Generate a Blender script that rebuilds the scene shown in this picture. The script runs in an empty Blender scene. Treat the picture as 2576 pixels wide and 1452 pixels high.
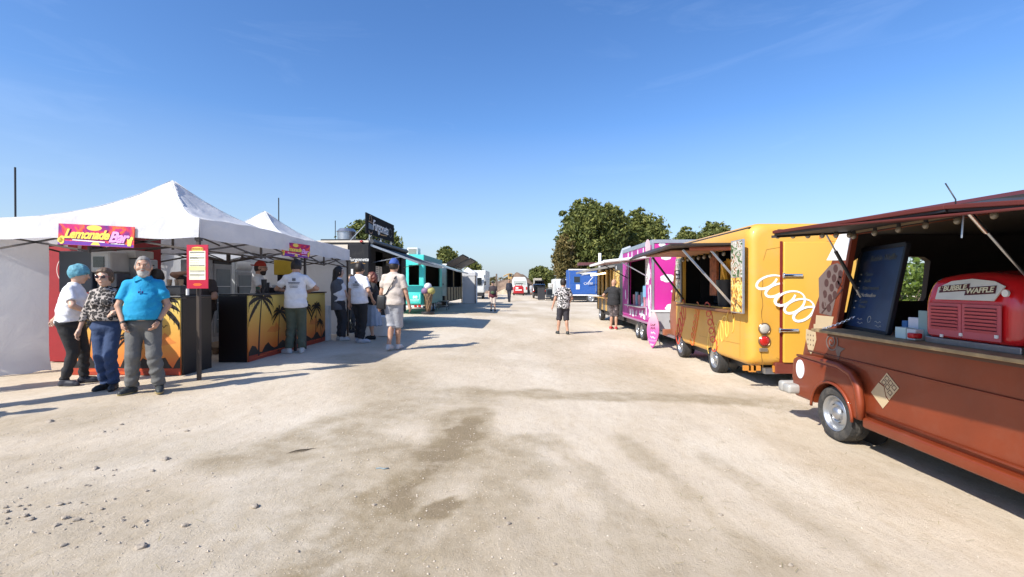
import bpy, bmesh, math, random
import numpy as np
from mathutils import Vector, Matrix, noise
random.seed(7); RNG = np.random.default_rng(7)
SC = bpy.context.scene; COL = SC.collection
R = math.radians
# ------------------------------------------------------------ camera, sky, sun, exposure
CAMZ = 1.42
cd = bpy.data.cameras.new('camera'); cam = bpy.data.objects.new('camera', cd); COL.objects.link(cam)
cam.location = (0, 0, CAMZ); cam.rotation_euler = (R(90 - .34), 0, R(1.33))
cd.sensor_width = 36; cd.lens = 36 * 1165 / 2576; cd.clip_start = .05; cd.clip_end = 3000
SC.camera = cam
SUN_EL, SUN_AZ = R(41), R(225)
w = bpy.data.worlds.new('World'); SC.world = w; w.use_nodes = True
wn = w.node_tree; wn.nodes.clear()
sky = wn.nodes.new('ShaderNodeTexSky'); sky.sky_type = 'NISHITA'; sky.sun_disc = False
sky.sun_elevation = SUN_EL; sky.sun_rotation = SUN_AZ
sky.altitude = 100; sky.air_density = 1.0; sky.dust_density = .6; sky.ozone_density = 3.5
bg = wn.nodes.new('ShaderNodeBackground'); bg.inputs[1].default_value = .15
wo = wn.nodes.new('ShaderNodeOutputWorld')
# faint cirrus wisps
tc = wn.nodes.new('ShaderNodeTexCoord'); mp = wn.nodes.new('ShaderNodeMapping'); mp.inputs['Scale'].default_value = (1.2, 1.0, 7.0)
nz = wn.nodes.new('ShaderNodeTexNoise'); nz.inputs['Scale'].default_value = 2.3; nz.inputs['Detail'].default_value = 7; nz.inputs['Roughness'].default_value = .62; nz.inputs['Distortion'].default_value = .8
cr = wn.nodes.new('ShaderNodeValToRGB'); cr.color_ramp.elements[0].position = .56; cr.color_ramp.elements[1].position = .85
cr.color_ramp.elements[1].color = (.05, .05, .05, 1)
mx = wn.nodes.new('ShaderNodeMixRGB'); mx.inputs[2].default_value = (7.5, 8.6, 10.5, 1)
hs = wn.nodes.new('ShaderNodeHueSaturation'); hs.inputs['Saturation'].default_value = 1.2; hs.inputs['Hue'].default_value = .507
L = wn.links.new
L(tc.outputs['Generated'], mp.inputs[0]); L(mp.outputs[0], nz.inputs['Vector']); L(nz.outputs['Fac'], cr.inputs[0])
L(sky.outputs[0], hs.inputs['Color']); L(hs.outputs[0], mx.inputs[1]); L(cr.outputs[0], mx.inputs[0])
sx = wn.nodes.new('ShaderNodeSeparateXYZ'); L(tc.outputs['Generated'], sx.inputs[0])
hr_ = wn.nodes.new('ShaderNodeValToRGB'); e_ = hr_.color_ramp.elements; e_[0].position = 0; e_[0].color = (.92, .92, .92, 1); e_[1].position = .32; e_[1].color = (0, 0, 0, 1)
q_ = e_.new(.10); q_.color = (.50, .50, .50, 1); hz_ = wn.nodes.new('ShaderNodeMixRGB'); hz_.inputs[2].default_value = (2.25, 2.68, 3.3, 1)
L(sx.outputs[2], hr_.inputs[0]); L(hr_.outputs[0], hz_.inputs[0]); L(mx.outputs[0], hz_.inputs[1]); L(hz_.outputs[0], bg.inputs[0]); L(bg.outputs[0], wo.inputs[0])
sl = bpy.data.lights.new('sun', 'SUN'); sl.energy = 4.9; sl.angle = R(.55); sl.color = (1, .95, .87)
so = bpy.data.objects.new('sun', sl); COL.objects.link(so)
SD = Vector((math.sin(SUN_AZ) * math.cos(SUN_EL), math.cos(SUN_AZ) * math.cos(SUN_EL), math.sin(SUN_EL)))
so.rotation_euler = SD.to_track_quat('Z', 'Y').to_euler(); so.location = SD * 60
vs = SC.view_settings; vs.view_transform = 'Standard'; vs.look = 'None'; vs.gamma = 1; vs.use_curve_mapping = False; vs.exposure = .5
# ------------------------------------------------------------ measuring helpers (photo measured on a 2576 wide grid)
CR = cam.rotation_euler.to_matrix()
def ray(px, py): return CR @ Vector(((px - 1288) / 1165, -(py - 726) / 1165, -1))
def sp(px, py, X):
    d = ray(px, py); t = X / d.x; return Vector((X, d.y * t, CAMZ + d.z * t))
def fp(px, py, Y):
    d = ray(px, py); t = Y / d.y; return Vector((d.x * t, Y, CAMZ + d.z * t))
def zp(px, py, Z):
    d = ray(px, py); t = (Z - CAMZ) / d.z; return Vector((d.x * t, d.y * t, Z))
def smooth(a, b, x):
    t = min(1, max(0, (x - a) / (b - a))); return t * t * (3 - 2 * t)
def g(x, y):
    b = min(.12, max(-.07, -.027 * x))
    n = noise.noise(Vector((x * .35, y * .35, 3))) * .022 + noise.noise(Vector((x * 1.3, y * 1.3, 7))) * .008
    return b + n * (1 if y < 60 else .3)
def gp(px, py):
    z = 0
    for i in range(12):
        p = zp(px, py, z); z = .5 * z + .5 * g(p.x, p.y)
    p = zp(px, py, z); return Vector((p.x, p.y, g(p.x, p.y)))
# ------------------------------------------------------------ materials
def nt(name):
    m = bpy.data.materials.new(name); m.use_nodes = True; n = m.node_tree; n.nodes.clear()
    o = n.nodes.new('ShaderNodeOutputMaterial'); return m, n, o
def N(n, t, **k):
    x = n.nodes.new('ShaderNode' + t)
    for a, b in k.items():
        if a in x.inputs: x.inputs[a].default_value = b
        else: setattr(x, a, b)
    return x
def ramp(n, stops, interp='LINEAR'):
    r = n.nodes.new('ShaderNodeValToRGB'); r.color_ramp.interpolation = interp; e = r.color_ramp.elements
    while len(e) < len(stops): e.new(.5)
    for q, (p, c) in zip(e, stops): q.position = p; q.color = (*c, 1) if len(c) == 3 else c
    return r
def mat(name, c, rough=.6, metal=0, var=.08, vs=6, bump=.0, bs=60, coat=0, dirt=0, emit=0, spec=.5, alpha=1):
    m, n, o = nt(name); p = N(n, 'BsdfPrincipled'); L = n.links.new
    p.inputs['Roughness'].default_value = rough; p.inputs['Metallic'].default_value = metal
    p.inputs['Specular IOR Level'].default_value = spec
    if coat: p.inputs['Coat Weight'].default_value = coat; p.inputs['Coat Roughness'].default_value = .08
    t = N(n, 'TexCoord'); z = N(n, 'TexNoise', Scale=vs, Detail=5, Roughness=.6); L(t.outputs['Object'], z.inputs['Vector'])
    lo = tuple(v * (1 - var) for v in c); hi = tuple(min(1, v * (1 + var)) for v in c)
    r = ramp(n, [(.3, lo), (.7, hi)]); L(z.outputs['Fac'], r.inputs[0]); src = r.outputs[0]
    if dirt:
        z2 = N(n, 'TexNoise', Scale=3.1, Detail=9, Roughness=.75); L(t.outputs['Object'], z2.inputs['Vector'])
        r2 = ramp(n, [(.5, (0, 0, 0)), (.8, (dirt, dirt, dirt))]); L(z2.outputs['Fac'], r2.inputs[0])
        mm = N(n, 'MixRGB'); mm.inputs[2].default_value = (.33, .29, .23, 1); L(r2.outputs[0], mm.inputs[0]); L(src, mm.inputs[1]); src = mm.outputs[0]
        mr = N(n, 'MapRange'); mr.inputs['To Min'].default_value = rough; mr.inputs['To Max'].default_value = min(1, rough + .35); L(z2.outputs['Fac'], mr.inputs[0]); L(mr.outputs[0], p.inputs['Roughness'])
    L(src, p.inputs['Base Color'])
    if emit: L(src, p.inputs['Emission Color']); p.inputs['Emission Strength'].default_value = emit
    if bump:
        z3 = N(n, 'TexNoise', Scale=bs, Detail=4); L(t.outputs['Object'], z3.inputs['Vector'])
        b = N(n, 'Bump', Strength=bump, Distance=.02); L(z3.outputs['Fac'], b.inputs['Height']); L(b.outputs[0], p.inputs['Normal'])
    L(p.outputs[0], o.inputs[0]); return m
def cloth(name, c, tl=.35, var=.04, bump=.25, bs=5):
    m, n, o = nt(name); L = n.links.new; t = N(n, 'TexCoord'); z = N(n, 'TexNoise', Scale=bs, Detail=5, Distortion=.6); L(t.outputs['Object'], z.inputs['Vector'])
    r = ramp(n, [(.3, tuple(v * (1 - var) for v in c)), (.7, c)]); L(z.outputs['Fac'], r.inputs[0])
    b = N(n, 'Bump', Strength=bump, Distance=.05); L(z.outputs['Fac'], b.inputs['Height'])
    d = N(n, 'BsdfDiffuse'); s = N(n, 'BsdfTranslucent'); mx = N(n, 'MixShader'); mx.inputs[0].default_value = tl
    for q in (d, s): L(r.outputs[0], q.inputs[0]); L(b.outputs[0], q.inputs['Normal'])
    L(d.outputs[0], mx.inputs[1]); L(s.outputs[0], mx.inputs[2]); L(mx.outputs[0], o.inputs[0]); return m
def pattern(name, kind, rough=.8):
    m, n, o = nt(name); L = n.links.new; t = N(n, 'TexCoord'); p = N(n, 'BsdfPrincipled', Roughness=rough)
    if kind == 'leopard':
        z = N(n, 'TexNoise', Scale=9, Detail=2); L(t.outputs['Object'], z.inputs['Vector'])
        v = N(n, 'TexVoronoi', Scale=30); ad = N(n, 'MixRGB'); ad.inputs[0].default_value = .06
        L(t.outputs['Object'], ad.inputs[1]); L(z.outputs['Color'], ad.inputs[2]); L(ad.outputs[0], v.inputs['Vector'])
        r = ramp(n, [(.0, (.12, .09, .07)), (.16, (.14, .11, .09)), (.2, (.015, .013, .013)), (.52, (.015, .013, .013)), (.6, (.34, .30, .27)), (1, (.42, .37, .33))])
        L(v.outputs['Distance'], r.inputs[0])
    elif kind == 'letters':
        v = N(n, 'TexVoronoi', Scale=15); v.distance = 'CHEBYCHEV'; v.feature = 'DISTANCE_TO_EDGE' if False else 'F1'
        z = N(n, 'TexNoise', Scale=14, Detail=3, Distortion=1.2); L(t.outputs['Object'], z.inputs['Vector']); L(t.outputs['Object'], v.inputs['Vector'])
        a = N(n, 'Math', operation='ADD'); L(v.outputs['Distance'], a.inputs[0]); L(z.outputs['Fac'], a.inputs[1])
        r = ramp(n, [(0, (.02, .02, .02)), (.80, (.02, .02, .02)), (.84, (.72, .68, .66)), (.98, (.72, .68, .66)), (1, (.03, .03, .03))]); L(a.outputs[0], r.inputs[0])
    elif kind == 'camo':
        z = N(n, 'TexNoise', Scale=14, Detail=3); L(t.outputs['Object'], z.inputs['Vector'])
        r = ramp(n, [(.42, (.05, .04, .045)), (.5, (.13, .11, .11)), (.64, (.16, .13, .13)), (.66, (.5, .4, .4))]); L(z.outputs['Fac'], r.inputs[0])
    elif kind == 'photo_waffle':
        z = N(n, 'TexNoise', Scale=9, Detail=6, Distortion=1.5); L(t.outputs['Object'], z.inputs['Vector'])
        r = ramp(n, [(.3, (.02, .05, .015)), (.43, (.3, .12, .04)), (.5, (.75, .42, .05)), (.6, (.85, .7, .3)), (.7, (.12, .2, .06))]); L(z.outputs['Fac'], r.inputs[0])
    elif kind == 'photo_top':
        z = N(n, 'TexNoise', Scale=13, Detail=5, Distortion=1.0); L(t.outputs['Object'], z.inputs['Vector'])
        r = ramp(n, [(.3, (.02, .04, .02)), (.42, (.08, .16, .05)), (.48, (.45, .42, .36)), (.55, (.7, .68, .62)), (.60, (.30, .13, .05)), (.7, (.1, .16, .06))]); L(z.outputs['Fac'], r.inputs[0])
    elif kind == 'photo_sign':
        z = N(n, 'TexNoise', Scale=2.2, Detail=4, Distortion=2.5); L(t.outputs['Object'], z.inputs['Vector'])
        r = ramp(n, [(.3, (.12, .02, .2)), (.42, (.30, .015, .16)), (.49, (.62, .03, .08)), (.54, (.85, .16, .02)), (.58, (.60, .02, .14)), (.8, (.12, .02, .25))]); L(z.outputs['Fac'], r.inputs[0])
    L(r.outputs[0], p.inputs['Base Color'])
    z3 = N(n, 'TexNoise', Scale=22, Detail=3); L(t.outputs['Object'], z3.inputs['Vector'])
    b = N(n, 'Bump', Strength=.25, Distance=.02); L(z3.outputs['Fac'], b.inputs['Height']); L(b.outputs[0], p.inputs['Normal'])
    L(p.outputs[0], o.inputs[0]); return m
def glassy(name, c=(.02, .025, .03), rough=.06):
    m = mat(name, c, rough, var=.02, coat=0, spec=.8); return m
def gradient(name, stops, z0, z1, rough=.5):
    m, n, o = nt(name); L = n.links.new; t = N(n, 'TexCoord'); s = N(n, 'SeparateXYZ'); L(t.outputs['Object'], s.inputs[0])
    q = N(n, 'MapRange'); q.inputs['From Min'].default_value = z0; q.inputs['From Max'].default_value = z1
    z = N(n, 'TexNoise', Scale=3, Detail=3); L(t.outputs['Object'], z.inputs['Vector'])
    a = N(n, 'Math', operation='MULTIPLY_ADD'); a.inputs[1].default_value = .22; L(z.outputs['Fac'], a.inputs[0]); L(s.outputs[2], a.inputs[2]); L(a.outputs[0], q.inputs[0])
    r = ramp(n, stops); L(q.outputs[0], r.inputs[0]); p = N(n, 'BsdfPrincipled', Roughness=rough); L(r.outputs[0], p.inputs['Base Color']); L(p.outputs[0], o.inputs[0]); return m
MT = {}
def mm(k, *a, **kw):
    if k not in MT: MT[k] = mat(k, *a, **kw)
    return MT[k]
# ------------------------------------------------------------ objects
ROOT = {}
def thing(name, label, cat, loc=(0, 0, 0), rz=0, group=None):
    o = bpy.data.objects.new(name, None); COL.objects.link(o); o.empty_display_size = .2
    o.location = loc; o.rotation_euler = (0, 0, rz); o['label'] = label; o['category'] = cat
    if group: o['group'] = group
    ROOT[o.name] = Matrix.Translation(Vector(loc)) @ Matrix.Rotation(rz, 4, 'Z'); return o
def tag(o, label, cat, group=None, kind=None):
    if label: o['label'] = label
    if cat: o['category'] = cat
    if group: o['group'] = group
    if kind: o['kind'] = kind
    return o
def finish(me, name, m, parent=None, world=True, smooth=False, angle=None, kind=None, label=None):
    me.name = name
    for x in (m if isinstance(m, (list, tuple)) else [m]): me.materials.append(x)
    if parent is not None and world and parent.name in ROOT: me.transform(ROOT[parent.name].inverted())
    if smooth:
        me.polygons.foreach_set('use_smooth', [True] * len(me.polygons))
        if angle: me.set_sharp_from_angle(angle=R(angle))
    o = bpy.data.objects.new(name, me); COL.objects.link(o)
    if parent is not None: o.parent = parent; ROOT[o.name] = ROOT.get(parent.name, Matrix())
    if kind: o['kind'] = kind
    if label: o['label'] = label
    return o
class MB:
    def __init__(s): s.v = []; s.f = []; s.mi = []; s.cur = 0
    def add(s, vs, fs):
        b = len(s.v); s.v += [tuple(p) for p in vs]; s.f += [tuple(i + b for i in q) for q in fs]; s.mi += [s.cur] * len(fs); return s
    def box(s, x0, x1, y0, y1, z0, z1):
        return s.add([(x0, y0, z0), (x1, y0, z0), (x1, y1, z0), (x0, y1, z0), (x0, y0, z1), (x1, y0, z1), (x1, y1, z1), (x0, y1, z1)],
                     [(3, 2, 1, 0), (4, 5, 6, 7), (0, 1, 5, 4), (1, 2, 6, 5), (2, 3, 7, 6), (3, 0, 4, 7)])
    def obox(s, c, size, M=None):
        b = MB().box(-size[0] / 2, size[0] / 2, -size[1] / 2, size[1] / 2, -size[2] / 2, size[2] / 2); c = Vector(c)
        M = M or Matrix.Identity(3); return s.add([c + M @ Vector(p) for p in b.v], b.f)
    def bar(s, a, b, w, h=None):
        a, b = Vector(a), Vector(b); d = b - a; q = d.to_track_quat('Z', 'Y').to_matrix(); return s.obox((a + b) / 2, (w, h or w, d.length), q)
    def cyl(s, a, b, r0, r1=None, n=12, cap=True):
        a, b = Vector(a), Vector(b); r1 = r0 if r1 is None else r1; q = (b - a).to_track_quat('Z', 'Y').to_matrix(); vs = []
        for c, r in ((a, r0), (b, r1)):
            vs += [c + q @ Vector((r * math.cos(2 * math.pi * i / n), r * math.sin(2 * math.pi * i / n), 0)) for i in range(n)]
        fs = [(i, (i + 1) % n, n + (i + 1) % n, n + i) for i in range(n)]
        if cap: fs += [tuple(reversed(range(n))), tuple(range(n, 2 * n))]
        return s.add(vs, fs)
    def tube(s, pts, r, n=8):
        pts = [Vector(p) for p in pts]; rs = r if isinstance(r, (list, tuple)) else [r] * len(pts); vs = []; fs = []
        q = None
        for i, p in enumerate(pts):
            d = (pts[min(i + 1, len(pts) - 1)] - pts[max(i - 1, 0)]).normalized()
            if q is None: u = d.orthogonal().normalized()
            else: u = (q - d * q.dot(d)).normalized()
            q = u; v = d.cross(u)
            vs += [p + (u * math.cos(2 * math.pi * k / n) + v * math.sin(2 * math.pi * k / n)) * rs[i] for k in range(n)]
        for i in range(len(pts) - 1):
            for k in range(n): fs.append((i * n + k, i * n + (k + 1) % n, (i + 1) * n + (k + 1) % n, (i + 1) * n + k))
        m = (len(pts) - 1) * n; fs += [tuple(reversed(range(n))), tuple(range(m, m + n))]
        return s.add(vs, fs)
    def lathe(s, prof, M, n=32, mod=None):
        vs = []; fs = []; k = len(prof)
        for i in range(n):
            a = 2 * math.pi * i / n
            for j, (r, h) in enumerate(prof):
                rr = r - (mod(i, j) if mod else 0); vs.append(M @ Vector((rr * math.cos(a), rr * math.sin(a), h)))
        for i in range(n):
            for j in range(k - 1): fs.append((i * k + j, ((i + 1) % n) * k + j, ((i + 1) % n) * k + j + 1, i * k + j + 1))
        return s.add(vs, fs)
    def ball(s, c, r, n=12, m=8, M=None):
        r = (r, r, r) if not hasattr(r, '__len__') else r; M = M or Matrix.Identity(3); c = Vector(c)
        vs = [c + M @ Vector((0, 0, r[2]))]; fs = []
        for j in range(1, m):
            t = math.pi * j / m
            vs += [c + M @ Vector((r[0] * math.sin(t) * math.cos(2 * math.pi * i / n), r[1] * math.sin(t) * math.sin(2 * math.pi * i / n), r[2] * math.cos(t))) for i in range(n)]
        vs.append(c + M @ Vector((0, 0, -r[2]))); e = len(vs) - 1
        for i in range(n):
            fs.append((0, 1 + i, 1 + (i + 1) % n)); fs.append((e, 1 + (m - 2) * n + (i + 1) % n, 1 + (m - 2) * n + i))
            for j in range(m - 2): fs.append((1 + j * n + i, 1 + (j + 1) * n + i, 1 + (j + 1) * n + (i + 1) % n, 1 + j * n + (i + 1) % n))
        return s.add(vs, fs)
    def prism(s, poly, F, d):          # 2d polygon in frame F=(o,u,v), extruded by d along the normal
        o, u, v = F; nrm = u.cross(v).normalized(); k = len(poly)
        a = [o + u * p[0] + v * p[1] for p in poly]; b = [p + nrm * d for p in a]
        return s.add(a + b, [tuple(reversed(range(k))), tuple(range(k, 2 * k))] + [(i, (i + 1) % k, k + (i + 1) % k, k + i) for i in range(k)])
    def ribbon(s, pts, w, F, d=.004, closed=False, rise=0):
        o, u, v = F; nrm = u.cross(v).normalized(); n = len(pts); A = []; ws = w if isinstance(w, (list, tuple)) else [w] * n
        for i in range(n):
            p = Vector(pts[i]); q = Vector(pts[(i + 1) % n if closed else min(i + 1, n - 1)]) - Vector(pts[(i - 1) % n if closed else max(i - 1, 0)])
            t = q.normalized() if q.length > 1e-9 else Vector((1, 0)); pr = Vector((-t.y, t.x)) * ws[i] / 2
            for e in (p + pr, p - pr): A.append(o + u * e.x + v * e.y)
        A2 = [p + nrm * (d + rise * (i // 2) / n) for i, p in enumerate(A)]; m = len(A); fs = []
        for i in range(n if closed else n - 1):
            j = (i + 1) % n
            fs += [(m + 2 * i, m + 2 * i + 1, m + 2 * j + 1, m + 2 * j), (2 * i, 2 * j, m + 2 * j, m + 2 * i), (2 * i + 1, m + 2 * i + 1, m + 2 * j + 1, 2 * j + 1)]
        return s.add(A + A2, fs)
    def mesh(s, name='m'):
        me = bpy.data.meshes.new(name); me.from_pydata(s.v, [], s.f)
        if any(s.mi): me.polygons.foreach_set('material_index', s.mi)
        me.update(); return me
    def build(s, name, m, parent=None, **k):
        me = s.mesh(name)
        if not k.pop('raw', False):
            b = bmesh.new(); b.from_mesh(me)
            bmesh.ops.recalc_face_normals(b, faces=b.faces); bv = k.pop('bevel', 0)
            if bv: bmesh.ops.bevel(b, geom=[e for e in b.edges if len(e.link_faces) == 2 and e.calc_face_angle(0) > .5], offset=bv, segments=k.pop('seg', 2), affect='EDGES', profile=.5, clamp_overlap=True)
            b.to_mesh(me); b.free()
        else: k.pop('bevel', 0)
        k.pop('seg', 0)
        return finish(me, name, m, parent, **k)
def boolean(base, cutters, op='DIFFERENCE'):
    a = bpy.data.objects.new('tmp', base); COL.objects.link(a); bs = []
    for c in cutters:
        me = c.mesh('cut') if isinstance(c, MB) else c
        b = bmesh.new(); b.from_mesh(me); bmesh.ops.recalc_face_normals(b, faces=b.faces); b.to_mesh(me); b.free()
        o = bpy.data.objects.new('cut', me); COL.objects.link(o); bs.append(o)
        md = a.modifiers.new('b', 'BOOLEAN'); md.object = o; md.operation = op; md.solver = 'EXACT'
    dg = bpy.context.evaluated_depsgraph_get(); dg.update()
    me = bpy.data.meshes.new_from_object(a.evaluated_get(dg), depsgraph=dg)
    for o in bs: bpy.data.objects.remove(o)
    bpy.data.objects.remove(a); me.materials.clear(); me.polygons.foreach_set('material_index', [0] * len(me.polygons)); return me
def solid(mb, bevel=0, seg=3):
    me = mb.mesh(); b = bmesh.new(); b.from_mesh(me); bmesh.ops.recalc_face_normals(b, faces=b.faces)
    if bevel: bmesh.ops.bevel(b, geom=[e for e in b.edges if e.calc_face_angle(0) > .4], offset=bevel, segments=seg, affect='EDGES', profile=.5, clamp_overlap=True)
    b.to_mesh(me); b.free(); return me
def copy_tree(o, parent=None):
    c = o.copy(); COL.objects.link(c); c.parent = parent; ROOT[c.name] = ROOT.get(o.name, Matrix())
    for ch in list(o.children): copy_tree(ch, c)
    return c
def text(body, size, F, m, parent, name='lettering', bold=0, shear=0, ext=.003, width=1, align='CENTER', label=None):
    cu = bpy.data.curves.new('t', 'FONT'); cu.body = body; cu.size = size; cu.shear = shear; cu.offset = bold; cu.extrude = ext; cu.align_x = align; cu.align_y = 'CENTER'; cu.space_character = width; cu.resolution_u = 3
    o = bpy.data.objects.new('t', cu); COL.objects.link(o); dg = bpy.context.evaluated_depsgraph_get(); dg.update()
    me = bpy.data.meshes.new_from_object(o.evaluated_get(dg)); bpy.data.objects.remove(o)
    org, u, v = F; nrm = u.cross(v).normalized(); org = org + nrm * (ext + .0015)
    me.transform(Matrix(((u.x, v.x, nrm.x, org.x), (u.y, v.y, nrm.y, org.y), (u.z, v.z, nrm.z, org.z), (0, 0, 0, 1))))
    me.materials.clear(); return finish(me, name, m, parent, label=label)
VX, VY, VZ = Vector((1, 0, 0)), Vector((0, 1, 0)), Vector((0, 0, 1))
# ------------------------------------------------------------ ground
def nline(a, lo, hi, fine, grow):
    out = list(np.arange(lo, hi, fine)); s = fine; x = hi
    while x < a: out.append(x); s *= grow; x += s
    return out + [a]
rx = nline(900, 0, 6.5, .06, 1.12); gx = np.array(sorted(set([-v for v in rx] + rx)))
gy = np.array(sorted([-v for v in nline(60, 0, 1, .4, 1.5)][:-1] + [-60] + nline(1500, .001, 13, .06, 1.06)))
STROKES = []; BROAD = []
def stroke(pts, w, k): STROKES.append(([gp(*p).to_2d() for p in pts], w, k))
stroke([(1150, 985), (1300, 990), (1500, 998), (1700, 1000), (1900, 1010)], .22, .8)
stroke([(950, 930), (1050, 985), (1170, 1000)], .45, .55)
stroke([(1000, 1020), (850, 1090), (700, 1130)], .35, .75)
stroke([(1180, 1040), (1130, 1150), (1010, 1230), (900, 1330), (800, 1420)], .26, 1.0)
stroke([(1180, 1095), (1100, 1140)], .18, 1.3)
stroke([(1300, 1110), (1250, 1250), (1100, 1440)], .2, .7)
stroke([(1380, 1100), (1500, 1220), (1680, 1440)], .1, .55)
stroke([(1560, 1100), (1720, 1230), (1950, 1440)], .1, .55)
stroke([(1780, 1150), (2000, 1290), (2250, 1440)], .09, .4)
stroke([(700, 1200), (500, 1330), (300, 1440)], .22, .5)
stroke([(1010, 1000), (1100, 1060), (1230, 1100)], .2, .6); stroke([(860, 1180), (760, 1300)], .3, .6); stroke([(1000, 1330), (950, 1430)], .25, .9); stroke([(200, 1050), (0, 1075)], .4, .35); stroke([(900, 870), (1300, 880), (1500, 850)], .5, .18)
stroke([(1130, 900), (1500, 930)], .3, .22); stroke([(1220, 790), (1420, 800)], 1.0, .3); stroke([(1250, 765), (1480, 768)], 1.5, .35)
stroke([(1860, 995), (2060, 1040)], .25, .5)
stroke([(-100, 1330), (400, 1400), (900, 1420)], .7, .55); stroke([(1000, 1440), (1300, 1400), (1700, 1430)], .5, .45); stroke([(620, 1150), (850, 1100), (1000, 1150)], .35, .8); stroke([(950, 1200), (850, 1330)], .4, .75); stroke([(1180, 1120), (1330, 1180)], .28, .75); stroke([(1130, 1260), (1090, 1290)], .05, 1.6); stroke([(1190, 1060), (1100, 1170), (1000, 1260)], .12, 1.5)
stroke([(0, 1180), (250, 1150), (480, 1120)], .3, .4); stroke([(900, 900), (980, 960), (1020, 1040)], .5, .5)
X, Y = np.meshgrid(gx, gy); nx, ny = len(gx), len(gy)
def segd(px, py, a, b):
    dx, dy = b[0] - a[0], b[1] - a[1]; t = np.clip(((px - a[0]) * dx + (py - a[1]) * dy) / (dx * dx + dy * dy), 0, 1)
    return np.hypot(px - a[0] - t * dx, py - a[1] - t * dy)
Z = np.zeros_like(X); D1 = np.zeros_like(X)
for j in range(ny):
    y = gy[j]
    for i in range(nx):
        x = gx[i]
        if abs(x) < 30 and -5 < y < 60:
            z = g(x, y)
            if abs(x) < 7 and y < 14:
                z += noise.noise(Vector((x * 5, y * 3.5, 1))) * .006 + noise.noise(Vector((x * 16, y * 16, 2))) * .0022
                D1[j, i] = noise.noise(Vector((x * 2.2, y * 2.2, 5))) * .13 + noise.noise(Vector((x * 7, y * 7, 9))) * .05
            Z[j, i] = z
        else: Z[j, i] = min(.12, max(-.07, -.027 * x))
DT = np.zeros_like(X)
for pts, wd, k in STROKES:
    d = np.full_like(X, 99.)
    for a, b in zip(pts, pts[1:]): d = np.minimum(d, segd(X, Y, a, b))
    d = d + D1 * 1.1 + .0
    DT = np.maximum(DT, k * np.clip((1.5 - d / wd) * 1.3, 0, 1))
me = bpy.data.meshes.new('ground'); idx = np.arange(nx * ny).reshape(ny, nx)
vv = np.stack([X.ravel(), Y.ravel(), Z.ravel()], 1).astype(np.float32)
q = np.stack([idx[:-1, :-1].ravel(), idx[:-1, 1:].ravel(), idx[1:, 1:].ravel(), idx[1:, :-1].ravel()], 1)
def fastmesh(me, v, q):
    k = q.shape[1]; me.vertices.add(len(v)); me.vertices.foreach_set('co', v.astype(np.float32).ravel())
    me.loops.add(q.size); me.loops.foreach_set('vertex_index', q.astype(np.int32).ravel())
    me.polygons.add(len(q)); me.polygons.foreach_set('loop_start', np.arange(0, q.size, k, dtype=np.int32)); me.update(calc_edges=True)
fastmesh(me, vv, q)
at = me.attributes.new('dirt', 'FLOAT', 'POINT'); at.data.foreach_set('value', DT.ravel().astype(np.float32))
m, n, o = nt('pale_gravel_ground'); L = n.links.new
t = N(n, 'TexCoord'); p = N(n, 'BsdfPrincipled', Roughness=.95); p.inputs['Specular IOR Level'].default_value = .12
a = N(n, 'Attribute', attribute_name='dirt')
z1 = N(n, 'TexNoise', Scale=.55, Detail=8, Roughness=.6); z2 = N(n, 'TexNoise', Scale=11, Detail=12, Roughness=.78); z3 = N(n, 'TexNoise', Scale=75, Detail=5, Roughness=.7)
mpn = N(n, 'Mapping'); mpn.inputs['Scale'].default_value = (1, .35, 1); L(t.outputs['Object'], mpn.inputs[0]); L(mpn.outputs[0], z1.inputs['Vector'])
mp2 = N(n, 'Mapping'); mp2.inputs['Rotation'].default_value = (0, 0, .25); mp2.inputs['Scale'].default_value = (1, .55, 1); L(t.outputs['Object'], mp2.inputs[0])
L(mp2.outputs[0], z2.inputs['Vector']); L(t.outputs['Object'], z3.inputs['Vector'])
r1 = ramp(n, [(.30, (.50, .41, .29)), (.5, (.62, .53, .41)), (.62, (.68, .60, .485))]); L(z1.outputs['Fac'], r1.inputs[0])
r2 = ramp(n, [(.30, (.72, .66, .56)), (.5, (.93, .92, .90)), (.66, (1, 1, 1))]); L(z2.outputs['Fac'], r2.inputs[0])
m1 = N(n, 'MixRGB', blend_type='MULTIPLY'); m1.inputs[0].default_value = .6; L(r1.outputs[0], m1.inputs[1]); L(r2.outputs[0], m1.inputs[2])
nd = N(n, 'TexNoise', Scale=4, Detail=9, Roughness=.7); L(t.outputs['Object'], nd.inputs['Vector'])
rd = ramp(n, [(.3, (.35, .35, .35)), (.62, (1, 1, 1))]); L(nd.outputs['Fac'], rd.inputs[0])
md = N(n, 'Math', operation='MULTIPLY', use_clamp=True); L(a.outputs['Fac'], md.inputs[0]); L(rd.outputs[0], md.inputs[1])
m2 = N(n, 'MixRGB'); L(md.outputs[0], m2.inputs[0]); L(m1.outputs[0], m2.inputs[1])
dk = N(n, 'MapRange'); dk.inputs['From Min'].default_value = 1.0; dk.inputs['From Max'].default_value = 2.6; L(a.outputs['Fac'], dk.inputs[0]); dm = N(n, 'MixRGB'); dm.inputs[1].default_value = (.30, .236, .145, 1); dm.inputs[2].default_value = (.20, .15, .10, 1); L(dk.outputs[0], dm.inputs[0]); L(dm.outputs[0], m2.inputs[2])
r3 = ramp(n, [(.26, (.5, .47, .42)), (.40, (.93, .93, .93)), (.62, (1, 1, 1)), (.74, (1.12, 1.12, 1.12))]); L(z3.outputs['Fac'], r3.inputs[0])
m3 = N(n, 'MixRGB', blend_type='MULTIPLY'); m3.inputs[0].default_value = .75; L(m2.outputs[0], m3.inputs[1]); L(r3.outputs[0], m3.inputs[2])
L(m3.outputs[0], p.inputs['Base Color'])
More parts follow.
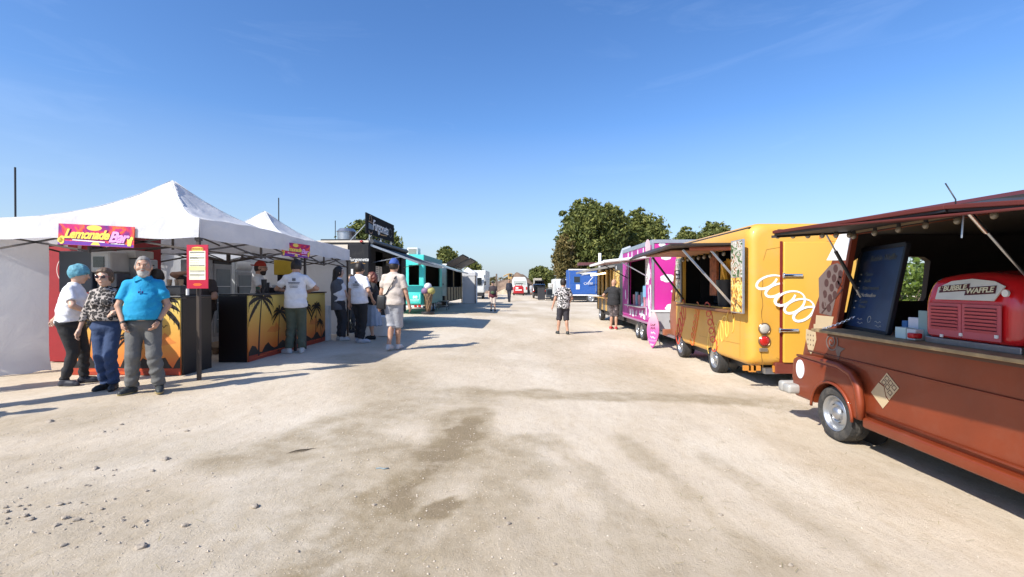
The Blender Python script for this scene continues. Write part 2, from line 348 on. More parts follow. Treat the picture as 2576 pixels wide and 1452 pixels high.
ad = N(n, 'Math', operation='MULTIPLY_ADD'); ad.inputs[1].default_value = .35; L(z3.outputs['Fac'], ad.inputs[0]); L(z2.outputs['Fac'], ad.inputs[2])
b = N(n, 'Bump', Strength=.5, Distance=.035); L(ad.outputs[0], b.inputs['Height']); L(b.outputs[0], p.inputs['Normal']); L(p.outputs[0], o.inputs[0])
go = finish(me, 'ground', m, smooth=True, kind='structure')
# ------------------------------------------------------------ stones and grit
mstone = mat('stone', (.33, .28, .22), .9, var=.25, vs=20, bump=.4, bs=30)
def rock(name, c, s, lab, grp=None, seed=0, cat='stone'):
    b = bmesh.new(); bmesh.ops.create_icosphere(b, subdivisions=2, radius=1)
    for v in b.verts:
        k = 1 + .45 * noise.noise(v.co * 1.1 + Vector((seed * 3.1, 0, 0))) + .15 * noise.noise(v.co * 3 + Vector((seed, 5, 0)))
        v.co = Vector((v.co.x * s[0], v.co.y * s[1], v.co.z * s[2])) * k
    me = bpy.data.meshes.new(name); b.to_mesh(me); b.free(); me.transform(Matrix.Rotation(seed * 1.3, 4, 'Z'))
    o = finish(me, name, mstone); o.location = Vector(c) + Vector((0, 0, s[2] * .25)); tag(o, lab, cat, grp); return o
for k, (px, py, s) in enumerate([(125, 1062, .034), (418, 1156, .03), (640, 1275, .028), (355, 1378, .03), (240, 1180, .026), (470, 1085, .02), (262, 1087, .016), (150, 1270, .024)]):
    rock('stone', gp(px, py), (s, s * .8, s * .55), ['pale stone lying near the shadow streaks at far left', 'grey angular stone on the gravel right of two smaller ones', 'dark pointed stone standing on tan gravel left of the centre',
         'brown stone nearest the bottom edge of the gravel', 'flat pale stone on the gravel below the standing group', 'small pale stone in front of the standing couple', 'tiny pale stone between the couple and the stony patch', 'grey stone within the stony patch at far left'][k], seed=k)
protos = []
for k in range(60):
    px = abs(random.gauss(120, 170)) if k < 46 else random.uniform(500, 2200); py = random.gauss(1270, 75) if k < 46 else random.uniform(1150, 1440)
    s = random.uniform(.009, .024); c = gp(px, min(py, 1440))
    if k < 5:
        o = rock('pebble', c, (s, s * .8, s * .6), 'small grey pebble among many loose on the pale gravel', 'loose pebbles on the gravel', seed=20 + k, cat='pebble'); protos.append(o)
    else:
        o = protos[k % 5].copy(); COL.objects.link(o); o.location = c + Vector((0, 0, s * .15)); o.rotation_euler = (0, 0, random.random() * 6); o.scale = [random.uniform(.6, 1.3)] * 3
mb = MB()
for k in range(12000):
    x = random.uniform(-4.5, 4.5); y = 1.9 + random.random() ** 1.6 * 7
    if random.random() < .6 and x > 0: x = -x
    s = random.uniform(.0014, .005) if random.random() < .93 else random.uniform(.005, .010); z = g(x, y) + s * .3; a = random.random() * 6; ca, sa = math.cos(a) * s, math.sin(a) * s
    mb.add([(x + ca, y + sa, z), (x - sa, y + ca * .7, z), (x - ca * .9, y - sa, z), (x + sa, y - ca * .8, z), (x, y, z + s * .8)], [(0, 1, 4), (1, 2, 4), (2, 3, 4), (3, 0, 4)])
tag(mb.build('grit', mm('grit', (.5, .43, .34), .95, var=.4, vs=300), raw=True), 'fine loose grit and gravel crumbs', 'gravel', kind='stuff')
mb = MB()      # straw and dry grass litter
for k in range(470):
    if k < 380:
        q = gp(random.gauss(1990, 90), random.gauss(1020, 16)) if k < 300 else gp(random.uniform(1700, 2450), random.uniform(1000, 1400)); 
    else: q = gp(random.uniform(100, 2200), 960 + 480 * random.random())
    a = random.random() * 3.14; l = random.uniform(.008, .035); d = Vector((math.cos(a), math.sin(a) * .8, random.uniform(-.05, .25))) * l; e = Vector((-d.y, d.x, 0)).normalized() * .0012
    q = q + Vector((random.gauss(0, .03), random.gauss(0, .03), .012)); mb.add([q - d + e, q + d + e, q + d - e, q - d - e], [(0, 1, 2, 3)])
tag(mb.build('straw_litter', mm('straw', (.26, .22, .1), .9, var=.35, vs=30), raw=True), 'scattered dry grass blades on the gravel', 'straw', kind='stuff')
mb = MB(); F0 = gp(752, 1140)
for k in range(5):
    o = F0 + Vector((-.05 + k * .026, -.03 + k * .008, .002)); mb.tube([o + Vector((j * .02 - .04, .035 * math.sin(j * .6) + j * .02, .003)) for j in range(5)], [.001, .003, .003, .002, .001], 5)
tag(mb.build('dried_twigs', mm('twig', (.07, .05, .03), .9), smooth=True), 'bundle of curved dark twigs on tan gravel', 'twigs')
mb = MB(); o = gp(962, 1181); mb.tube([o + Vector((x, y, .006)) for x, y in ((-.05, 0), (-.02, .012), (.01, -.004), (.045, .01))], .006, 5)
tag(mb.build('plastic_scrap', mm('scrap', (.2, .26, .28), .5), smooth=True), 'small grey blue scrap of plastic on the gravel', 'litter')
# ------------------------------------------------------------ trees
def leafmat(name, cols, tl=.3):
    m, n, o = nt(name); L = n.links.new; gnode = N(n, 'NewGeometry'); t = N(n, 'TexCoord'); z = N(n, 'TexNoise', Scale=.55, Detail=4); L(t.outputs['Object'], z.inputs['Vector'])
    a = N(n, 'MixRGB'); a.inputs[0].default_value = .5; L(gnode.outputs['Random Per Island'], a.inputs[1]); L(z.outputs['Fac'], a.inputs[2])
    r = ramp(n, [(.2 + .6 * i / (len(cols) - 1), c) for i, c in enumerate(cols)]); L(a.outputs[0], r.inputs[0])
    d = N(n, 'BsdfPrincipled', Roughness=.55); d.inputs['Specular IOR Level'].default_value = .3; s = N(n, 'BsdfTranslucent'); x = N(n, 'MixShader'); x.inputs[0].default_value = tl
    L(r.outputs[0], d.inputs['Base Color']); L(r.outputs[0], s.inputs[0]); L(d.outputs[0], x.inputs[1]); L(s.outputs[0], x.inputs[2]); L(x.outputs[0], o.inputs[0]); return m
ML = [leafmat('leaf_dark', [(.05, .068, .018), (.14, .165, .045), (.30, .30, .085)]), leafmat('leaf_autumn', [(.06, .058, .02), (.18, .15, .05), (.32, .23, .09)]), leafmat('leaf_bright', [(.05, .085, .012), (.12, .18, .03), (.24, .30, .06)])]
mbark = mat('bark', (.12, .09, .065), .95, var=.3, vs=12, bump=.5, bs=20)
def leaves(lobes, nl, ls, seed):
    r = np.random.default_rng(seed); V = []
    tot = sum(l[1][0] * l[1][1] * l[1][2] for l in lobes) 
    for c, rad in lobes:
        k = int(nl * rad[0] * rad[1] * rad[2] / tot) + 20
        nc = max(6, k // 22); d = r.normal(size=(nc, 3)); d /= np.linalg.norm(d, axis=1)[:, None]
        rr = r.uniform(.55, 1.08, nc) ** .6; ctr = np.array(c) + d * rr[:, None] * np.array(rad)
        own = r.integers(0, nc, k); cl = .11 * np.mean(rad)
        V.append(ctr[own] + r.normal(size=(k, 3)) * (cl * np.array([1.1, 1.1, .75])))
    P = np.concatenate(V); k = len(P); P[:, 2] = np.maximum(P[:, 2], .3)
    a = r.normal(size=(k, 3)); a /= np.linalg.norm(a, axis=1)[:, None]; b = np.cross(a, r.normal(size=(k, 3))); b /= np.linalg.norm(b, axis=1)[:, None]
    s = ls * r.uniform(.55, 1.25, k)[:, None]; v = np.stack([P - a * s, P - b * s * .45, P + a * s, P + b * s * .45], 1).reshape(-1, 3)
    return v, np.arange(k * 4).reshape(k, 4)
def tree(label, loc, lobes, nl=14000, ls=.14, m=0, trunk=.22, group=None, name='tree', cat='tree', seed=1, hz=None):
    t = thing(name, label, cat, loc, 0, group); me = bpy.data.meshes.new('crown'); v, f = leaves(lobes, nl, ls, seed); fastmesh(me, v, f)
    finish(me, 'crown' if cat == 'tree' else 'foliage', ML[m], t, world=False)
    mb = MB(); top = lobes[0][0]; h = hz or top[2]; rnd = random.Random(seed)
    mb.tube([(0, 0, -.1), (rnd.uniform(-.1, .1), 0, h * .35), (top[0] * .6, top[1] * .6, h * .7), (top[0], top[1], h)], [trunk * 1.25, trunk, trunk * .7, trunk * .25], 9)
    for c, rad in lobes:
        for k in range(3):
            e = Vector(c) + Vector([rnd.uniform(-.7, .7) * q for q in rad]); s = Vector((top[0] * .4, top[1] * .4, h * rnd.uniform(.3, .55)))
            mb.tube([s, s.lerp(e, .5) + Vector((0, 0, .25)), e], [trunk * .4, trunk * .25, trunk * .06], 6)
    mb.build('trunk' if cat == 'tree' else 'stems', mbark, t, world=False, smooth=True); return t
def crown(px0, px1, py0, Yd, seed, n=9, low=1.5, dep=None):
    """lobes filling a crown that spans photo columns px0..px1 with its top at row py0, at distance Yd"""
    x0, x1 = fp(px0, 700, Yd).x, fp(px1, 700, Yd).x; zt = fp((px0 + px1) / 2, py0, Yd).z; w = (x1 - x0) / 2; r = random.Random(seed); dep = dep or w
    L_ = [((0, 0, (zt + low) / 2), (w * .82, dep * .75, (zt - low) * .42))]
    for k in range(n):
        a = r.uniform(0, 6.28); u = r.uniform(.45, .80); zz = r.uniform(.25, .84); rr = r.uniform(.26, .4) * w
        L_.append(((math.cos(a) * u * w, math.sin(a) * u * dep, low + (zt - low) * zz), (rr, rr, rr * .8)))
    L_.append(((r.uniform(-.2, .1) * w, 0, zt - .24 * w), (w * .36, w * .36, w * .26)))
    return ((x0 + x1) / 2, Yd, 0), L_
TR = [('tall dense leafy tree towering behind the blue truck', 1405, 1570, 500, 52, 0, 30000, .24, .3, 16), ('broad rounded tree behind the pink trailer', 1545, 1690, 528, 56, 0, 26000, .24, .3, 16),
      ('yellowing lower tree at the left foot of the tallest tree', 1390, 1455, 590, 50, 1, 9000, .2, .2, 8), ('bushy treetop showing above the yellow van roof', 1690, 1765, 572, 40, 0, 8000, .17, .2, 8),
      ('dark leafy treetop above the yellow van next to the rusty awning', 1745, 1850, 556, 42, 0, 12000, .18, .22, 10), ('round leafy tree behind the black food truck billboard', 845, 1015, 553, 30, 0, 15000, .15, .2, 12),
      ('small spiky tree behind the teal ice cream truck', 1097, 1155, 619, 48, 0, 7000, .17, .15, 8), ('low round tree behind the white gazebo', 1168, 1217, 657, 62, 0, 6000, .18, .2, 8),
      ('distant green tree beyond the parked black car', 1325, 1400, 672, 85, 0, 9000, .26, .2, 9)]
for k, (lb, a, b_, t_, Yd, m_, nl, ls, tr, n_) in enumerate(TR):
    c, lo = crown(a, b_, t_, Yd, 11 + k, n_, low=1.2 if k in (0, 1, 2, 7, 8) else 2); tree(lb, c, lo, nl, ls, m_, tr, 'trees round the fairground', seed=k + 3)
# shrubs behind the right row (seen through the van) and far brush
for k, (x, y, h, lb) in enumerate([(6.9, 8.5, 2.0, 'bright leafy shrub seen through the rusty red van windscreen'), (9.2, 10.5, 2.2, 'leafy shrub behind the yellow van')]):
    tree(lb, (x, y, -.06), [((0, 0, h * .55), (.9, .9, h * .42)), ((.5, .3, h * .6), (.5, .5, .5)), ((-.5, -.2, h * .5), (.5, .5, .5))], 4200, .065, 2, .04, name='shrub', cat='shrub', seed=50 + k)
v = []; f = []; off = 0
for k in range(26):
    x = -32 + k * 2.1 + random.uniform(-.6, .6); y = random.uniform(96, 112); h = random.uniform(2.0, 3.9)
    a, b_ = leaves([((x, y, h * .5), (1.9, 1.6, h * .5)), ((x + .8, y - .5, h * .4), (1.1, 1.1, h * .45))], 700, .28, 100 + k); v.append(a); f.append(b_ + off); off += len(a)
me = bpy.data.meshes.new('brush'); fastmesh(me, np.concatenate(v), np.concatenate(f)); tag(finish(me, 'far_brush', ML[1]), 'low dry brush closing the far end of the ground', 'brush', kind='stuff')
v = []; f = []; off = 0
for k in range(44):
    x = -150 + k * 7.5 + random.uniform(-2, 2); y = random.uniform(190, 230); h = random.uniform(2.5, 5)
    a, b_ = leaves([((x, y, h * .5), (4.5, 3, h * .5))], 420, .6, 200 + k); v.append(a); f.append(b_ + off); off += len(a)
me = bpy.data.meshes.new('treeline'); fastmesh(me, np.concatenate(v), np.concatenate(f)); tag(finish(me, 'far_treeline', ML[0]), 'distant treeline on the horizon', 'treeline', kind='stuff')
# earth mound with rubble
b = bmesh.new(); bmesh.ops.create_grid(b, x_segments=44, y_segments=24, size=1)
mc = fp(1295, 700, 78)
for q in b.verts:
    r = math.hypot(q.co.x, q.co.y); h = max(0, 1 - r) ** .8 * (3.7 + 1.2 * noise.noise(q.co * 2.2)) + .28 * noise.noise(q.co * 9) * (1 if r < .95 else 0)
    q.co = Vector((mc.x + q.co.x * 6.0, 80 + q.co.y * 5, -.1 + h * 1.0))
me = bpy.data.meshes.new('m'); b.to_mesh(me); b.free()
tag(finish(me, 'earth_mound', mat('mound_earth', (.19, .13, .09), 1, var=.45, vs=.9, bump=1, bs=4), smooth=True), 'heap of brown earth beyond the white minibus', 'mound')
# ------------------------------------------------------------ shared parts for vehicles
PLA = mm('black_plastic', (.02, .02, .022), .45); STEEL = mm('galvanised', (.42, .43, .44), .35, metal=.9, var=.15, vs=14); CHROME = mm('chrome', (.75, .76, .78), .14, metal=1, var=.03); RUB = mm('rubber', (.035, .034, .033), .85, var=.2, vs=20, bump=.3, bs=40, dirt=.5)
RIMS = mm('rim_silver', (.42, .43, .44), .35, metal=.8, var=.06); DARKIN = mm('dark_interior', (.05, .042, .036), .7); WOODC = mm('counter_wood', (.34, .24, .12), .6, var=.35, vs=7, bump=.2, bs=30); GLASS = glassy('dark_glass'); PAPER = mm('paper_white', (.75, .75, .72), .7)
WIREM = mm('wire', (.6, .6, .58), .6); BULB = mm('bulb_glass', (.22, .19, .14), .06, spec=1)
def wheel(parent, c, r, w, side=-1, axis='X', tread=True, name='wheel', hub=True, n=56):
    """wheel with its outer face towards side"""
    c = Vector(c); nrm = (Vector((side, 0, 0)) if axis == 'X' else Vector((0, side, 0))); u = Vector((0, 0, 1)).cross(nrm).normalized(); M = Matrix.Translation(c) @ Matrix((( u.x, 0, nrm.x, 0), (u.y, 0, nrm.y, 0), (0, 1, 0, 0), (0, 0, 0, 1)))
    M = Matrix(((u.x, 0, nrm.x, c.x), (u.y, 0, nrm.y, c.y), (u.z, 1, nrm.z, c.z), (0, 0, 0, 1))); h = w / 2
    prof = [(r * .62, -h * .9), (r * .9, -h), (r * .97, -h * .85), (r, -h * .6), (r, -h * .3), (r * .985, -h * .28), (r, -h * .22), (r, h * .22), (r * .985, h * .28), (r, h * .3), (r, h * .6), (r * .965, h * .86), (r * .90, h * .97), (r * .80, h * 1.0), (r * .70, h * .96), (r * .655, h * .82), (r * .62, h * .5)]
    md = (lambda i, j: .006 if (i % 2 == 0 and 3 <= j <= 10) else 0) if tread else None
    ty = MB().lathe(prof, M, n, md).build(name, RUB, parent, smooth=True, angle=35)
    pr = [(r * .655, h * .86), (r * .64, h * .9), (r * .60, h * .84), (r * .57, h * .62), (r * .54, h * .45), (r * .46, h * .4), (r * .40, h * .52), (r * .33, h * .60), (r * .27, h * .52), (r * .25, h * .5), (r * .01, h * .5)]
    rim = MB().lathe(pr, M, 40); rim.build('rim', RIMS, ty, smooth=True, angle=45)
    if hub:
        MB().lathe([(r * .25, h * .50), (r * .245, h * .62), (r * .2, h * .8), (r * .11, h * .92), (.001, h * .96)], M, 28).build('hub_cap', RIMS, ty, smooth=True)
        for k in range(4):
            a = k * math.pi / 2 + .5; p = M @ Vector((r * .335 * math.cos(a), r * .335 * math.sin(a), h * .60)); t = (M.to_3x3() @ Vector((-math.sin(a), math.cos(a), 0)))
            MB().bar(p - t * r * .06, p + t * r * .06, r * .05, .006).build('vent_slot', PLA, ty)
    return ty
def bulbs(parent, pts, drop=.06, r=.022, wire=True):
    if wire: MB().tube([Vector(p) + Vector((0, 0, .004)) for p in pts], .004, 5).build('cable', PLA, parent)
    for p in pts:
        p = Vector(p); s_ = MB().cyl(p, p - Vector((0, 0, drop * .5)), .014, n=8).build('socket', PLA, parent); MB().ball(p - Vector((0, 0, drop * .5 + r * .9)), (r, r, r * 1.25), 10, 8).build('bulb', BULB, s_, smooth=True)
def trochoid(n, turns, adv, rx, ry, rise=0, sh=.3, ph=0):
    out = []
    for i in range(n + 1):
        t = i / n * turns * 2 * math.pi + ph; x = adv * (t - ph) / (2 * math.pi) - rx * math.sin(t); y = -ry * math.cos(t) + rise * (t - ph) / (2 * math.pi); out.append((x + sh * y, y))
    return out
def rot2(pts, a, o=(0, 0), s=1): c, n_ = math.cos(a), math.sin(a); return [(o[0] + s * (x * c - y * n_), o[1] + s * (x * n_ + y * c)) for x, y in pts]
def palm(mb, F, x, y, h, lean=.15, sc=1, seed=1):
    """palm silhouette: base at x,y"""
    r = random.Random(seed); pts = [(x + lean * h * (t ** 1.6), y + h * t) for t in [i / 8 for i in range(9)]]; mb.ribbon(pts, [.035 * sc * h * 1.4 * (1 - .5 * i / 8) for i in range(9)], F, .0025); tx, ty = pts[-1]
    for k in range(9):
        a = R(-20 + k * 27.5 + r.uniform(-6, 6)) ; l = .42 * h * sc * r.uniform(.8, 1.05); ax = []
        for i in range(7):
            t = i / 6; ax.append((tx + math.cos(a) * l * t, ty + math.sin(a) * l * t - .30 * l * t * t * 1.6))
        mb.ribbon(ax, [max(.002, .085 * l * math.sin(math.pi * min(1, .12 + .88 * (1 - i / 6))) * 2.0) for i in range(7)], F, .003)
        for i in range(1, 7):
            p = ax[i]; mb.ribbon([p, (p[0] + .10 * l * math.cos(a - 1.1), p[1] - .22 * l)], [.03 * l, .004], F, .003)
            mb.ribbon([p, (p[0] + .12 * l * math.cos(a + .4), p[1] - .12 * l)], [.03 * l, .004], F, .003)
def blob(cx, cy, rx, ry, n=18, w=0, ph=0): return [(cx + rx * (1 + w * math.sin(3 * a + ph)) * math.cos(a), cy + ry * (1 + w * math.cos(4 * a + ph)) * math.sin(a)) for a in [2 * math.pi * i / n for i in range(n)]]
def flat(name, poly, F, m, parent, d=.003, **k): return MB().prism(poly, F, d).build(name, m, parent, **k)
def menu_lines(F, x0, x1, y0, y1, n, m, parent, name='menu_print', th=.008):
    r = random.Random(int(abs(x0 * 100) + n)); mb = MB(); 
    for k in range(n):
        y = y0 + (y1 - y0) * (k + .5) / n; x = x0
        while x < x0 + (x1 - x0) * r.uniform(.4, .95): l = r.uniform(.3, 1) * .12 * (x1 - x0); mb.ribbon([(x, y), (x + l, y)], th, F, .0015); x += l + .03 * (x1 - x0)
    return mb.build(name, m, parent, kind='stuff')
# ------------------------------------------------------------ white gazebos (left row)
CAN = cloth('canopy_white', (.80, .80, .81), .30, .09, .7, 2.6); WALLC = cloth('side_wall_white', (.72, .72, .72), .25, .05, .5, 2.5); FRM = mm('frame_dark', (.06, .045, .035), .5)
def gazebo(label, cx, cy, half, zv0, zv1, zpk, truss=True, zg=.12, group='white pop up gazebos'):
    T = thing('gazebo', label, 'gazebo', (cx, cy, zg), 0, group); n = 40; V = []; F_ = []
    for j in range(n + 1):
        for i in range(n + 1):
            u, v = i / n * 2 - 1, j / n * 2 - 1; r = max(abs(u), abs(v)); e = min(abs(u), abs(v)) / (r + 1e-6)
            f = (1 - r) ** 1.0; f = .30 * f + .70 * f ** 2.3 ; sag = -.035 * (1 - e) * math.sin(math.pi * min(1, r)) * 1.2
            edge = .05 * math.cos(e * math.pi / 2) * (r ** 6); wr = .008 * math.sin(17 * u + 5 * v) * math.sin(13 * v - 3 * u) * (1 - r * .3) + .016 * noise.noise(Vector((u * 5, v * 5, cx)))
            V.append((cx + u * half, cy + v * half, zv1 + (zpk - zv1) * f + sag + edge + wr))
    for j in range(n):
        for i in range(n): a = j * (n + 1) + i; F_.append((a, a + 1, a + n + 2, a + n + 1))
    MB().add(V, F_).build('canopy', CAN, T, smooth=True, raw=True)
    for k in range(4):
        c, s_ = [(0, -1), (1, 0), (0, 1), (-1, 0)][k]; V = []; m_ = 36
        for i in range(m_ + 1):
            t = i / m_ * 2 - 1; e = .05 * math.cos(abs(t) * math.pi / 2); ox = cx + (c * half if c else t * half); oy = cy + (s_ * half if s_ else t * half)
            for j in range(4): q = j / 3; w_ = .012 * math.sin(9 * t + k) * q + .012 * q; V.append((ox + c * w_, oy + s_ * w_, zv1 + e + .003 + (zv0 - .012 * math.cos(t * 9) - zv1 - e) * q))
        MB().add(V, [(i * 4 + j, i * 4 + 4 + j, i * 4 + 5 + j, i * 4 + 1 + j) for i in range(m_) for j in range(3)]).build('valance', CAN, T, smooth=True, raw=True)
    for q in (-1, 1):
        for p in (-1, 1):
            pts = []
            for i in range(11): r_ = i / 10 * .985 + .015; f = .30 * (1 - r_) + .70 * (1 - r_) ** 2.3; pts.append((cx + q * half * r_, cy + p * half * r_, zv1 + (zpk - zv1) * f + .004))
            MB().tube(pts, .006, 5).build('seam', CAN, T, smooth=True)
    for q in (-1, 1):
        for p in (-1, 1): h_ = half - .04; x, y = cx + q * h_, cy + p * h_; mb = MB().box(x - .022, x + .022, y - .022, y + .022, zg, zv1 - .02); mb.box(x - .035, x + .035, y - .035, y + .035, zv0 - .03, zv0 + .08); mb.build('leg', FRM, T, bevel=.004)
    if truss:
        zt, zb = zv0 + .09, zv0 - .17; h_ = half - .06
        for k in range(4):
            def P(t, z): return Vector((cx + (t * 2 - 1) * h_, cy + (-h_ if k == 0 else h_), z)) if k % 2 == 0 else Vector((cx + (h_ if k == 1 else -h_), cy + (t * 2 - 1) * h_, z))
            for a, b in (((0, zt), (.5, zb)), ((0, zb), (.5, zt)), ((.5, zt), (1, zb)), ((.5, zb), (1, zt))): MB().bar(P(*a), P(*b), .014, .026).build('truss_bar', FRM, T)
            MB().bar(P(.5, zb - .02), P(.5, zt + .03), .03, .03).build('truss_post', FRM, T)
            m_ = P(.5, zt); MB().bar(m_, Vector((cx, cy, zv1 + .12)), .014, .026).build('truss_bar', FRM, T); MB().bar(P(.5, zb), Vector((cx, cy, zv1 - .25)), .014, .026).build('truss_bar', FRM, T)
        MB().cyl((cx, cy, zv1 - .3), (cx, cy, zpk - .03), .02).build('centre_pole', FRM, T)
    return T
gazebo('white pagoda gazebo in front with the menu board on its corner leg', -6.03, 7.85, 1.6, 2.07, 2.34, 3.24)
gazebo('second white pagoda gazebo behind, its peak next to the thin pole', -5.91, 10.50, 1.42, 2.07, 2.34, 3.14)
def tarp(name, label, p0, p1, z0, z1, nx_=30, nz_=16, amp=.03, foot=.0, cat='tent wall', seed=0):
    p0, p1 = Vector(p0), Vector(p1); d = p1 - p0; nr = Vector((d.y, -d.x)).normalized(); V = []
    for j in range(nz_ + 1):
        for i in range(nx_ + 1):
            u, v = i / nx_, j / nz_; q = p0 + d * u; a = amp * (noise.noise(Vector((u * d.length * 1.6 + seed, v * 2.0, seed))) * 1.5 + .3 * math.sin(u * d.length * 6 + 2 * v)) + foot * max(0, .18 - v) ** 2 * 22
            V.append((q.x + nr.x * a, q.y + nr.y * a, z0 + (z1 - z0) * v + .03 * noise.noise(Vector((u * 4, seed, 1))) * (1 - v)))
    o = MB().add(V, [(j * (nx_ + 1) + i, j * (nx_ + 1) + i + 1, (j + 1) * (nx_ + 1) + i + 1, (j + 1) * (nx_ + 1) + i) for j in range(nz_) for i in range(nx_)]).build(name, WALLC, None, smooth=True, raw=True); return tag(o, label, cat)
tarp('tent_wall', 'wrinkled white tarpaulin wall at the far left, loose at its foot', tuple(fp(-60, 700, 6.3).to_2d()), tuple(fp(123, 700, 6.95).to_2d()), .13, 2.10, amp=.035, foot=.15, seed=1)
tarp('tent_wall', 'white back wall running behind both bar counters', (-7.42, 7.55), (-7.46, 12.3), .16, 2.15, amp=.05, seed=3)
tarp('tent_wall', 'white end wall of the second gazebo behind the leaning woman', (-7.4, 11.96), (-4.56, 11.98), .16, 2.12, amp=.03, seed=5)
for k, (px, pt, Yd, lb) in enumerate([(38, 421, 8.2, 'thin dark pole rising behind the front gazebo at far left'), (701, 498, 13.2, 'thin dark pole rising behind the second gazebo')]):
    a = fp(px, pt, Yd); tag(MB().cyl((a.x, a.y, .1), a, .015, n=10).build('pole', PLA, None, smooth=True, angle=40), lb, 'pole')
# red booth panel with ring logo
T = thing('drinks_booth', 'tall dark red booth with a thin ring logo behind the hair net woman', 'booth', (-7.2, 8.0, .12)); REDB = mm('booth_red', (.26, .012, .014), .45)
a, b = fp(118, 700, 7.62), fp(338, 700, 7.62); MB().box(a.x, b.x, 7.62, 8.2, .14, 2.28).build('cabinet', REDB, T, bevel=.01); F = (Vector((a.x, 7.62, .14)), VX, VZ)
cxr = fp(176, 0, 7.6).x - a.x; MB().ribbon([(cxr + .27 * math.cos(t), 1.55 + .27 * math.sin(t)) for t in [i * math.pi / 20 for i in range(40)]], .012, F, closed=True).build('ring_logo', mm('print_pale', (.6, .45, .4), .6), T)
text('G', .26, (Vector((a.x + cxr - .14, 7.62, 1.67)), VX, VZ), PAPER, T); text('CAFETERIE', .12, (Vector((b.x - .42, 7.62, 2.10)), VX, VZ), PAPER, T)
# ------------------------------------------------------------ bar counters with sunset print
SUN1 = gradient('sunset_print', [(0, (.30, .045, .012)), (.16, (.62, .12, .02)), (.34, (.66, .24, .04)), (.6, (.64, .37, .07)), (.85, (.66, .50, .13)), (1, (.62, .52, .16))], .0, 1.35)
INK = mm('print_black', (.012, .009, .008), .5); OR = mm('print_orange', (.75, .13, .02), .5); YE = mm('print_yellow', (.85, .62, .10), .5); RD = mm('print_dark_red', (.35, .04, .015), .5); BLKP = mm('counter_black', (.008, .008, .009), .32)
def bar_counter(label, corner, u, length, nrm_depth, ht, zg, palms, panel_end):
    """front starts at corner and runs along u; the body lies behind it"""
    T = thing('bar_counter', label, 'counter', (corner.x, corner.y, zg)); n = u.cross(VZ).normalized(); F = (Vector((corner.x, corner.y, zg)), u, VZ)
    MB().prism([(0, .0), (length, .0), (length, ht - .03), (0, ht - .03)], (F[0], u, VZ), -.02).build('front_panel', SUN1, T)
    o = F[0] - n * .02
    for a_ in (0, length): MB().prism([(0, 0), (nrm_depth, 0), (nrm_depth, ht - .032), (0, ht - .032)], (o + u * (a_ + (.004 if a_ else -.004)) * 1.0, -n, VZ), .02 if a_ else -.02).build('side_panel', BLKP, T)
    top = F[0] - n * (nrm_depth / 2 - .01) + u * length / 2 + VZ * (ht - .013)
    MB().obox(top, (length + .06, nrm_depth + .04, .03), Matrix((u, -n, VZ)).transposed()).build('counter_top', BLKP, T, bevel=.005)
    mb = MB()
    for i, (x, h, le, sc, sd) in enumerate(palms): mb = MB(); palm(mb, F, x, .05, h, le, sc, sd); mb.v = [tuple(Vector(p) + u * (min(length - .004, max(.004, (Vector(p) - F[0]).dot(u))) - (Vector(p) - F[0]).dot(u))) for p in mb.v]; mb.build('palm_print', INK, T, raw=True)
    hills = [(0, .0)] + [(length * i / 30, .16 + .07 * math.sin(i * 1.3) + .05 * abs(math.sin(i * .9))) for i in range(31)] + [(length, 0)]
    F2 = (F[0] + n * .0006, u, VZ); mb = MB()
    for i in range(30): mb.prism([(hills[i + 1][0], .10), (hills[i + 2][0], .10), hills[i + 2], hills[i + 1]], F2, .0016)
    mb.build('hill_print', INK, T); flat('water_print', [(0, .004), (length, .004), (length, .10), (0, .10)], F2, RD, T, .0012)
    mb = MB(); r = random.Random(5)
    for i in range(9):
        x = r.uniform(.1, length - .5); y = r.uniform(.015, .09); MB().prism([(x, y), (x + r.uniform(.26, .45), y + .006), (x + .2, y + .018)], F2, .0026).build('wave_print', OR, T)
    mb = MB()
    for i in range(5):
        x = r.uniform(.4, length - .2); y = r.uniform(.5, .85); MB().ribbon([(x - .05, y + .02), (x - .02, y + .03), (x, y), (x + .03, y + .035), (x + .06, y + .03)], [.002, .01, .008, .01, .002], F2, .003).build('bird_print', INK, T)
    for i in range(3):
        x = length * (.25 + .27 * i); y = .52; MB().prism([(x - .2, y - .06), (x + .1, y - .09), (x + .3, y - .05), (x + .22, y), (x + .12, y + .10), (x + .06, y + .02), (x - .05, y + .03)], (F2[0], u, VZ), .0008).build('cloud_print', mm('print_cloud', (.60, .20, .04), .5), T)
    return T
bar_counter('bar counter with sunset palm print behind the standing couple', Vector((fp(172, 950, 6.6).x, 6.6)), VX, fp(454, 950, 6.6).x - fp(172, 950, 6.6).x, .62, 1.15, .12, [(1.28, .98, .04, 1.0, 1), (1.0, .5, -.2, .9, 2), (.3, .7, .1, .8, 3)], 1)
bar_counter('long bar counter with palm tree and sunset print, black end panel', Vector((-4.66, 7.76)), VY, 3.05, .48, 1.16, .12, [(.30, 1.02, .10, 1.0, 4), (.95, .74, .08, .9, 5), (1.25, .42, .35, 1.0, 6), (2.0, .8, .1, .9, 8), (2.55, .76, .06, .9, 7), (2.85, .42, -.2, 1, 9)], 0)
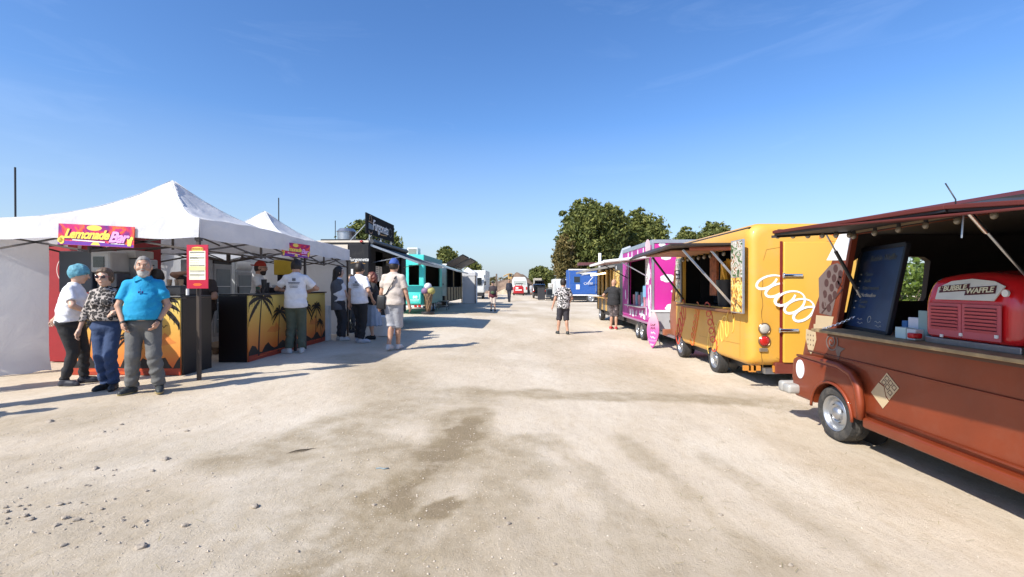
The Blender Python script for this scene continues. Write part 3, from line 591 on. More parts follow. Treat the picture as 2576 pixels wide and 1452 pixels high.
# things on and around the counters
def lay(name, label, cat, fn, **k): T = thing(name, label, cat, k.pop('loc', (0, 0, 0)), 0, k.get('group')); fn(T); return T
def coffee(T):
    D_ = mm('machine_dark', (.045, .05, .06), .4); G_ = mm('machine_grey', (.36, .35, .33), .4, metal=.3); a = fp(147, 642, 6.9); b = fp(205, 742, 6.9); c = fp(232, 700, 6.9)
    MB().box(a.x, c.x, 6.9, 7.35, 1.32, 1.95).build('body', D_, T, bevel=.015); e = fp(283, 700, 6.9)
    MB().box(c.x + .004, e.x, 6.86, 7.3, 1.62, 1.95).build('display_housing', G_, T, bevel=.03); MB().box(c.x + .06, e.x - .09, 6.85, 6.865, 1.70, 1.86).build('screen', GLASS, T)
    MB().box(c.x + .02, e.x + .02, 6.95, 7.3, 1.40, 1.615).build('tray_block', mm('machine_mid', (.10, .10, .11), .3, metal=.6), T, bevel=.01)
    for k in range(3): MB().cyl((c.x + .06 + k * .09, 6.9, 1.60), (c.x + .06 + k * .09, 6.9, 1.52), .018, .012, n=12).build('spout', CHROME, T, smooth=True, angle=40)
lay('coffee_machine', 'dark grey coffee machine with a tilted grey display on the counter', 'coffee machine', coffee, loc=(-6.7, 7.1, 1.32))
def grinder(T):
    c = fp(243, 640, 7.1); MB().cyl((c.x, 7.1, 1.956), (c.x, 7.1, 2.0), .09, n=20).build('collar', PLA, T, smooth=True, angle=40); MB().cyl((c.x, 7.1, 2.0), (c.x, 7.1, 2.16), .075, .14, n=24).build('hopper', mm('smoked_glass', (.07, .05, .04), .1), T, smooth=True, angle=40)
lay('coffee_grinder', 'smoked conical grinder hopper on top of the coffee machine', 'grinder', grinder, loc=(-6.3, 7.1, 1.95))
lay('espresso_machine', 'steel espresso machine with bottles right of the grey display', 'coffee machine', lambda T: [MB().box(fp(290, 0, 7.2).x, fp(345, 0, 7.2).x, 7.2, 7.6, 1.32, 1.85).build('body', STEEL, T, bevel=.02), MB().box(fp(292, 0, 7.2).x, fp(340, 0, 7.2).x, 7.18, 7.55, 1.86, 1.98).build('cup_tray', mm('machine_grey', (.36, .35, .33), .4, metal=.3), T, bevel=.01)], loc=(-6.1, 7.3, 1.32))
def fridge(label, xf, y0, w_, d_, zt, header):
    T = thing('drinks_fridge', label, 'fridge', (xf - d_ / 2, y0 + w_ / 2, .12)); W_ = mm('fridge_white', (.5, .52, .53), .35); G_ = mm('fridge_glass', (.17, .20, .21), .12, spec=.7)
    MB().box(xf - d_, xf, y0, y0 + w_, .16, zt).build('cabinet', W_, T, bevel=.012); MB().box(xf + .002, xf + .04, y0 + .02, y0 + w_ - .02, .34, zt - (.28 if header else .1)).build('door', mm('fridge_frame', (.33, .34, .35), .4), T, bevel=.006)
    MB().box(xf + .041, xf + .047, y0 + .08, y0 + w_ - .08, .42, zt - (.36 if header else .2)).build('door_glass', G_, T); MB().box(xf + .042, xf + .07, y0 + .035, y0 + .055, .9, 1.4).build('handle', PLA, T)
    for k in range(3): MB().box(xf + .0475, xf + .05, y0 + .09, y0 + w_ - .09, .7 + k * .35, .712 + k * .35).build('shelf_edge', PAPER, T)
    if header: MB().cyl((xf - .08, y0 + .02, zt - .13), (xf - .08, y0 + w_ - .02, zt - .13), .135, n=24).build('header_light', mm('header_white', (.62, .62, .6), .4), T, smooth=True, angle=40)
    else: MB().box(xf + .003, xf + .03, y0 + .01, y0 + w_ - .01, zt - .09, zt - .01).build('header_strip', PLA, T)
fridge('white drinks fridge with a black header strip behind the menu board', -6.55, 9.62, .62, .68, 1.98, False)
fridge('white drinks fridge with a rounded header left of the bartender', -6.88, 10.92, .66, .6, 2.04, True)
def dispenser(T):
    a = fp(686, 0, 10.2).x; b = fp(735, 0, 10.2).x; J = mm('juice', (.60, .42, .06), .15); c = fp(700, 655, 10.2)
    MB().box(a, b, 10.2, 10.55, 1.66, 2.0).build('tank', J, T, bevel=.02); MB().box(a, b, 10.19, 10.56, 2.0, 2.05).build('lid', PAPER, T, bevel=.01); MB().box(a + .06, b - .04, 10.24, 10.6, 1.31, 1.66).build('base', PLA, T, bevel=.01)
    for q in (a + .13, b - .13): MB().cyl((q, 10.17, 1.64), (q, 10.17, 1.56), .02, n=10).build('tap', PLA, T, smooth=True)
lay('juice_dispenser', 'big yellow juice dispenser on a black stand next to the ordering man', 'juice dispenser', dispenser, loc=(-5.2, 10.35, 1.3))
CUP = mm('clear_cup', (.45, .47, .46), .15, spec=.8)
def cup(x, y, z, r, h, m, lb, cat='cup', name='cup', grp=None): T = tag(MB().lathe([(.001, 0), (r * .75, 0), (r, h), (r * 1.06, h), (r * .95, h - .004), (r * .72, .01), (.001, .01)], Matrix.Translation((x, y, z)), 16).build(name, m, None, smooth=True, angle=50), lb, cat, grp); return T
ZC = .12 + 1.162
for k, (px, Yd, r, h, m_, lb) in enumerate([(656, 8.75, .05, .26, PLA, 'tall black shaker cup in front of the bartender'), (664, 8.9, .045, .2, PLA, 'second black shaker cup right behind the tallest one'), (640, 8.3, .04, .12, mm('green_cup', (.04, .10, .05), .4), 'dark green cup on the bar left of the shakers'), (683, 9.3, .05, .15, CUP, 'stack of clear cups right of the black shakers'),
                                           (690, 9.5, .05, .15, CUP, 'second stack of clear cups near the juice dispenser'), (696, 9.7, .05, .13, CUP, 'third stack of clear cups closest to the dispenser')]):
    cup(-4.95, 1165 * 4.95 / (1315 - px), ZC, r, h, m_, lb)
T = thing('bar_caddy', 'black bar caddy with straws on the palm counter', 'caddy', (-4.95, 8.5, ZC)); MB().box(-5.05, -4.85, 8.95, 9.2, ZC, ZC + .10).build('box', PLA, T, bevel=.006)
for k in range(6): MB().cyl((-4.98 + .02 * k, 9.05 + .01 * k, ZC + .1), (-4.99 + .024 * k, 9.06, ZC + .19), .004, n=6).build('straw', PAPER, T)
T = thing('cup_tray', 'black tray with white tap on the first counter beside the menu board', 'tray', (-5.0, 6.85, ZC)); MB().box(-5.3, -5.0, 6.66, 7.0, ZC, ZC + .14).build('tray', PLA, T, bevel=.01); MB().cyl((-4.93, 6.7, ZC), (-4.93, 6.7, ZC + .10), .02, n=12).build('tap', PAPER, T, smooth=True, angle=40)
for k, (x, y) in enumerate([(-5.2, 6.7), (-5.1, 6.72), (-5.02, 6.69)]): cup(x, y - .0, ZC + .141, .035, .09, mm('card_cup', (.30, .20, .12), .6), ['brown card cup left of two others in the black tray', 'brown card cup in the middle of the black tray', 'brown card cup nearest the white tap'][k])
# pallet and crate behind the counters
PAL = mm('pallet_wood', (.22, .16, .10), .85, var=.3, vs=10)
T = thing('wooden_pallet', 'wooden pallet lying on the ground behind the gap between the counters', 'pallet', (-5.9, 9.0, .12))
for k in range(6): MB().box(-6.4, -5.3, 8.6 + k * .17, 8.72 + k * .17, .24, .26).build('plank', PAL, T)
for x in (-6.35, -5.85, -5.4): MB().box(x, x + .09, 8.6, 9.57, .13, .238).build('bearer', PAL, T)
# signs
def lem_sign(label, c, u, w_, h_, tilt=0):
    n = u.cross(VZ).normalized(); q = Matrix.Rotation(tilt, 3, n); u2 = q @ u; v2 = q @ VZ; o = c - u2 * w_ / 2 - v2 * h_ / 2; F = (o, u2, v2); T = thing('bar_sign', label, 'sign', c)
    MB().prism([(0, 0), (w_, 0), (w_, h_), (0, h_)], (o, u2, v2), -.012).build('board', pattern('photo_sign', 'photo_sign'), T); k = w_
    flat('sun_print', blob(.47 * k, h_ * .86 - .0, .10 * k, .13 * h_, 20), F, YE, T, .001); flat('reflection_print', [(.43 * k, .04 * h_), (.56 * k, .04 * h_), (.52 * k, .22 * h_), (.47 * k, .22 * h_)], F, YE, T, .001)
    flat('band_print', [(.0, .003), (k, .003), (k, .13 * h_), (0, .2 * h_)], F, mm('print_purple', (.14, .03, .32), .5), T, .0007)
    YL = mm('letter_yellow', (.9, .66, .10), .4); SHW = mm('letter_shadow', (.14, .0, .10), .5); PKL = mm('letter_pink', (.80, .36, .72), .4)
    for (m_, dx, dy, b_) in ((SHW, .006 * k, -.008 * k, .012), (YL, 0, 0, .007)):
        G_ = (o + u2 * (.375 * k + dx) + v2 * (.52 * h_ + dy) + n * (.001 if m_ is SHW else .004), u2, v2); text('Lemonade', .165 * k, G_, m_, T, bold=b_ * k, shear=.35, ext=.0012, width=.82)
        G_ = (o + u2 * (.79 * k + dx) + v2 * (.44 * h_ + dy) + n * (.001 if m_ is SHW else .004), u2, v2); text('Bar', .20 * k, G_, m_ if m_ is SHW else PKL, T, bold=b_ * k, shear=.35, ext=.0012, width=.85)
    mb = MB(); mb.ribbon([(.19 * k, .25 * h_), (.62 * k, .20 * h_)], .016 * k, F, .004); mb.ribbon([(.70 * k, .16 * h_), (.88 * k, .15 * h_)], .016 * k, F, .004); mb.build('underline', PAPER, T)
    for x, y in ((.03, .22), (.055, .30), (.05, .16)): flat('lemon_print', blob(x * k, y * h_, .035 * k, .13 * h_, 14), F, YE, T, .0045)
    flat('glass_print', [(.92 * k, .06 * h_), (.965 * k, .06 * h_), (.985 * k, .42 * h_), (.91 * k, .42 * h_)], F, YE, T, .004); flat('lemon_print', blob(.972 * k, .43 * h_, .022 * k, .09 * h_, 14), F, mm('print_lime', (.65, .7, .1), .5), T, .005)
    return T
a, b = fp(152, 590, 6.19), fp(333, 600, 6.19); c = fp(242, 593, 6.19); lem_sign('purple and orange LEMONADE BAR sign hanging from the front edge of the nearest gazebo', Vector((c.x, 6.19, c.z)), Vector((.998, .06, 0)).normalized(), b.x - a.x, .285, -.045)
c = sp(747, 630, -4.36); lem_sign('smaller LEMONADE BAR sign where the two gazebos meet', Vector((-4.36, c.y - .02, c.z)), Vector((.42, .9, 0)).normalized(), .62, .26, -.03)
T = thing('menu_board', 'narrow red price list board hanging on the gazebo corner leg', 'menu board', fp(497, 671, 6.18)); a, b = fp(470, 726, 6.18), fp(523, 616, 6.18); w_, h_ = b.x - a.x, b.z - a.z; F = (Vector((a.x, 6.18, a.z)), VX, VZ)
MB().prism([(0, 0), (w_, 0), (w_, h_), (0, h_)], F, -.012).build('board', mm('menu_red', (.45, .01, .04), .45), T); flat('arch_print', blob(w_ / 2, h_ * .9, w_ * .3, h_ * .055), F, mm('print_gold', (.7, .5, .08), .5), T, .0012); text('LEMONADE BAR', .026, (F[0] + VX * w_ / 2 + VZ * h_ * .905, VX, VZ), RD, T, ext=.0012)
flat('price_list', [(.035, h_ * .20), (w_ - .035, h_ * .20), (w_ - .035, h_ * .86), (.035, h_ * .86)], F, mm('menu_cream', (.80, .76, .60), .6), T, .002); flat('highlight_band', [(.036, h_ * .42), (w_ - .036, h_ * .42), (w_ - .036, h_ * .50), (.036, h_ * .50)], F, mm('menu_yellow', (.8, .75, .3), .6), T, .003)
for y in (.83, .70, .52, .40, .31): MB().ribbon([(.045, h_ * y), (w_ - .045, h_ * y)], .011, F, .0035).build('heading_bar', INK, T)
menu_lines((F[0] + VY * -.0022, VX, VZ), .045, w_ - .05, h_ * .22, h_ * .82, 15, mm('menu_ink', (.3, .28, .2), .7), T, th=.005); flat('lemon_print', blob(w_ / 2, h_ * .09, w_ * .22, h_ * .035, 6), F, OR, T, .002)
# ------------------------------------------------------------ people: smooth blended solids turned into one surface each
class SDF:
    def __init__(s, lo, hi, h):
        s.lo = np.array(lo, float); s.h = h; s.n = np.ceil((np.array(hi) - s.lo) / h).astype(int) + 1
        s.ax = [s.lo[i] + h * np.arange(s.n[i]) for i in range(3)]; s.D = np.full(s.n, .2, np.float32)
    def sub(s, lo, hi):
        i0 = np.clip(np.floor((np.array(lo) - s.lo) / s.h).astype(int), 0, s.n); i1 = np.clip(np.ceil((np.array(hi) - s.lo) / s.h).astype(int) + 1, 0, s.n)
        sl = tuple(slice(a, b) for a, b in zip(i0, i1)); return sl, [s.ax[0][sl[0]][:, None, None], s.ax[1][sl[1]][None, :, None], s.ax[2][sl[2]][None, None, :]]
    def put(s, sl, d, k):
        D = s.D[sl]
        if not D.size: return
        if k > 0:
            hh = np.maximum(k - np.abs(D - d), 0) / k; s.D[sl] = np.minimum(D, d) - hh * hh * k * .25
        else: s.D[sl] = np.minimum(D, d)
    def cap(s, a, b, ra, rb=None, k=.02, flat=0, sq=1.0):
        rb = ra if rb is None else rb; a = np.array(a, float); b = np.array(b, float); m = max(ra, rb) + k + .03
        sl, (x, y, z) = s.sub(np.minimum(a, b) - m, np.maximum(a, b) + m); ba = b - a; L2 = ba @ ba + 1e-9
        px, py, pz = x - a[0], y - a[1], z - a[2]; tu = (px * ba[0] + py * ba[1] + pz * ba[2]) / L2; t = np.clip(tu, 0, 1)
        d = np.sqrt((px - t * ba[0]) ** 2 + ((py - t * ba[1]) / sq) ** 2 + (pz - t * ba[2]) ** 2) - (ra + (rb - ra) * t)
        if flat: d = np.maximum(d, (tu - 1) * math.sqrt(L2))
        s.put(sl, d, k)
    def ell(s, c, r, k=.02, M=None):
        c = np.array(c, float); r = np.array(r, float); m = r.max() + k + .03; sl, (x, y, z) = s.sub(c - m, c + m); x, y, z = x - c[0], y - c[1], z - c[2]
        if M is not None:
            M = np.array(M); x, y, z = (M[0, 0] * x + M[1, 0] * y + M[2, 0] * z, M[0, 1] * x + M[1, 1] * y + M[2, 1] * z, M[0, 2] * x + M[1, 2] * y + M[2, 2] * z)
        k0 = np.sqrt((x / r[0]) ** 2 + (y / r[1]) ** 2 + (z / r[2]) ** 2) + 1e-6; k1 = np.sqrt((x / r[0] ** 2) ** 2 + (y / r[1] ** 2) ** 2 + (z / r[2] ** 2) ** 2) + 1e-6
        s.put(sl, k0 * (k0 - 1) / k1, k)
    def cut(s, p, n):      # keep the side the normal points away from
        p = np.array(p, float); n = np.array(n, float); n /= np.linalg.norm(n)
        d = (s.ax[0][:, None, None] - p[0]) * n[0] + (s.ax[1][None, :, None] - p[1]) * n[1] + (s.ax[2][None, None, :] - p[2]) * n[2]; s.D = np.maximum(s.D, d)
    def field(s, fn): s.D = s.D + fn(s.ax[0][:, None, None], s.ax[1][None, :, None], s.ax[2][None, None, :]).astype(np.float32)
    def mesh(s):
        D = s.D; D[0] = D[-1] = .2; D[:, 0] = D[:, -1] = .2; D[:, :, 0] = D[:, :, -1] = .2
        S = D < 0; cs = [(i, j, k) for i in (0, 1) for j in (0, 1) for k in (0, 1)]
        def cn(A, c): return A[c[0]:A.shape[0] - 1 + c[0], c[1]:A.shape[1] - 1 + c[1], c[2]:A.shape[2] - 1 + c[2]]
        cnt = sum(cn(S, c).astype(np.int8) for c in cs); act = (cnt > 0) & (cnt < 8); I = np.argwhere(act); nv = len(I)
        me = bpy.data.meshes.new('m')
        if nv < 8: return me
        idm = np.full(act.shape, -1, np.int64); idm[act] = np.arange(nv); pos = np.zeros((nv, 3)); w = np.zeros(nv)
        vals = {c: cn(D, c)[act] for c in cs}
        for a in cs:
            for ax in range(3):
                if a[ax] == 0:
                    b = list(a); b[ax] = 1; b = tuple(b); da, db = vals[a], vals[b]; mk = (da < 0) != (db < 0); t = np.where(mk, da / (da - db + 1e-12), 0)
                    pt = np.array(a, float)[None, :].repeat(nv, 0); pt[:, ax] = t; pos += pt * mk[:, None]; w += mk
        pos = (I + pos / w[:, None]) * s.h + s.lo; F = []
        for ax in range(3):
            o = [i for i in range(3) if i != ax]; A = S; sh = [slice(None)] * 3; sh2 = [slice(None)] * 3; sh[ax] = slice(0, -1); sh2[ax] = slice(1, None)
            e = A[tuple(sh)] != A[tuple(sh2)]; E = np.argwhere(e); E = E[(E[:, o[0]] > 0) & (E[:, o[1]] > 0) & (E[:, o[0]] < A.shape[o[0]] - 1) & (E[:, o[1]] < A.shape[o[1]] - 1)]
            q = []
            for (u, v) in ((1, 1), (0, 1), (0, 0), (1, 0)):
                c = E.copy(); c[:, o[0]] -= u; c[:, o[1]] -= v; q.append(idm[c[:, 0], c[:, 1], c[:, 2]])
            q = np.stack(q, 1); ins = A[E[:, 0], E[:, 1], E[:, 2]]; fl = ins if ax != 1 else ~ins; q[~fl] = q[~fl][:, ::-1]; F.append(q)
        F = np.concatenate(F); F = F[(F >= 0).all(1)]; fastmesh(me, pos, F); return me
SKIN = {'tan': mm('skin_tan', (.46, .26, .17), .5, var=.1, vs=14), 'fair': mm('skin_fair', (.56, .35, .25), .5, var=.08, vs=14), 'dark': mm('skin_dark', (.30, .16, .10), .5, var=.1, vs=14)}
def fab(k, c, **a): return mm('fabric_' + k, c, .85, var=.10, vs=9, bump=.8, bs=12, **a)
WHITE = fab('white', (.78, .79, .82)); BLACK = fab('black', (.018, .018, .02)); CHAR = fab('charcoal', (.05, .055, .06))
def v3(*a): return np.array(a, float)
def ik(a, b, l1, l2, hint):
    d = b - a; L_ = np.linalg.norm(d); u = d / (L_ + 1e-9)
    if L_ > (l1 + l2) * .999: L_ = (l1 + l2) * .999; b = a + u * L_
    x = (l1 * l1 - l2 * l2 + L_ * L_) / (2 * L_); h = math.sqrt(max(0, l1 * l1 - x * x)); p = np.array(hint, float); p = p - u * (p @ u); p /= np.linalg.norm(p) + 1e-9
    return a + u * x + p * h, b
def rotm(yaw=0, pitch=0, roll=0):
    return np.array(Matrix.Rotation(yaw, 3, 'Z') @ Matrix.Rotation(pitch, 3, 'X') @ Matrix.Rotation(roll, 3, 'Y'))
def person(label, loc, face, H=1.75, w=1.0, fem=False, lean=(0, 0), feet=None, hands=None, elb=None, head=(0, 0), skin='tan', top=WHITE, sleeve='short', hem=.90, bottom='trousers', bmat=CHAR, shoes=BLACK, sole=None,
           hair='short', hmat=None, res=.012, belly=0, face_on=True, neckline=None, extra=None, hip=(0, 0), legw=1.0, hold=None, loose=1.0, beard=None, group=None, curl=True, leghints=((.15, 1), (-.15, 1))):
    s = H / 1.75; T = thing('person', label, 'person', loc, R(face), group); h = res
    hipx, hipy = hip; P = v3(hipx, hipy, .93); C = v3(hipx + lean[0], hipy + lean[1], 1.27); Nk = v3(C[0] + lean[0] * .3, C[1] + lean[1] * .3 + .0, 1.47)
    RH0 = rotm(R(head[0]), R(head[1])); HS = 1.08; RH = RH0; Hc = Nk + v3(0, .012, .0) + RH @ v3(0, .012, .158)
    shw = (.140 if fem else .165) * (1 + (w - 1) * .5); SH = [C + v3(q * shw, -.005, .122) for q in (-1, 1)]
    HP = [P + v3(q * .09 * (1.05 if fem else 1), 0, -.02) for q in (-1, 1)]
    feet = feet or ((-.10, .02, -8), (.10, -.02, 8)); AN = [v3(f[0], f[1], .085 + (f[3] if len(f) > 3 else 0)) for f in feet]
    KN = []
    for i in (0, 1):
        k_, a_ = ik(HP[i], AN[i], .43, .41, (leghints[i][0], leghints[i][1], 0)); KN.append(k_); AN[i] = a_
    hands = hands or ((-.25, .03, .80), (.25, .03, .80)); elb = elb or ((-.5, -1, 0), (.5, -1, 0)); EL = []; HN = []
    for i in (0, 1):
        e_, w_ = ik(SH[i], np.array(hands[i], float), .285, .25, elb[i]); EL.append(e_); HN.append(w_)
    allp = np.array([P, C, Nk, Hc, *SH, *HP, *AN, *KN, *EL, *HN]); lo = allp.min(0) - v3(.26, .26, .12); hi = allp.max(0) + v3(.26, .30, .16); lo[2] = -.03
    k3 = 0 if belly == 0 else 1
    bk = w; arw = (.86 if fem else .97) * (1 + (w - 1) * .6)
    def torso(S, e, zlow=-9):
        S.ell(C + v3(0, 0, .02), (.158 * bk + e, .108 * bk + e, .20), .05); S.ell((P + C) / 2 + v3(0, .012 + belly * .35, -.01), ((.138 if fem else .148) * bk + e, .10 * bk + belly + e, .19), .05)
        S.ell(P + v3(0, -.01, .0), ((.172 if fem else .16) * bk + e, .115 * bk + e + belly * .3, .14), .05); S.cap(SH[0], SH[1], .046 + e, k=.05); [S.cap(Nk - v3(0, 0, .015), SH[i_], .040 + e, .036 + e, .03) for i_ in (0, 1)]
        if fem: S.ell(C + v3(-.065, .085, -.0), (.07 + e * .5,) * 3, .04); S.ell(C + v3(.065, .085, -.0), (.07 + e * .5,) * 3, .04)
    def legs(S, e, end=1.0, ef=0):
        for i in (0, 1):
            S.cap(HP[i] + v3(0, -.008, 0), KN[i], (.088 * bk + e) * legw, .058 + e + ef * .4, .035)
            if end > 0: b_ = KN[i] + (AN[i] - KN[i]) * end; S.cap(KN[i], b_, .058 + e + ef * .4, .042 + e + ef, .02, flat=1)
    # body: one continuous surface
    S = SDF(lo, hi, h); torso(S, -.008); legs(S, -.018 if bottom == 'trousers' else -.004, 1.0)
    for i in (0, 1):
        S.ell(KN[i] * .66 + AN[i] * .34 + v3(0, -.022, 0), (.047, .05, .11) if bottom != 'trousers' else (.03, .03, .08), .03)
        a_ = R(feet[i][2]); fd = v3(-math.sin(a_), math.cos(a_), 0); S.cap(AN[i] + v3(0, 0, -.04), AN[i] + fd * .15 + v3(0, 0, -.055), .034, .026, .02)
        S.cap(SH[i], EL[i], .05 * arw, .04 * arw, .03); S.cap(EL[i], HN[i], .041 * arw, .027 * arw, .015)
        d = HN[i] - EL[i]; d /= np.linalg.norm(d) + 1e-9; q = (-1, 1)[i]
        sd = np.cross(d, v3(0, 0, 1)) if abs(d[2]) < .8 else v3(0, 1, 0); sd = sd - d * (sd @ d); sd /= np.linalg.norm(sd); pn = np.cross(d, sd)
        if abs(d[2]) >= .8 and pn[0] * q > 0: pn = -pn                      # palm turned to the thigh
        tip = HN[i] + d * .085; S.cap(HN[i] + d * .02, HN[i] + d * .07 + sd * .012, .026, .030, .015, sq=1); S.cap(HN[i] + d * .02, HN[i] + d * .07 - sd * .018, .024, .026, .015)
        for j in range(4):
            b0 = HN[i] + d * .085 + sd * (.030 - j * .020); l = (.036, .042, .038, .029)[j]; cu = .35 if curl else .05
            m1 = b0 + (d * math.cos(cu) + pn * math.sin(cu)) * l; m2 = m1 + (d * math.cos(cu * 2.6) + pn * math.sin(cu * 2.6)) * l * .9; S.cap(b0, m1, .0095, .009, .004); S.cap(m1, m2, .009, .0075, .003)
        t0 = HN[i] + d * .035 + sd * .03; t1 = t0 + d * .03 + sd * .026 + pn * .012; S.cap(t0, t1, .0125, .011, .008); S.cap(t1, t1 + d * .032 + pn * .008, .0105, .009, .003)
    S.cap(Nk - v3(0, 0, .06), Hc - HS * RH @ v3(0, .02, .05), .062 if not fem else .052, .056 if not fem else .047, .03)
    hr = v3(.081, .102, .119); S.ell(Hc, hr, .03, RH); S.ell(Hc + HS * RH @ v3(0, .022, -.062), (.056, .064, .058), .03, RH); S.ell(Hc + HS * RH @ v3(0, .062, -.096), (.026, .022, .02), .02, RH)
    S.cap(Hc + HS * RH @ v3(0, .092, .012), Hc + HS * RH @ v3(0, .112, -.022), .010, .016, .012)
    for q in (-1, 1):
        S.ell(Hc + HS * RH @ v3(q * .079, -.002, -.008), (.011, .022, .034), .006, RH); S.cap(Hc + HS * RH @ v3(q * .012, .094, .026), Hc + HS * RH @ v3(q * .045, .078, .028), .010, k=.012); S.ell(Hc + HS * RH @ v3(q * .04, .07, -.03), (.026, .02, .022), .02, RH)
    S.ell(Hc + HS * RH @ v3(0, .091, -.056), (.024, .012, .007), .008, RH)
    def done(S, name, m, par=T, k=None):
        me = S.mesh()
        if not len(me.vertices): return None
        me.transform(Matrix.Scale(s, 4)); return finish(me, name, m, par, world=False, smooth=True, kind=k)
    body = done(S, 'body', SKIN[skin])
    fold = lambda a, f: (lambda x, y, z: a * (np.sin(f * (z + .35 * x + .3 * y) + 2.2 * np.sin(9 * x + 3 * z) + 1.5 * np.sin(11 * y - 2 * z)) * (.45 + .55 * np.sin(7 * z + 5 * x + 3 * y))))
    # top
    if top is not None:
        S = SDF(lo, hi, h); torso(S, .006 + .004 * loose); e = .004 + .006 * loose
        for i in (0, 1):
            if sleeve == 'short': b_ = SH[i] + (EL[i] - SH[i]) * .72; S.cap(SH[i], b_, .052 * arw + e, .054 * arw + e, .02, flat=1)
            elif sleeve == 'long': S.cap(SH[i], EL[i], .056 * arw + e, .046 * arw + e, .03); b_ = EL[i] + (HN[i] - EL[i]) * .97; S.cap(EL[i], b_, .046 * arw + e, .036 * arw + e, .015, flat=1)
        S.cap(Nk - v3(0, 0, .05), Nk + v3(0, -.005, .028), .072, .066, .03, flat=1)
        wb = (.168 if fem else .160) * bk + belly * .35 + .022 + .004 * loose; S.cap((P + C) / 2 + v3(0, belly * .6, .02), v3(P[0], P[1] + belly * .45, .80), wb, wb * 1.06, .04, sq=.74 if belly < .03 else .86)
        S.field(fold(.0055 * loose, 34)); S.field(fold(.002, 80)); zc = hem
        if zc > 0: S.cut((0, 0, zc), (0, .12, -1))
        done(S, 'shirt', top)
    if bottom in ('trousers', 'shorts'):
        S = SDF(lo, hi, h); S.ell(P + v3(0, -.01, .0), ((.172 if fem else .16) * bk + .008, .115 * bk + .008 + belly * .3, .15), .05); S.ell(P + v3(0, .012 + belly * .3, .09), (.15 * bk + .004, .11 * bk + belly * .8, .09), .03)
        legs(S, .012 * loose, .97 if bottom == 'trousers' else .12, (.012 if loose > 1.2 else 0) + (.02 if bottom == 'shorts' else 0)); S.field(fold(.0075, 40)); S.field(fold(.003, 85)); S.cut((0, 0, min(1.06, (hem + .03) if top is not None else 1.06)), (0, .12, 1)); done(S, bottom, bmat)
    elif bottom == 'skirt':
        S = SDF(lo, hi, h); S.ell(P + v3(0, -.01, .03), (.18 * bk, .13 * bk, .16), .03); S.cap(P + v3(0, 0, .08), v3(P[0], P[1], .36), .15 * bk, .235 * bk, .03, flat=1, sq=.85); S.field(lambda x, y, z: .012 * np.sin(13 * np.arctan2(y, x)) * np.clip(1.1 - z, 0, 1) * 1.5); S.cut((0, 0, 1.07), (0, 0, 1)); done(S, 'skirt', bmat)
    # shoes
    for i in (0, 1):
        a_ = R(feet[i][2]); fd = v3(-math.sin(a_), math.cos(a_), 0); lf = AN[i][2] - .085; S = SDF(AN[i] - v3(.2, .2, .12), AN[i] + v3(.2, .24, .1), min(h, .012)); o_ = v3(0, 0, -.045)
        S.cap(AN[i] + o_ - fd * .035, AN[i] + fd * .12 + o_ - v3(0, 0, .0), .040, .043, .02); S.cap(AN[i] + fd * .05 + v3(0, 0, -.03), AN[i] + fd * .17 + o_ - v3(0, 0, .008), .04, .033, .02); S.cap(AN[i] + o_ - fd * .01, AN[i] + v3(0, 0, .015), .045, .05, .02, flat=1)
        S.cut((0, 0, lf + .012), (0, 0, -1)); sh = done(S, 'shoe', shoes)
        S = SDF(AN[i] - v3(.2, .2, .12), AN[i] + v3(.2, .24, .1), min(h, .012) * .8); S.cap(AN[i] + o_ - fd * .04, AN[i] + fd * .13 + o_, .044, .048, .02); S.cap(AN[i] + fd * .06 + o_, AN[i] + fd * .175 + o_, .046, .038, .02); S.cut((0, 0, lf + .026), (0, 0, 1)); S.cut((0, 0, lf), (0, 0, -1)); done(S, 'sole', sole or shoes, sh)
    # hair and headwear
    hm = hmat or mm('hair_dark', (.02, .014, .01), .6, var=.3, vs=40, bump=.5, bs=60)
    def W(x, y, z): return Hc + HS * (RH @ v3(x, y, z))
    if hair in ('short', 'crop', 'long', 'curly', 'bob'):
        S = SDF(Hc - v3(.22, .25, .5 if hair in ('long', 'curly') else .2), Hc + v3(.22, .22, .22), min(h, .012)); e = .006 if hair == 'crop' else .016
        S.ell(W(0, -.006, .012), hr + e, .01, RH)
        if hair == 'bob': S.ell(W(0, -.0, .055), (.085, .10, .078), .02, RH); S.ell(W(0, -.04, -.02), (.09, .075, .09), .02, RH)
        if hair == 'curly': S.ell(W(0, -.05, -.04), (.13, .10, .15), .03, RH); S.field(lambda x, y, z: .012 * np.sin(90 * x) * np.sin(80 * y + 1) * np.sin(85 * z))
        if hair == 'long': S.cap(W(0, -.06, 0), Nk + v3(0, -.10, -.16), .085, .06, .03, sq=.7)
        p0 = W(0, .048, 0); n0 = RH @ v3(0, 1, 0); top_ = W(0, 0, .055); nz = RH @ v3(0, -.25, 1)
        d1 = (S.ax[0][:, None, None] - p0[0]) * n0[0] + (S.ax[1][None, :, None] - p0[1]) * n0[1] + (S.ax[2][None, None, :] - p0[2]) * n0[2]
        d2 = (S.ax[0][:, None, None] - top_[0]) * nz[0] + (S.ax[1][None, :, None] - top_[1]) * nz[1] + (S.ax[2][None, None, :] - top_[2]) * nz[2]
        S.D = np.maximum(S.D, -np.maximum(-d1, d2))
        if hair in ('short', 'crop', 'bob'): S.cut(W(0, 0, -.055), RH @ v3(0, .35, -1))
        S.field(lambda x, y, z: .002 * np.sin(120 * x + 40 * y) + .002 * np.sin(90 * y + 60 * z)); done(S, 'hair', hm, body)
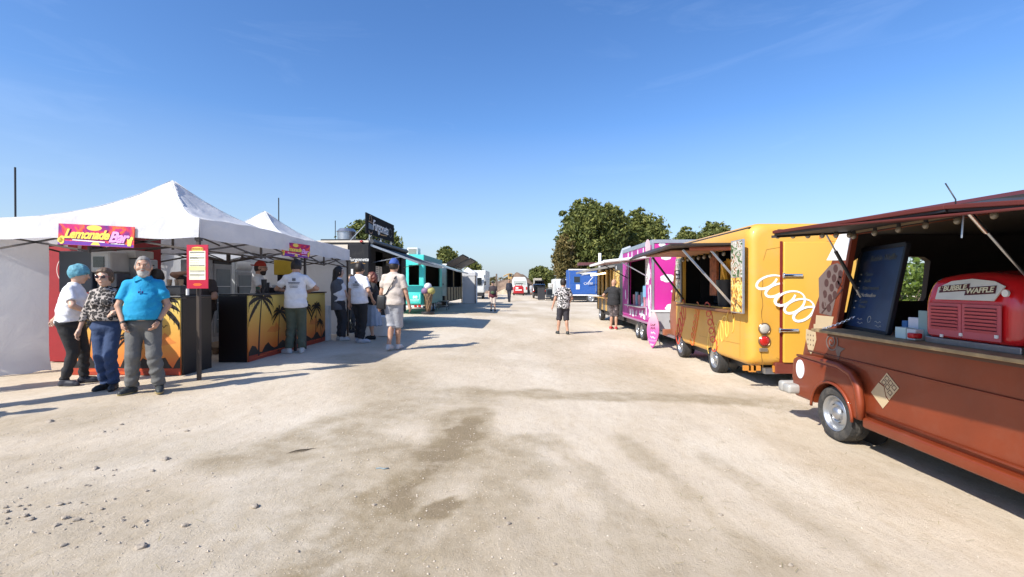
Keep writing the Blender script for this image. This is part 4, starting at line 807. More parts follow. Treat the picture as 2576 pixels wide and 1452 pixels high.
    if hair in ('cap', 'snapback', 'net'):
        S = SDF(Hc - .24, Hc + .24, min(h, .012)); e = .02 if hair == 'net' else .012; S.ell(W(0, -.008, .016), hr + e, .01, RH)
        if hair == 'net': S.ell(W(0, -.05, .03), (.095, .085, .10), .03, RH); S.field(lambda x, y, z: .0045 * np.sin(60 * x + 20 * z) * np.sin(55 * y + 30 * z)); S.cut(W(0, 0, -.035), RH @ v3(0, .55, -1))
        else: S.cut(W(0, 0, .028), RH @ v3(0, .1, -1))
        done(S, 'hair_net' if hair == 'net' else 'cap_crown', hm, body)
        if hair != 'net':
            q = -1 if hair == 'snapback' else 1; S = SDF(Hc - .26, Hc + .26, min(h, .01)); S.ell(W(0, q * .10, .034), (.07, .085, .012), .0, RH); done(S, 'cap_peak', hm, body)
            if hair == 'snapback' or True:
                S = SDF(Hc - .2, Hc + .2, min(h, .012)); S.ell(W(0, -.01, .0), hr + .006, .0, RH); S.cut(W(0, 0, .028), RH @ v3(0, .1, 1)); S.cut(W(0, 0, -.055), RH @ v3(0, .35, -1)); S.cut(W(0, .03, 0), RH @ v3(0, 1, 0)); done(S, 'hair', mm('hair_dark', (.02, .014, .01), .6, var=.3, vs=40, bump=.5, bs=60), body)
    if beard:
        S = SDF(Hc - .2, Hc + .2, min(h, .010)); S.ell(W(0, .026, -.068), (.066, .078, .068), .01, RH); S.ell(W(0, .06, -.105), (.042, .04, .034), .02, RH); S.cut(W(0, 0, -.042), RH @ v3(0, .0, 1)); S.cut(W(0, .0, 0), RH @ v3(0, -1, 0)); done(S, 'beard', beard, body)
        S = SDF(Hc - .2, Hc + .2, min(h, .009)); S.ell(W(0, .098, -.040), (.032, .012, .009), .0, RH); done(S, 'moustache', beard, body)
    mtx = Matrix(RH.tolist()); sc = lambda p: tuple(np.array(p) * s)
    if face_on:
        for q in (-1, 1):
            mb = MB(); mb.ball(sc(W(q * .032, .081, .012)), .0115 * s, 8, 6); e_ = mb.build('eye', mm('eye_white', (.6, .58, .55), .25), body, world=False, smooth=True)
            MB().ball(sc(W(q * .032, .0905, .012)), .0055 * s, 8, 5).build('pupil', mm('eye_dark', (.01, .008, .006), .2), e_, world=False, smooth=True) if False else None
            MB().ball(sc(W(q * .034, .094, .033)), (.019 * s, .006 * s, .0045 * s), 8, 5, mtx).build('eyebrow', hm if hair not in ('cap', 'snapback', 'net') else mm('hair_dark', (.02, .014, .01)), body, world=False, smooth=True)
            MB().ball(sc(W(q * .032, .0905, .012)), .0062 * s, 8, 5).build('pupil', mm('eye_dark', (.01, .008, .006), .2), body, world=False, smooth=True)
        MB().ball(sc(W(0, .1005, -.057)), (.022 * s, .007 * s, .005 * s), 10, 5, mtx).build('mouth', mm('lips', (.33, .12, .10), .5), body, world=False, smooth=True)
    info = dict(T=T, body=body, W=lambda *a: Vector(W(*a)) * s, M=mtx, s=s, C=C, P=P, Nk=Nk, SH=SH, EL=EL, HN=HN, KN=KN, AN=AN, h=h, done=done, lo=lo, hi=hi)
    if extra: extra(info)
    return info
def glasses(i, lens=(.02, .012, .02), rim=(.25, .02, .08), r=.026, parent=None):
    W, s = i['W'], i['s']; mb = MB()
    for q in (-1, 1): mb.tube([W(q * .034, .102, .012), W(q * .066, .092, .012), W(q * .083, .04, .010), W(q * .084, -.01, .005)], .0028 * s, 5)
    mb.tube([W(-.012, .108, .016), W(.012, .108, .016)], .003 * s, 5); f = mb.build('glasses', mm('rim%s' % str(rim), rim, .3), i['body'], world=False, smooth=True)
    for q in (-1, 1): MB().ball(W(q * .035, .101, .010), (r * s, .005 * s, r * .78 * s), 12, 6, i['M']).build('lens', mm('lens%s' % str(lens), lens, .08), f, world=False, smooth=True)
def print_back(i, rows, m, y=-1, z0=.18, size=1.0):
    """rows of illegible small print across the back of a shirt"""
    s = i['s']; C = Vector(i['C']); mb = MB(); rr = random.Random(3)
    for k, (zz, wd, th) in enumerate(rows):
        n = 16; x = -wd / 2
        while x < wd / 2:
            l = rr.uniform(.006, .016); yy = C.y - .128 + .45 * x * x * 4 * .25
            mb.box(x, min(x + l, wd / 2), yy - .012, yy - .004, C.z + zz - th / 2, C.z + zz + th / 2); x += l + .004
    o = mb.build('shirt_print', m, i['T'], world=False, kind='stuff'); o.scale = (s, s, s); return o
def pwhere(px, pyf, pyh):
    q = gp(px, pyf); return q, max(1.5, fp(px, pyh, q.y).z - q.z)
def inside(px, pyh, Yd, zg=.12): p = fp(px, pyh, Yd); return Vector((p.x, Yd, zg)), p.z - zg
HG = mm('hair_grey', (.22, .20, .18), .6, var=.3, vs=50); HB = mm('hair_brown', (.10, .06, .035), .6, var=.5, vs=30, bump=.5, bs=50); HR = mm('hair_red', (.14, .035, .02), .5, var=.4, vs=30, bump=.6, bs=50)
# 1 woman in a blue hair net, turned right and away, one hand behind her
q, H = pwhere(180, 968, 668)
person('woman in light blue hair net and white tee, hand held out behind her back', q, -62, H, 1.22, True, lean=(0, .03), feet=((-.13, .10, 0), (.10, -.05, -20)), hands=((-.30, -.26, .98), (.16, .27, 1.05)), elb=((-1, -.6, 0), (1, -.3, -.3)),
       res=.0105, head=(-5, -12), skin='fair', top=WHITE, sleeve='short', hem=.93, bmat=BLACK, legw=1.12, hair='net', hmat=mm('hair_net', (.10, .30, .38), .7, var=.35, vs=25, bump=.6, bs=30), loose=1.15, shoes=mm('shoe_navy', (.02, .022, .035), .6), curl=True)
# 2 woman in the leopard blouse
def leo(i): glasses(i, rim=(.35, .01, .05), r=.027)
q, H = pwhere(268, 980, 677)
person('woman with short brown hair and red sunglasses in leopard print blouse and blue jeans', q, 196, H, 1.0, True, lean=(.0, .0), feet=((-.11, .03, 12), (.02, -.02, -18)), hands=((-.22, .14, 1.15), (.29, .08, .86)), elb=((-1, -.6, 0), (1, -.5, 0)),
       res=.0105, head=(0, -3), skin='fair', top=pattern('leopard_print', 'leopard'), sleeve='long', hem=.99, bmat=fab('jeans', (.028, .052, .12)), hair='bob', hmat=HB, loose=1.25, legw=.88, shoes=mm('shoe_black', (.025, .025, .025), .5), extra=leo)
# 3 man in turquoise polo shirt, hands in pockets
def polo(i):
    s, C, Nk = i['s'], i['C'], i['Nk']; navy = fab('navy', (.012, .018, .035)); S = SDF(i['lo'], i['hi'], i['h']); 
    [S.cap(Nk + v3(q * .055, -.012, -.012), i['SH'][j] * .96 + C * .04 + v3(0, 0, .004), .050, .056, .03) for j, q in ((0, -1), (1, 1))]; S.cut(C + v3(0, .062, 0), (0, 1, 0.35)); S.cut(C + v3(0, 0, .095), (0, 0, -1)); S.cut((0, 0, Nk[2] + .012), (0, 0, 1))
    i['done'](S, 'shoulder_yoke', navy)
    mb = MB(); N_ = Vector(Nk) * s
    for q in (-1, 1):
        a = N_ + Vector((q * .072, -.02, .045)) * s; b = N_ + Vector((q * .012, .085, -.005)) * s; c = N_ + Vector((q * .075, .098, -.035)) * s; d = N_ + Vector((q * .105, .03, .012)) * s
        mb.add([a, b, c, d, a - Vector((0, .006, .012)), b - Vector((0, .006, .012)), c - Vector((0, .006, .012)), d - Vector((0, .006, .012))], [(0, 1, 2, 3), (7, 6, 5, 4), (0, 4, 5, 1), (1, 5, 6, 2), (2, 6, 7, 3), (3, 7, 4, 0)])
    mb.build('collar', TURQ, i['T'], world=False)
    y = C[1] + .155; mb = MB()
    for q in (-1, 1): mb.ball(Vector((q * .018, y, 1.30)) * s, (.011 * s, .005 * s, .016 * s), 10, 6)
    mb.tube([Vector((0, y, 1.34)) * s, Vector((0, y, 1.26)) * s], .004 * s, 5); mb.build('folded_sunglasses', mm('blue_frame', (.02, .03, .18), .2), i['T'], world=False, smooth=True)
    for k in (0, 1):
        a = i['EL'][k]; b = i['HN'][k]; c = a + (b - a) * .93; d = (b - a) / np.linalg.norm(b - a); MB().cyl(Vector(c) * s, Vector(c + d * .02) * s, .036 * s, n=14).build('watch' if k == 0 else 'bracelet', mm('strap', (.02, .02, .02), .5), i['T'], world=False, smooth=True, angle=40)
TURQ = fab('turquoise', (.008, .28, .50))
q, H = pwhere(362, 988, 647)
person('bearded grey haired man in turquoise polo and grey jeans, hands in pockets', q, 208, H, .97, lean=(0, -.02), feet=((-.17, .03, 10), (.13, -.03, -28)), hands=((-.17, .11, .92), (.18, .12, .91)), elb=((-1, -.7, 0), (1, -.5, 0)), head=(6, 2),
       res=.0105, skin='tan', top=TURQ, hem=.93, bmat=fab('grey_jeans', (.12, .12, .115)), hair='crop', hmat=HG, beard=mm('beard_grey', (.42, .40, .36), .8, var=.2, vs=50, bump=.5, bs=50), belly=.045, loose=1.5, shoes=mm('shoe_dark', (.03, .035, .035), .6), sole=mm('sole_tan', (.35, .28, .12), .7), extra=polo)
# 4-7 staff behind the counters
q, H = inside(352, 655, 7.35)
person('person in black cap standing behind the turquoise polo man', q, -80, H, 1, top=BLACK, hair='cap', hmat=BLACK, res=.016, hands=((-.2, .3, 1.15), (.2, .3, 1.15)), bmat=BLACK, skin='dark')
q, H = inside(408, 678, 7.5)
person('dark haired person leaning over the cups behind the first counter', q, 75, H, .95, top=WHITE, hair='bob', res=.016, lean=(0, .05), hands=((-.12, .42, 1.20), (.18, .40, 1.22)), head=(0, -15), bmat=BLACK)
q, H = inside(505, 662, 7.8)
person('heavy man in dark brown tee raising one arm behind the menu board', q, 190, H, 1.22, top=fab('brown', (.03, .02, .018)), hair='short', res=.016, hands=((.05, .12, 1.62), (-.05, .30, 1.12))[::-1] if False else ((-.10, .28, 1.12), (.12, .14, 1.58)), elb=((-1, -.4, -.5), (1, .1, -.1)), bmat=BLACK, skin='dark')
def bar(i): glasses(i, lens=(.08, .06, .06), rim=(.01, .01, .01), r=.022)
q, H = inside(650, 658, 9.3)
person('bartender in red backward cap and glasses wearing a cream shirt', q, -75, H, 1.0, top=fab('cream', (.66, .64, .6)), hair='snapback', hmat=fab('red', (.35, .03, .015)), beard=mm('beard_dark', (.03, .02, .015), .8), res=.014, hands=((-.16, .36, 1.22), (.2, .36, 1.2)), bmat=BLACK, extra=bar, head=(0, -6), curl=False)
# 8 man in white tee and green trousers at the bar
PRN = mm('print_ink', (.12, .13, .16), .7)
q, H = pwhere(744, 889, 652)
person('man in white tee and olive trousers ordering at the palm tree counter', q, 12, H, 1.02, feet=((-.12, .0, 55), (.09, .05, 5)), hands=((-.20, .28, 1.14), (.18, .30, 1.16)), elb=((-1, -.6, -.2), (1, -.5, -.2)), head=(10, -22), lean=(0, .02), hem=.86, loose=1.5, bmat=fab('olive', (.085, .105, .075)),
       skin='tan', shoes=mm('shoe_white', (.55, .55, .53), .6), res=.013, hair='short', extra=lambda i: print_back(i, [(.10, .06, .05), (.045, .2, .014), (.02, .19, .012), (-.02, .15, .01), (-.045, .13, .008)], PRN))
# 9 woman leaning on the bar
def vest(i):
    S = SDF(i['lo'], i['hi'], .014); C, P = i['C'], i['P']; S.ell(C + v3(0, -.02, 0), (.182, .14, .22), .03); S.cap(C + v3(0, -.02, 0), P + v3(0, -.02, -.2), .165, .19, .03, flat=1, sq=.75); S.cap(i['SH'][0], i['SH'][1], .07, k=.03)
    S.cut((0, C[1] + .075, 0), (.25, 1, 0)); i['done'](S, 'vest', fab('grey_vest', (.10, .11, .13)))
q, H = pwhere(852, 857, 672)
person('woman in long grey vest leaning one arm on the end of the bar', q, -38, H, .98, True, lean=(-.03, 0), feet=((-.05, .05, -40), (.12, .02, 0)), hands=((-.42, .10, 1.18), (.1, .25, .88)), elb=((-.5, .3, -1), (.6, -.6, 0)), head=(-15, 0), skin='fair', sleeve='short', bmat=fab('slate', (.035, .038, .045)),
       hair='long', res=.014, loose=1.4, hem=.95, extra=vest, shoes=mm('shoe_white', (.55, .55, .53), .6))
q, H = pwhere(884, 836, 692)
person('woman with sunglasses in grey denim jacket behind the leaning woman', q, 170, H, 1, True, sleeve='long', top=fab('denim_grey', (.13, .13, .16)), bmat=CHAR, hair='long', hmat=HB, res=.018, skin='fair', hands=((-.12, .18, 1.1), (.12, .18, 1.1)))
# 11 man in white polo, back view
q, H = pwhere(905, 862, 662)
person('dark haired man in white polo and black trousers seen from behind', q, -14, H, 1.0, feet=((-.08, .04, 5), (.07, -.06, -50)), hands=((-.26, .0, .84), (.24, .12, .95)), bmat=BLACK, head=(-10, -5), hem=.87, loose=1.35, res=.013, shoes=mm('shoe_light', (.42, .43, .46), .6),
       extra=lambda i: print_back(i, [(.06, .06, .03), (.02, .17, .014), (-.01, .15, .012), (-.05, .12, .008)], PRN), lean=(-.02, .0))
q, H = pwhere(938, 853, 686)
person('woman with curly red hair in black top and long pale blue skirt', q, 120, H, 1.18, True, top=BLACK, bottom='skirt', bmat=fab('pale_blue', (.28, .36, .46)), hair='curly', hmat=HR, res=.014, skin='fair', hands=((-.05, .26, 1.12), (.1, .26, 1.10)), elb=((-1, -.3, -.2), (1, -.3, -.2)), extra=lambda i: glasses(i, r=.02))
# 13 man in beige tee with crossbody bag walking away
def bag(i):
    s, C, P = i['s'], i['C'], i['P']; k = mm('black_leather', (.02, .02, .022), .45)
    a = Vector(C) + Vector((.085, -.005, .215)); b = Vector(P) + Vector((-.15, -.11, .13)); pts = [Vector(C) + Vector((.11, .10, .14)), a, Vector(C) + Vector((.075, -.135, .10)), Vector(C) + Vector((0, -.158, -.04)), Vector(C) + Vector((-.085, -.150, -.18)), b]
    mb = MB()
    for p0, p1 in zip(pts, pts[1:]): mb.bar(p0 * s, p1 * s, .03 * s, .008 * s)
    M = ROOT[i['T'].name]; t = thing('shoulder_bag', 'black crossbody bag slung behind the man in beige tee', 'bag', M @ (b * s))
    mb.v = [tuple(M @ Vector(p)) for p in mb.v]; mb.build('strap', k, t)
    mb = MB().obox((b + Vector((-.035, -.02, -.13))) * s, (.16 * s, .09 * s, .26 * s), Matrix.Rotation(.1, 3, 'Y')); mb.v = [tuple(M @ Vector(p)) for p in mb.v]; mb.build('pouch', k, t, bevel=.02, smooth=True, angle=50)
q, H = pwhere(990, 882, 652)
person('man in beige tee and blue cap walking away in grey shorts with black shoulder bag', q, -6, H, 1.06, feet=((-.05, -.12, 0, .03), (.03, .16, -4, .0)), hands=((-.29, .02, .84), (.30, .06, .84)), elb=((-.7, -1, 0), (.8, -1, 0)), head=(0, -6), skin='tan', top=fab('beige', (.53, .46, .40)), hem=.89, bottom='shorts', bmat=fab('light_grey', (.36, .37, .40)),
       loose=1.55, hair='cap', hmat=fab('cap_blue', (.04, .09, .32)), res=.013, shoes=mm('shoe_pale', (.5, .5, .5), .6), extra=bag)
# 14-19 people further down the lane
q, H = pwhere(1240, 783, 708)
person('person in dark tee with maroon jacket tied at the waist walking this way', q, 178, H, 1.15, top=fab('dark_tee', (.04, .03, .035)), bottom='shorts', bmat=fab('tan_shorts', (.5, .42, .36)), hair='cap', hmat=BLACK, res=.02, skin='fair', feet=((-.13, .02, 0), (.1, .0, 0)), loose=1.4,
       extra=lambda i: [MB().ball((0, .19, 1.0), (.10, .06, .09), 10, 8).build('waist_pouch', fab('green_pouch', (.06, .10, .05)), i['T'], world=False, smooth=True), MB().ball((0, -.02, .85), (.22, .19, .2), 12, 8).build('tied_jacket', fab('maroon', (.10, .015, .03)), i['T'], world=False, smooth=True)])
q, H = pwhere(1281, 760, 703)
person('person in navy overalls with white shoulders walking in the middle distance', q, 175, H, 1.05, top=fab('navy_overall', (.015, .017, .03)), sleeve='long', bmat=fab('navy_overall', (.015, .017, .03)), hair='short', res=.024, feet=((-.06, .1, 0), (.05, -.1, 0)),
       extra=lambda i: MB().ball((0, 0, 1.40), (.2, .14, .09), 12, 8).build('white_yoke', WHITE, i['T'], world=False, smooth=True))
q, H = pwhere(1417, 841, 702)
person('man in black and white patterned shirt and black shorts walking away', q, 4, H, 1.08, top=pattern('letter_print', 'letters'), bottom='shorts', bmat=fab('black_short', (.035, .033, .04)), hair='short', res=.014, feet=((-.16, .07, 8), (.13, -.05, -4)), hands=((-.35, .0, .84), (.24, .26, 1.02)), loose=1.6, hem=.83,
       shoes=mm('shoe_dark', (.03, .035, .035), .6))
q, H = pwhere(1543, 829, 702)
person('bald man in black tee and patterned shorts with red shoes at the pink trailer', q, -30, H, 1.08, top=fab('black_tee', (.02, .02, .022)), bottom='shorts', bmat=pattern('camo_print', 'camo'), hair='none', res=.014, belly=.05, hands=((-.26, .10, 1.0), (.2, .25, 1.05)), elb=((-1, -.8, 0), (1, -.5, 0)), head=(-10, -8), hem=.86,
       skin='tan', shoes=mm('shoe_red', (.45, .02, .03), .5), sole=mm('sole_white', (.6, .55, .4)))
q, H = pwhere(1336, 743, 714); person('person in grey tee loading the open black car', q, -10, 1.75, 1, top=fab('light_grey', (.36, .37, .40)), bottom='shorts', bmat=fab('light_grey', (.36, .37, .40)), res=.03)
q, H = pwhere(1351, 746, 708); person('person in white top standing at the black pushcart', q, 0, 1.75, 1.1, top=WHITE, bmat=CHAR, hair='cap', hmat=WHITE, res=.03, sleeve='long')
# seller inside the rusty red van, and visitors just outside the picture whose shadows reach into it
person('seller sitting in the dark behind the waffle machine', (4.15, 3.35, -.02), 90, 1.60, 1.05, top=BLACK, bmat=BLACK, res=.02, skin='dark')
for k, (x, y, hh, lb) in enumerate([(-6.05, 4.5, 1.8, 'visitor in dark clothes left of the hair net woman, just out of view'), (-7.15, 5.05, 1.75, 'visitor in grey behind another visitor, just out of view'), (-6.35, 3.35, 1.7, 'third visitor standing nearest the camera side, just out of view')]):
    person(lb, (x, y, g(x, y)), -90 + 20 * k, hh, 1.05, top=CHAR, bmat=BLACK, res=.025, face_on=False)
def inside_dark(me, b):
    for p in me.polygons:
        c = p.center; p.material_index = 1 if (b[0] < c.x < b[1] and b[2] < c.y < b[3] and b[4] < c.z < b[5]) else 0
# ------------------------------------------------------------ left row of food trucks
def shell(x0, x1, y0, y1, z0, z1, cuts, bevel=.03, t=.05, floor=None, seg=3):
    """hollow body with openings"""
    base = solid(MB().box(x0, x1, y0, y1, z0, z1), bevel, seg); return boolean(base, [MB().box(x0 + t, x1 - t, y0 + t, y1 - t, z0 + t, z1 - t)] + cuts)
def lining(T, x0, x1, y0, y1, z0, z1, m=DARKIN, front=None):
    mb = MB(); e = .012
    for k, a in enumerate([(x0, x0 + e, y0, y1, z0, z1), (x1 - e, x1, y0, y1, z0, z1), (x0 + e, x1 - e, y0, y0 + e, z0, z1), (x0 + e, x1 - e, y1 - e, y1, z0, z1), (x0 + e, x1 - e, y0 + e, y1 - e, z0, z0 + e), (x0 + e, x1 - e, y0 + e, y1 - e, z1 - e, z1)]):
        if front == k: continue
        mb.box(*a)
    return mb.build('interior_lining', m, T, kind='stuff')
def flap(T, name, h0, h1, o1, o0, th, m, edge=None, em=None):
    """slab from hinge line h0-h1 to outer line o0-o1"""
    h0, h1, o0, o1 = map(Vector, (h0, h1, o0, o1)); n = (h1 - h0).cross(o0 - h0).normalized(); n = n if n.z > 0 else -n; a = [h0, h1, o1, o0]; s_ = MB().add([p - n * th / 2 for p in a] + [p + n * th / 2 for p in a], [(3, 2, 1, 0), (4, 5, 6, 7), (0, 1, 5, 4), (1, 2, 6, 5), (2, 3, 7, 6), (3, 0, 4, 7)]).build(name, m, T, bevel=.004)
    if em:
        for p, q in ((h0, o0), (o0, o1), (o1, h1)): MB().bar(p, q, .035, th + .03).build('edge_rail', em, s_)
    return s_
BLK = mat('truck_charcoal', (.022, .023, .026), .6, dirt=.12, spec=.2); CREAM = mat('truck_cream', (.62, .55, .44), .5, dirt=.4)
# black "Furgoneta" truck
T = thing('food_truck', 'charcoal food truck with a tall roof billboard and a sloping awning', 'food truck', (-5.5, 15.3, .12)); X0, X1, Y0, Y1 = -6.6, -4.4, 13.2, 17.4
me = shell(X0, X1, Y0, Y1, .45, 2.66, [MB().box(-4.6, -4.2, 13.75, 16.7, 1.16, 2.46)], .04); finish(me, 'body', BLK, T, smooth=True, angle=30); lining(T, X0 + .06, X1 - .07, Y0 + .06, Y1 - .06, .55, 2.58, front=1)
MB().box(X0, X1 - .02, Y0 - .012, Y1, 2.66, 2.72).build('roof', CREAM, T, bevel=.01); MB().box(X0 + .02, -5.02, Y0 - .02, Y0 - .003, .6, 2.60).build('rear_panel', CREAM, T, bevel=.004); MB().box(-4.98, -4.42, Y0 - .03, Y0 - .003, .6, 2.60).build('rear_door', BLK, T, bevel=.006)
text('Furgoneta', .145, (Vector((-4.71, Y0 - .031, 2.17)), VX, VZ), PAPER, T, shear=.25, bold=.002); MB().ribbon([(-.22, -.1), (.0, -.07), (.2, -.12)], .012, (Vector((-4.71, Y0 - .031, 2.17)), VX, VZ)).build('lettering_swash', mm('print_ochre', (.5, .27, .07), .5), T)
MB().box(-4.92, -4.86, Y0 - .04, Y0 - .031, 1.3, 1.9).build('warning_sticker', PAPER, T)
MB().ball((-4.62, Y0 - .03, 2.69), (.05, .03, .03), 10, 6).build('marker_light', mm('lens_red', (.45, .02, .015), .15), T, smooth=True)
FL = (Vector((-4.40, Y0, 0)), VY, VZ)
MB().box(-4.398, -4.30, 13.7, 16.75, 1.12, 1.155).build('serving_shelf', STEEL, T, bevel=.004)
MB().box(-4.396, -4.375, 14.75, 15.35, 2.06, 2.30).build('marquee_sign', mm('board_dark', (.05, .045, .04), .5), T); text('FURGONETA', .125, (Vector((-4.374, 15.05, 2.18)), VY, VZ), mm('letter_cream', (.55, .48, .3), .5), T, width=.8)
MB().box(-4.47, -4.455, 14.65, 16.7, 1.16, 2.46).build('inner_board', BLK, T)
for k, (a, b_) in enumerate([(13.95, 14.28), (14.33, 14.55)]): MB().box(-4.46, -4.45, a, b_, 1.55, 2.02).build('menu_sheet', PAPER, T); menu_lines((Vector((-4.449, 0, 0)), VY, VZ), a + .02, b_ - .02, 1.58, 2.0, 7, PLA, T, th=.02)
aw = flap(T, 'awning', (-4.40, 13.30, 2.60), (-4.40, 17.15, 2.60), (-3.0, 17.15, 2.08), (-3.0, 13.30, 2.08), .03, mm('awning_grey', (.07, .072, .075), .7, spec=.2), em=STEEL); MB().bar((-4.42, 13.5, 2.1), (-3.5, 13.35, 2.26), .02).build('awning_strut', STEEL, T); MB().bar((-4.42, 17.0, 2.1), (-3.5, 17.1, 2.26), .02).build('awning_strut', STEEL, T)
mb = MB().cyl((-4.36, 13.25, 2.70), (-4.36, 17.3, 2.70), .07, n=14).build('awning_cassette', mm('cassette', (.05, .052, .056), .5), T, smooth=True, angle=40)
# roof billboard
MB().box(-4.44, -4.40, 12.95, 15.75, 2.90, 3.49).build('billboard', mat('billboard_dark', (.014, .015, .017), .8, spec=.1), T, bevel=.008); o = Vector((-4.398, 0, 0)); F = (o, VY, VZ)
text('Furgoneta', .42, (Vector((-4.398, 14.25, 3.20)), VY, VZ), PAPER, T, shear=.25, bold=.006, width=.92); MB().ribbon([(13.9, 3.08), (14.3, 3.0), (14.9, 3.03)], .03, F).build('lettering_swash', mm('print_ochre', (.5, .27, .07), .5), T)
BR = mm('print_brown', (.30, .17, .08), .5)
for p in ([(13.2, 3.32), (13.22, 3.44), (13.32, 3.46), (13.4, 3.36), (13.38, 3.25)], [(13.12, 3.27), (13.5, 3.25)], [(13.14, 3.0), (13.2, 2.93), (13.4, 2.94), (13.46, 3.0)]): MB().ribbon(p, .03, F).build('burger_print', BR, T)
MB().prism([(13.12, 3.06), (13.5, 3.05), (13.5, 3.2), (13.12, 3.22)], F, .003).build('label_print', mm('print_blue_grey', (.10, .14, .20), .5), T); MB().ribbon([(15.3 + .17 * math.cos(t), 3.17 + .14 * math.sin(t)) for t in [i * .4 for i in range(16)]], .018, F).build('badge_print', mm('print_grey', (.12, .12, .13), .5), T)
for y in (13.3, 14.4, 15.5): MB().bar((-4.43, y, 2.7), (-4.43, y, 3.4), .03).build('billboard_post', STEEL, T); MB().bar((-4.45, y, 3.3), (-5.0, y, 2.72), .02).build('billboard_stay', STEEL, T)
bulbs(T, [(-4.33, 13.2 + k * .3, 2.84 - .03 * math.sin(k * 1.5)) for k in range(9)], .05, .02)
MB().cyl((-5.25, 13.7, 2.72), (-5.25, 13.7, 3.02), .26, n=24).build('roof_fan', STEEL, T, smooth=True, angle=40); MB().cyl((-5.25, 13.7, 3.02), (-5.25, 13.7, 3.12), .3, .2, n=24).build('fan_cap', STEEL, T, smooth=True, angle=40); MB().box(-5.9, -4.7, 13.4, 14.1, 2.725, 2.78).build('fan_base', PLA, T); MB().cyl((-5.55, 13.6, 2.72), (-5.55, 13.6, 3.35), .012, n=8).build('antenna', PLA, T)
for y in (14.3, 15.0): wheel(T, (-4.5, y, .12 + .32), .32, .2, 1)
# white side table behind the group
T = thing('white_cube_table', 'low white box table standing between the talking people', 'table', (-3.9, 11.6, .1)); MB().box(-4.35, -3.45, 11.9, 12.5, .11, .62).build('box', PAPER, T, bevel=.01)
T = thing('white_post_panel', 'narrow white upright panel at the far end of the long bar', 'panel', (-4.62, 10.95, .12)); MB().box(-4.68, -4.60, 10.86, 11.0, .12, .95).build('panel', PAPER, T, bevel=.006)
# teal ice cream truck
TEAL = mat('teal_paint', (.06, .60, .52), .35, dirt=.12); TEAL_SHADE = mat('teal_shade_paint', (.018, .20, .21), .4); TEALG = mat('teal_green_panel', (.10, .25, .21), .5)  # darker teal paints in the shade on side fascia, window frame and rear ledge
T = thing('food_truck', 'bright teal ice cream truck behind the giant cone', 'food truck', (-5.5, 23.3, .12)); X0, X1, Y0, Y1 = -6.6, -4.5, 21.0, 25.7
me = shell(X0, X1, Y0, Y1, .55, 2.84, [MB().box(-4.7, -4.3, 21.35, 25.0, 1.38, 2.45), MB().box(-5.2, -4.72, 20.8, 21.2, 1.45, 2.35)], .03); inside_dark(me, (X0 + .045, X1 - .045, Y0 + .04, Y1 - .04, .56, 2.8)); finish(me, 'body', (TEAL, DARKIN), T, smooth=True, angle=30)
lining(T, X0 + .06, X1 - .07, Y0 + .07, Y1 - .06, .7, 2.75, front=None if False else 1) if False else MB().box(-6.5, -6.45, 21.1, 25.6, .7, 2.7).build('inner_wall', DARKIN, T)
MB().box(-4.496, -4.48, 21.02, 25.68, 2.47, 2.83).build('fascia', TEAL_SHADE, T, bevel=.004); MB().box(-4.496, -4.47, 21.02, 25.68, .57, 1.37).build('side_panel', TEALG, T, bevel=.004)
MB().box(-4.499, -4.493, 24.9, 25.0, 1.38, 2.45).build('window_frame', TEAL_SHADE, T)
flap(T, 'rear_flap', (-5.25, 20.98, 2.42), (-4.68, 20.98, 2.42), (-4.68, 20.55, 2.36), (-5.25, 20.55, 2.36), .03, TEAL); MB().box(-5.25, -4.56, 20.97, 20.995, .98, 1.42).build('rear_window_ledge', TEAL_SHADE, T)
MB().box(-5.6, -4.58, 20.72, 20.99, .60, 1.12).build('rear_locker', TEAL, T, bevel=.03, seg=3, smooth=True, angle=40); text('se', .24, (Vector((-4.84, 20.719, .93)), VX, VZ), PAPER, T, bold=.008); MB().ribbon([(-5.05, .74), (-4.68, .74)], .016, (Vector((0, 20.719, 0)), VX, VZ)).build('lettering_line', PAPER, T)
MB().ribbon([(-5.1, .8), (-4.66, .8), (-4.63, .84), (-4.63, 1.04)], .012, (Vector((0, 20.719, 0)), VX, VZ)).build('lettering_frame', PAPER, T)
MB().box(-5.6, -4.52, 20.8, 20.9, .44, .56).build('light_bar', PAPER, T, bevel=.006)
for x in (-4.72, -4.9): MB().box(x, x + .12, 20.78, 20.8, .46, .55).build('tail_light', mm('lens_red', (.45, .02, .015), .15), T)
flap(T, 'awning', (-4.5, 21.5, 2.58), (-4.5, 25.4, 2.58), (-3.02, 25.4, 2.10), (-3.02, 21.5, 2.10), .03, mm('awning_teal', (.30, .48, .46), .5), em=STEEL)
MB().box(-5.35, -4.85, 21.3, 21.9, 2.85, 3.18).build('roof_air_conditioner', PAPER, T, bevel=.03); MB().box(-5.28, -4.92, 21.28, 21.298, 2.89, 3.13).build('grille', mm('grille_grey', (.25, .25, .22), .6), T)
for y in (22.9, 23.7): wheel(T, (-4.62, y, .12 + .3), .3, .2, 1, n=28)
T = thing('ice_cream_cone', 'giant waffle cone figure with white, purple and yellow scoops on a black base', 'cone figure', gp(1077, 791)); q = gp(1077, 791); WF = mm('waffle_brown', (.13, .08, .05), .7, var=.3, vs=18); WL = mm('waffle_line', (.42, .27, .14), .7)
x, y, z = q; MB().cyl((x, y, z), (x, y, z + .13), .30, n=24).build('base', PLA, T, bevel=.01, smooth=True, angle=40); MB().cyl((x, y, z + .13), (x, y, z + .95), .10, .21, n=24).build('cone', WF, T, smooth=True, angle=40)
